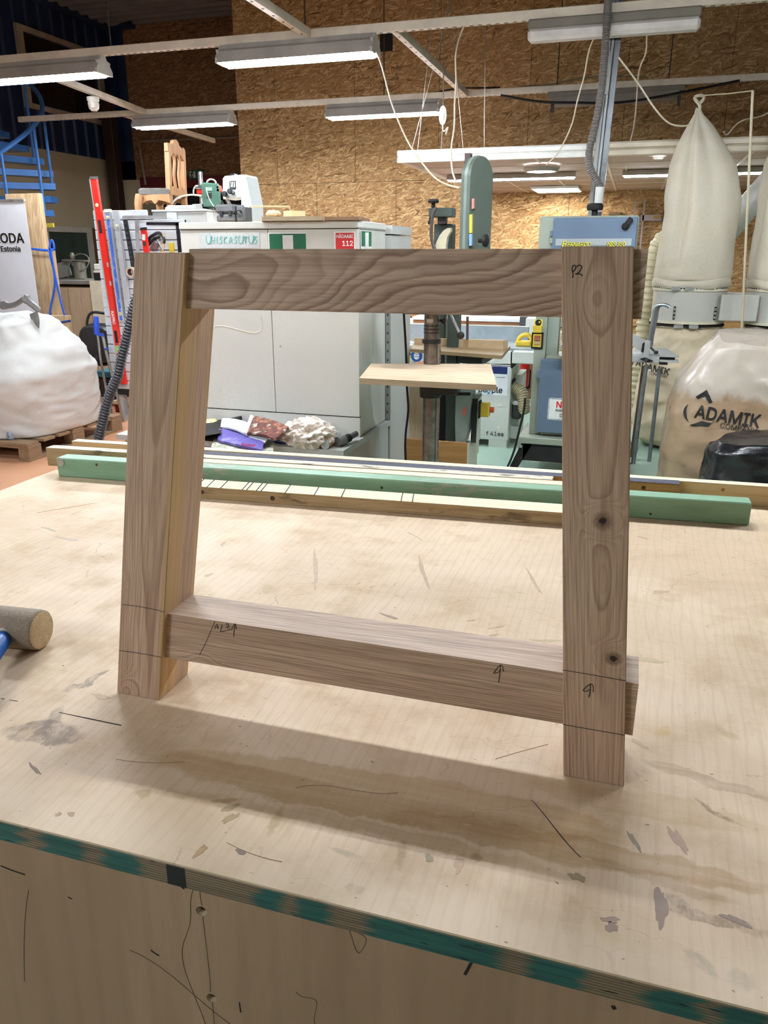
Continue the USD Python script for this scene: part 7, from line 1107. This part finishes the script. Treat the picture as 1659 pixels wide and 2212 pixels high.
t.add('base_frame', bb(cxd - .3, cx2 + .3, yc + Rd * .75, yc + Rd * .75 + .1, 0, .05), mat('frame_brown', (74, 62, 56), .6)); q0, q1 = P(1626, 196, 6.42), P(1603, 700, 6.42); t.add('bag_hanger', tube([q1 * [1, 1, 0] + [0, 0, .0], q1, q0], .009, 8), mat('hanger_pole', (190, 178, 150), .5)); t.add('hanger_arm', tube([q0, P(1575, 202, 6.6), [cxd - .1, yc, zt + .08]], .004, 8), mat('hanger_pole', (190, 178, 150), .5)); t.done()
# lower collecting bag with logo
def logo(w_text, px, py, Yl, snap, rot, m, thing, emblem=True, off=.004):
    """lettering and emblem laid on a curved sack; snap(x, z) gives the sack's front"""
    q = P(px[0], py, Yl); W_ = P(px[1], py, Yl)[0] - q[0]; parts = []
    m1 = meshkit.text_mesh('ADAMIK', 1., .001, True); e = m1.bounds[1][0]; m1.apply_scale(W_ / e); h = m1.bounds[1][1]; m1.apply_scale([1, 1.1, 1]); parts.append(m1)
    m2 = meshkit.text_mesh('COMPANY', 1., .001, False); m2.apply_scale([W_ * .56 / m2.bounds[1][0]] * 2 + [1]); m2.apply_translation([W_ * .42, -h * .52, 0]); parts.append(m2)
    if emblem:
        s = h; c0 = (W_ * .04, h * .35)
        arc = [(c0[0] + 1.15 * s * math.cos(u), c0[1] + 1.15 * s * .85 * math.sin(u)) for u in np.linspace(PI * .78, PI * 1.36, 20)]; a1 = Polygon([(x, y) for x, y in arc] + [(c0[0] + (1.15 - .26 * math.sin((k + .5) / 20 * PI)) * s * math.cos(u) , c0[1] + (1.15 - .26 * math.sin((k + .5) / 20 * PI)) * s * .85 * math.sin(u)) for k, u in enumerate(np.linspace(PI * 1.36, PI * .78, 20))]).buffer(0)
        roof = Polygon([(-.15 * s, 1.75 * s), (.55 * s, 2.45 * s), (1.2 * s, 1.55 * s), (1.02 * s, 1.45 * s), (.5 * s, 2.02 * s), (.0 * s, 1.62 * s)]).buffer(.04 * s); tail = Polygon([(-.1 * s, -.75 * s), (.75 * s, -.25 * s), (1.6 * s, -.3 * s), (1.75 * s, .0), (1.35 * s, -.55 * s), (.6 * s, -.6 * s), (.3 * s, -.72 * s)]).buffer(.03 * s)
        for g_ in (a1, roof, tail):
            for gg in getattr(g_, 'geoms', [g_]): parts.append(trimesh.creation.extrude_polygon(gg, .001, engine='earcut'))
    mm = cat(parts); mm = mm.subdivide_to_size(.03); v = np.array(mm.vertices); c_, s_ = math.cos(rot), math.sin(rot); x = q[0] + v[:, 0] * c_ - v[:, 1] * s_; z = q[2] + v[:, 0] * s_ + v[:, 1] * c_
    y = snap(x, z) - off - v[:, 2] * 1.; f = mm.faces; mo = TM(np.c_[x, y, z], f[:, ::-1]); thing.add('logo', mo, m, False)
def snapper(v, ymax):
    w = v[v[:, 1] < ymax]; key = np.round(w[:, [0, 2]] / .012).astype(int); o = np.lexsort((w[:, 1], key[:, 1], key[:, 0])); k, idx = np.unique(key[o], axis=0, return_index=True); w = w[o][idx]; L_i = LinearNDInterpolator(w[:, [0, 2]], w[:, 1]); N_i = NearestNDInterpolator(w[:, [0, 2]], w[:, 1])
    def f(x, z): y = L_i(x, z); return np.where(np.isnan(y), N_i(x, z), y)
    return f
PLB = None
def plastic_bag_mat(name, zsplit, amp):
    g = G(); p = g.pos(); sp = str(g('separate_xyz', 'x', vector=p)).split('.')[0]; n = g.noise(g.map(p, sc=(3, 3, 1.5)), 1.6, 4., .6); z = g.math('add', Ref(sp + '.z'), g.math('multiply', g.math('subtract', n, .5), amp)); saw = g.mix(g.noise(g.map(p, sc=(5, 5, 9)), 1.3, 5., .65), C(172, 146, 116), C(140, 115, 90)); d2 = g.noise(g.map(p, (4, 4, 4), sc=(6, 6, 12)), 1., 4.); saw = g.mix(g.rng(d2, .55, .7, 0., .6), saw, C(126, 100, 78))
    up = g.mix(n, C(188, 176, 162), C(170, 157, 142)); col = g.mix(g.rng(z, zsplit + .03, zsplit - .03), up, saw); return g.out(name, col, g.rng(n, .3, .7, .22, .4), 0., g.bump(g.noise(g.map(p, sc=(9, 9, 5)), 1., 4.), .25, .01), specular_ior_level=.5)
def lowbag(u, th):
    z = .02 + (zd0 - .05) * u; rr_ = Rd * np.interp(u, [0, .06, .2, .5, .8, .93, 1], [.75, 1.06, 1.16, 1.12, 1.02, .96, .95]); f = 1 + .03 * math.sin(5 * th + 1 + 2 * u) + .03 * (1 - u) * math.sin(3 * th); return (cxd + rr_ * f * math.cos(th) - .03 * (1 - u), yc + rr_ * f * math.sin(th), z)
def crinkle(m, amp, sc_, seed): v = np.array(m.vertices); return TM(v + m.vertex_normals * (np.abs(meshkit.fbm(v * np.array(sc_), 3, seed) - .5) * -amp)[:, None], m.faces)
INKF = mat('faded_ink', (44, 40, 38), .6)
t = Thing('collecting_sack', 'tall beige dust collecting sack with faded print below the pale green drum', 'sack'); m = crinkle(loft(lowbag, 60, 80), .10, (4, 4, 6.), 5); t.add('sack_body', m, mat('sack_beige', (216, 198, 168), .6, 0, .06, 4., dirt=(196, 170, 130), dirtamt=.5, bump=.2), True); zr = zd0 - .03; t.add('clamp_band', lathe([(Rd * .975, zr - .012), (Rd * .995, zr - .012), (Rd * .995, zr), (Rd * .975, zr)], (cxd, yc, 0), n=64), BLK); sn = snapper(np.array(m.vertices), yc)
for o in (-.05, .06): t.add('clasp', bx((cxd - .02 + o, yc - Rd * 1.0, zr - .006), (.07, .02, .03), None, .006), CLASP)
logo('', (1372, 1446), 800, Y, sn, -.10, INKF, t, False, .006); t.done()
m = crinkle(loft(lambda u, th: tuple(np.array(lowbag(u, th)) + [cx2 - cxd, 0, 0]), 40, 64), .08, (4, 4, 6.), 8); t = Thing('collecting_sack', 'second collecting sack with mauve-grey plastic, at the right edge behind the big printed sack', 'sack'); t.add('sack_body', m, mat('sack_mauve', (176, 162, 158), .35, 0, .06, 4.), True); t.done()
# big printed sack in front
zs0 = .0; Yq = 5.05
xq0, xq1 = P(1430, 985, Yq)[0], 1.22; ztopf, ztopb = P(1590, 757, Yq)[2], P(1560, 713, Yq + .35)[2]
def bigsack(u, th):
    z = ztopb * u; c, s = math.cos(th), math.sin(th); p = 5.; k = (abs(c) ** p + abs(s) ** p) ** (-1 / p); lx = np.interp(u, [0, .04, .3, .55, .72, .86, 1], [.03, .0, .0, .015, .06, .16, .27]); x0_ = xq0 + lx; x1_ = xq1; cx_, hw = (x0_ + x1_) / 2, (x1_ - x0_) / 2; hd = np.interp(u, [0, .05, .4, .7, 1], [.30, .33, .34, .28, .20]); y = Yq + .34 + s * k * hd
    if z > ztopf and s < 0: zf = ztopf + (z - ztopf) * .25; z = z * (1 + min(0, s)) + zf * (-s) if s < 0 else z
    return (cx_ + c * k * hw, y, z)
m = crinkle(loft(bigsack, 80, 120), .09, (3.5, 3.5, 3.), 9); v = np.array(m.vertices); v[:, 2] = np.maximum(v[:, 2], .002); m = TM(v, m.faces); t = Thing('printed_sack', 'big plastic sack of sawdust with bold black print, leaning in front of the dust collector', 'sack'); t.add('sack_body', m, plastic_bag_mat('sawdust_sack', .70, .3), True); sn = snapper(v, Yq + .34); logo('', (1499, 1645), 903, Yq, sn, -.11, INK, t, True, .006); t.done()
# black refuse bag
Yk = 4.45
def bagk(u, th):
    z = P(1590, 958, Yk)[2] * u; c, s = math.cos(th), math.sin(th); p = 3.2; k = (abs(c) ** p + abs(s) ** p) ** (-1 / p); x0_ = P(1529, 1000, Yk)[0]; hw = .36; sc_ = np.interp(u, [0, .1, .6, .9, 1], [.9, 1., 1.02, .98, .80]); return (x0_ + hw + c * k * hw * sc_, Yk + .25 + s * k * .24 * sc_, z + .03 * math.cos(th) * u)
m = crinkle(loft(bagk, 50, 90), .13, (5, 5, 5.), 3); t = Thing('refuse_bag', 'glossy black refuse bag at the right edge in front of the printed sack', 'bag'); v = np.array(m.vertices); v[:, 2] = np.maximum(v[:, 2], .001); t.add('bag_body', TM(v, m.faces), mat('black_plastic', (16, 16, 20), .28, 0, .1, 6., bump=.4), True); t.done()
# saw outrigger with tube handle
Y = 6.1; TUBM = mat('tube_steel', (150, 156, 160), .35, .7, .1, 8.); EXT = mat('extrusion_grey', (188, 190, 190), .4, .4, .05, 6.)
t = Thing('saw_outrigger', 'aluminium saw outrigger with bent steel tubes and a stop, between right leg and dust sacks', 'saw outrigger')
for o in (0, 1): t.add('bent_tube', tube(spl(P2([(1402 + 5 * o, 748), (1406 + 6 * o, 712), (1413 + 6 * o, 676), (1418 + 6 * o, 661), (1428 + 5 * o, 658), (1446, 664)], Y + .05 * o), 30), .0125, 10), TUBM)
a, b = P(1396, 788, Y), P(1375, 946, Y); b2 = a + (b - a) * (a[2] / (a[2] - b[2])); t.add('leg_tube', cyl(a, b2, .0165, n=14), TUBM); a, b = P(1390, 790, Y + .2), P(1378, 880, Y + .2); b2 = a + (b - a) * (a[2] / (a[2] - b[2])); t.add('leg_tube', cyl(a, b2, .014, n=14), mat('tube_rust', (104, 82, 70), .5, .4)); a = P(1425, 795, Y + .1); t.add('leg_tube', cyl(a, a * [1, 1, 0], .015, n=14), TUBM)
t.add('arm_extrusion', sl(1340, 768, 1424, 783, Y - .04, .08, .003), EXT); t.add('arm_tip', sl(1425, 768, 1467, 772, Y - .03, .06, .001), EXT); t.add('arm_tip', sl(1425, 778, 1466, 783, Y - .03, .06, .001), EXT); t.add('arm_slot', sl(1425, 772, 1458, 778, Y - .01, .04), BLK); t.add('upper_plate', hull([P(a_, b_, Y + d_) for a_, b_, d_ in ((1366, 764, .0), (1402, 764, 0), (1464, 768, -.02), (1366, 752, .2), (1440, 752, .2))] + [P(a_, b_ + 4, Y + d_) for a_, b_, d_ in ((1366, 764, .0), (1402, 764, 0), (1464, 768, -.02))]), EXT)
t.add('fence_extrusion', hull([P(a_, b_, Y + d_) for a_, b_ in ((1350, 710), (1395, 736), (1388, 762), (1350, 735)) for d_ in (-.02, .03)]), EXT); t.add('fence_slot', hull([P(a_, b_, Y - .024) for a_, b_ in ((1388, 742), (1394, 738), (1390, 762), (1385, 760))] + [P(1390, 750, Y - .0)]), BLK); t.add('stop_block', sl(1391, 737, 1404, 779, Y - .06, .05, .004), EXT); t.add('clamp_lever', hull([P(a_, b_, Y - .07 + d_) for a_, b_ in ((1381, 775), (1394, 772), (1412, 780), (1399, 783)) for d_ in (0, .02)]), BLK); t.add('lever_hub', cyl(P(1396, 777, Y - .05), P(1396, 777, Y - .1), .014, n=12), PLAS); t.add('stop_rod', cyl(P(1405, 750, Y - .03), P(1417, 762, Y - .03), .008, n=8), PLAS); t.add('stop_foot', sl(1413, 759, 1422, 765, Y - .05, .05, .002), PLAS); t.add('under_clamp', sl(1424, 784, 1442, 788, Y - .03, .06), BLK); t.done()
# things further back on the right
t = Thing('beige_hose', 'beige ribbed dust hose curling down behind the cloth dust bag', 'hose'); hs = spl(P2([(1475, 500), (1448, 505), (1428, 520), (1413, 550), (1402, 610), (1392, 700), (1384, 780), (1378, 860), (1372, 920)], 7.5), 300); t.add('ribbed_tube', tube(hs, .068 + .005 * np.sign(np.sin(np.arange(300) * 2 * PI / 9)), 14), mat('hose_beige', (190, 180, 148), .4), 60); t.done()
a, b = P(1680, 372, 7.6), P(1560, 512, 7.6); one('white_duct', cyl(a, b, .10, n=28), mat('duct_white', (226, 230, 230), .35), 'fat white extraction duct slanting down behind the cloth dust bags', 'duct')
t = Thing('wall_rack', 'grey wall rack with two uprights on the strand-board wall right of the service pole', 'rack'); Yw = YO - .12; RK = mat('rack_mauve', (150, 136, 140), .6); t.add('rail', sl(1384, 464, 1430, 477, Yw, .06, .004), RK); t.add('upright', sl(1366, 432, 1369.5, 540, Yw, .05), RK); t.add('upright', sl(1386, 430, 1389.5, 540, Yw, .05), RK); t.add('tag', sl(1412, 466, 1427, 472, Yw - .01, .01), mat('tag_tan', (150, 116, 50), .5)); t.add('shelf', sl(1315, 458, 1340, 464, Yw, .1), mat('shelf_brown', (112, 90, 60), .7)); t.done()
t = Thing('blue_grey_box', 'pale blue-grey box on a far table, left of the outrigger tubes', 'box'); t.add('box', sl(1381, 697, 1407, 716, 9.0, .3, .01), mat('box_blue', (176, 186, 200), .5)); t.add('table', sl(1378, 716, 1412, 726, 8.98, .4), MWH); t.add('table_leg', bb(P(1395, 726, 9.0)[0] - .1, P(1395, 726, 9.0)[0] + .1, 9.0, 9.3, 0, P(1395, 726, 9.)[2]), BROWNP); t.done()
t = Thing('far_bench', 'brown workbench far behind the dust collector', 'workbench'); a = P(1340, 690, 10.4); t.add('top', bb(a[0], a[0] + 1.6, 10.2, 10.9, a[2] - .06, a[2], .004), BROWNP); t.add('drawer_front', bb(a[0] + .05, a[0] + 1.5, 10.24, 10.3, .3, a[2] - .06), BROWNP); t.add('base', bb(a[0] + .05, a[0] + 1.55, 10.3, 10.85, 0, a[2] - .06), mat('base_brown', (92, 62, 46), .7)); t.done()
one('floor_cable', wire([PZ(q_[0], q_[1], .01) for q_ in ((1345, 985), (1358, 984), (1370, 974), (1374, 965), (1368, 958), (1352, 955))], .012, 40), mat('cable_grey2', (120, 124, 122), .5), 'grey cable looped on the green floor beside the right leg', 'cable')
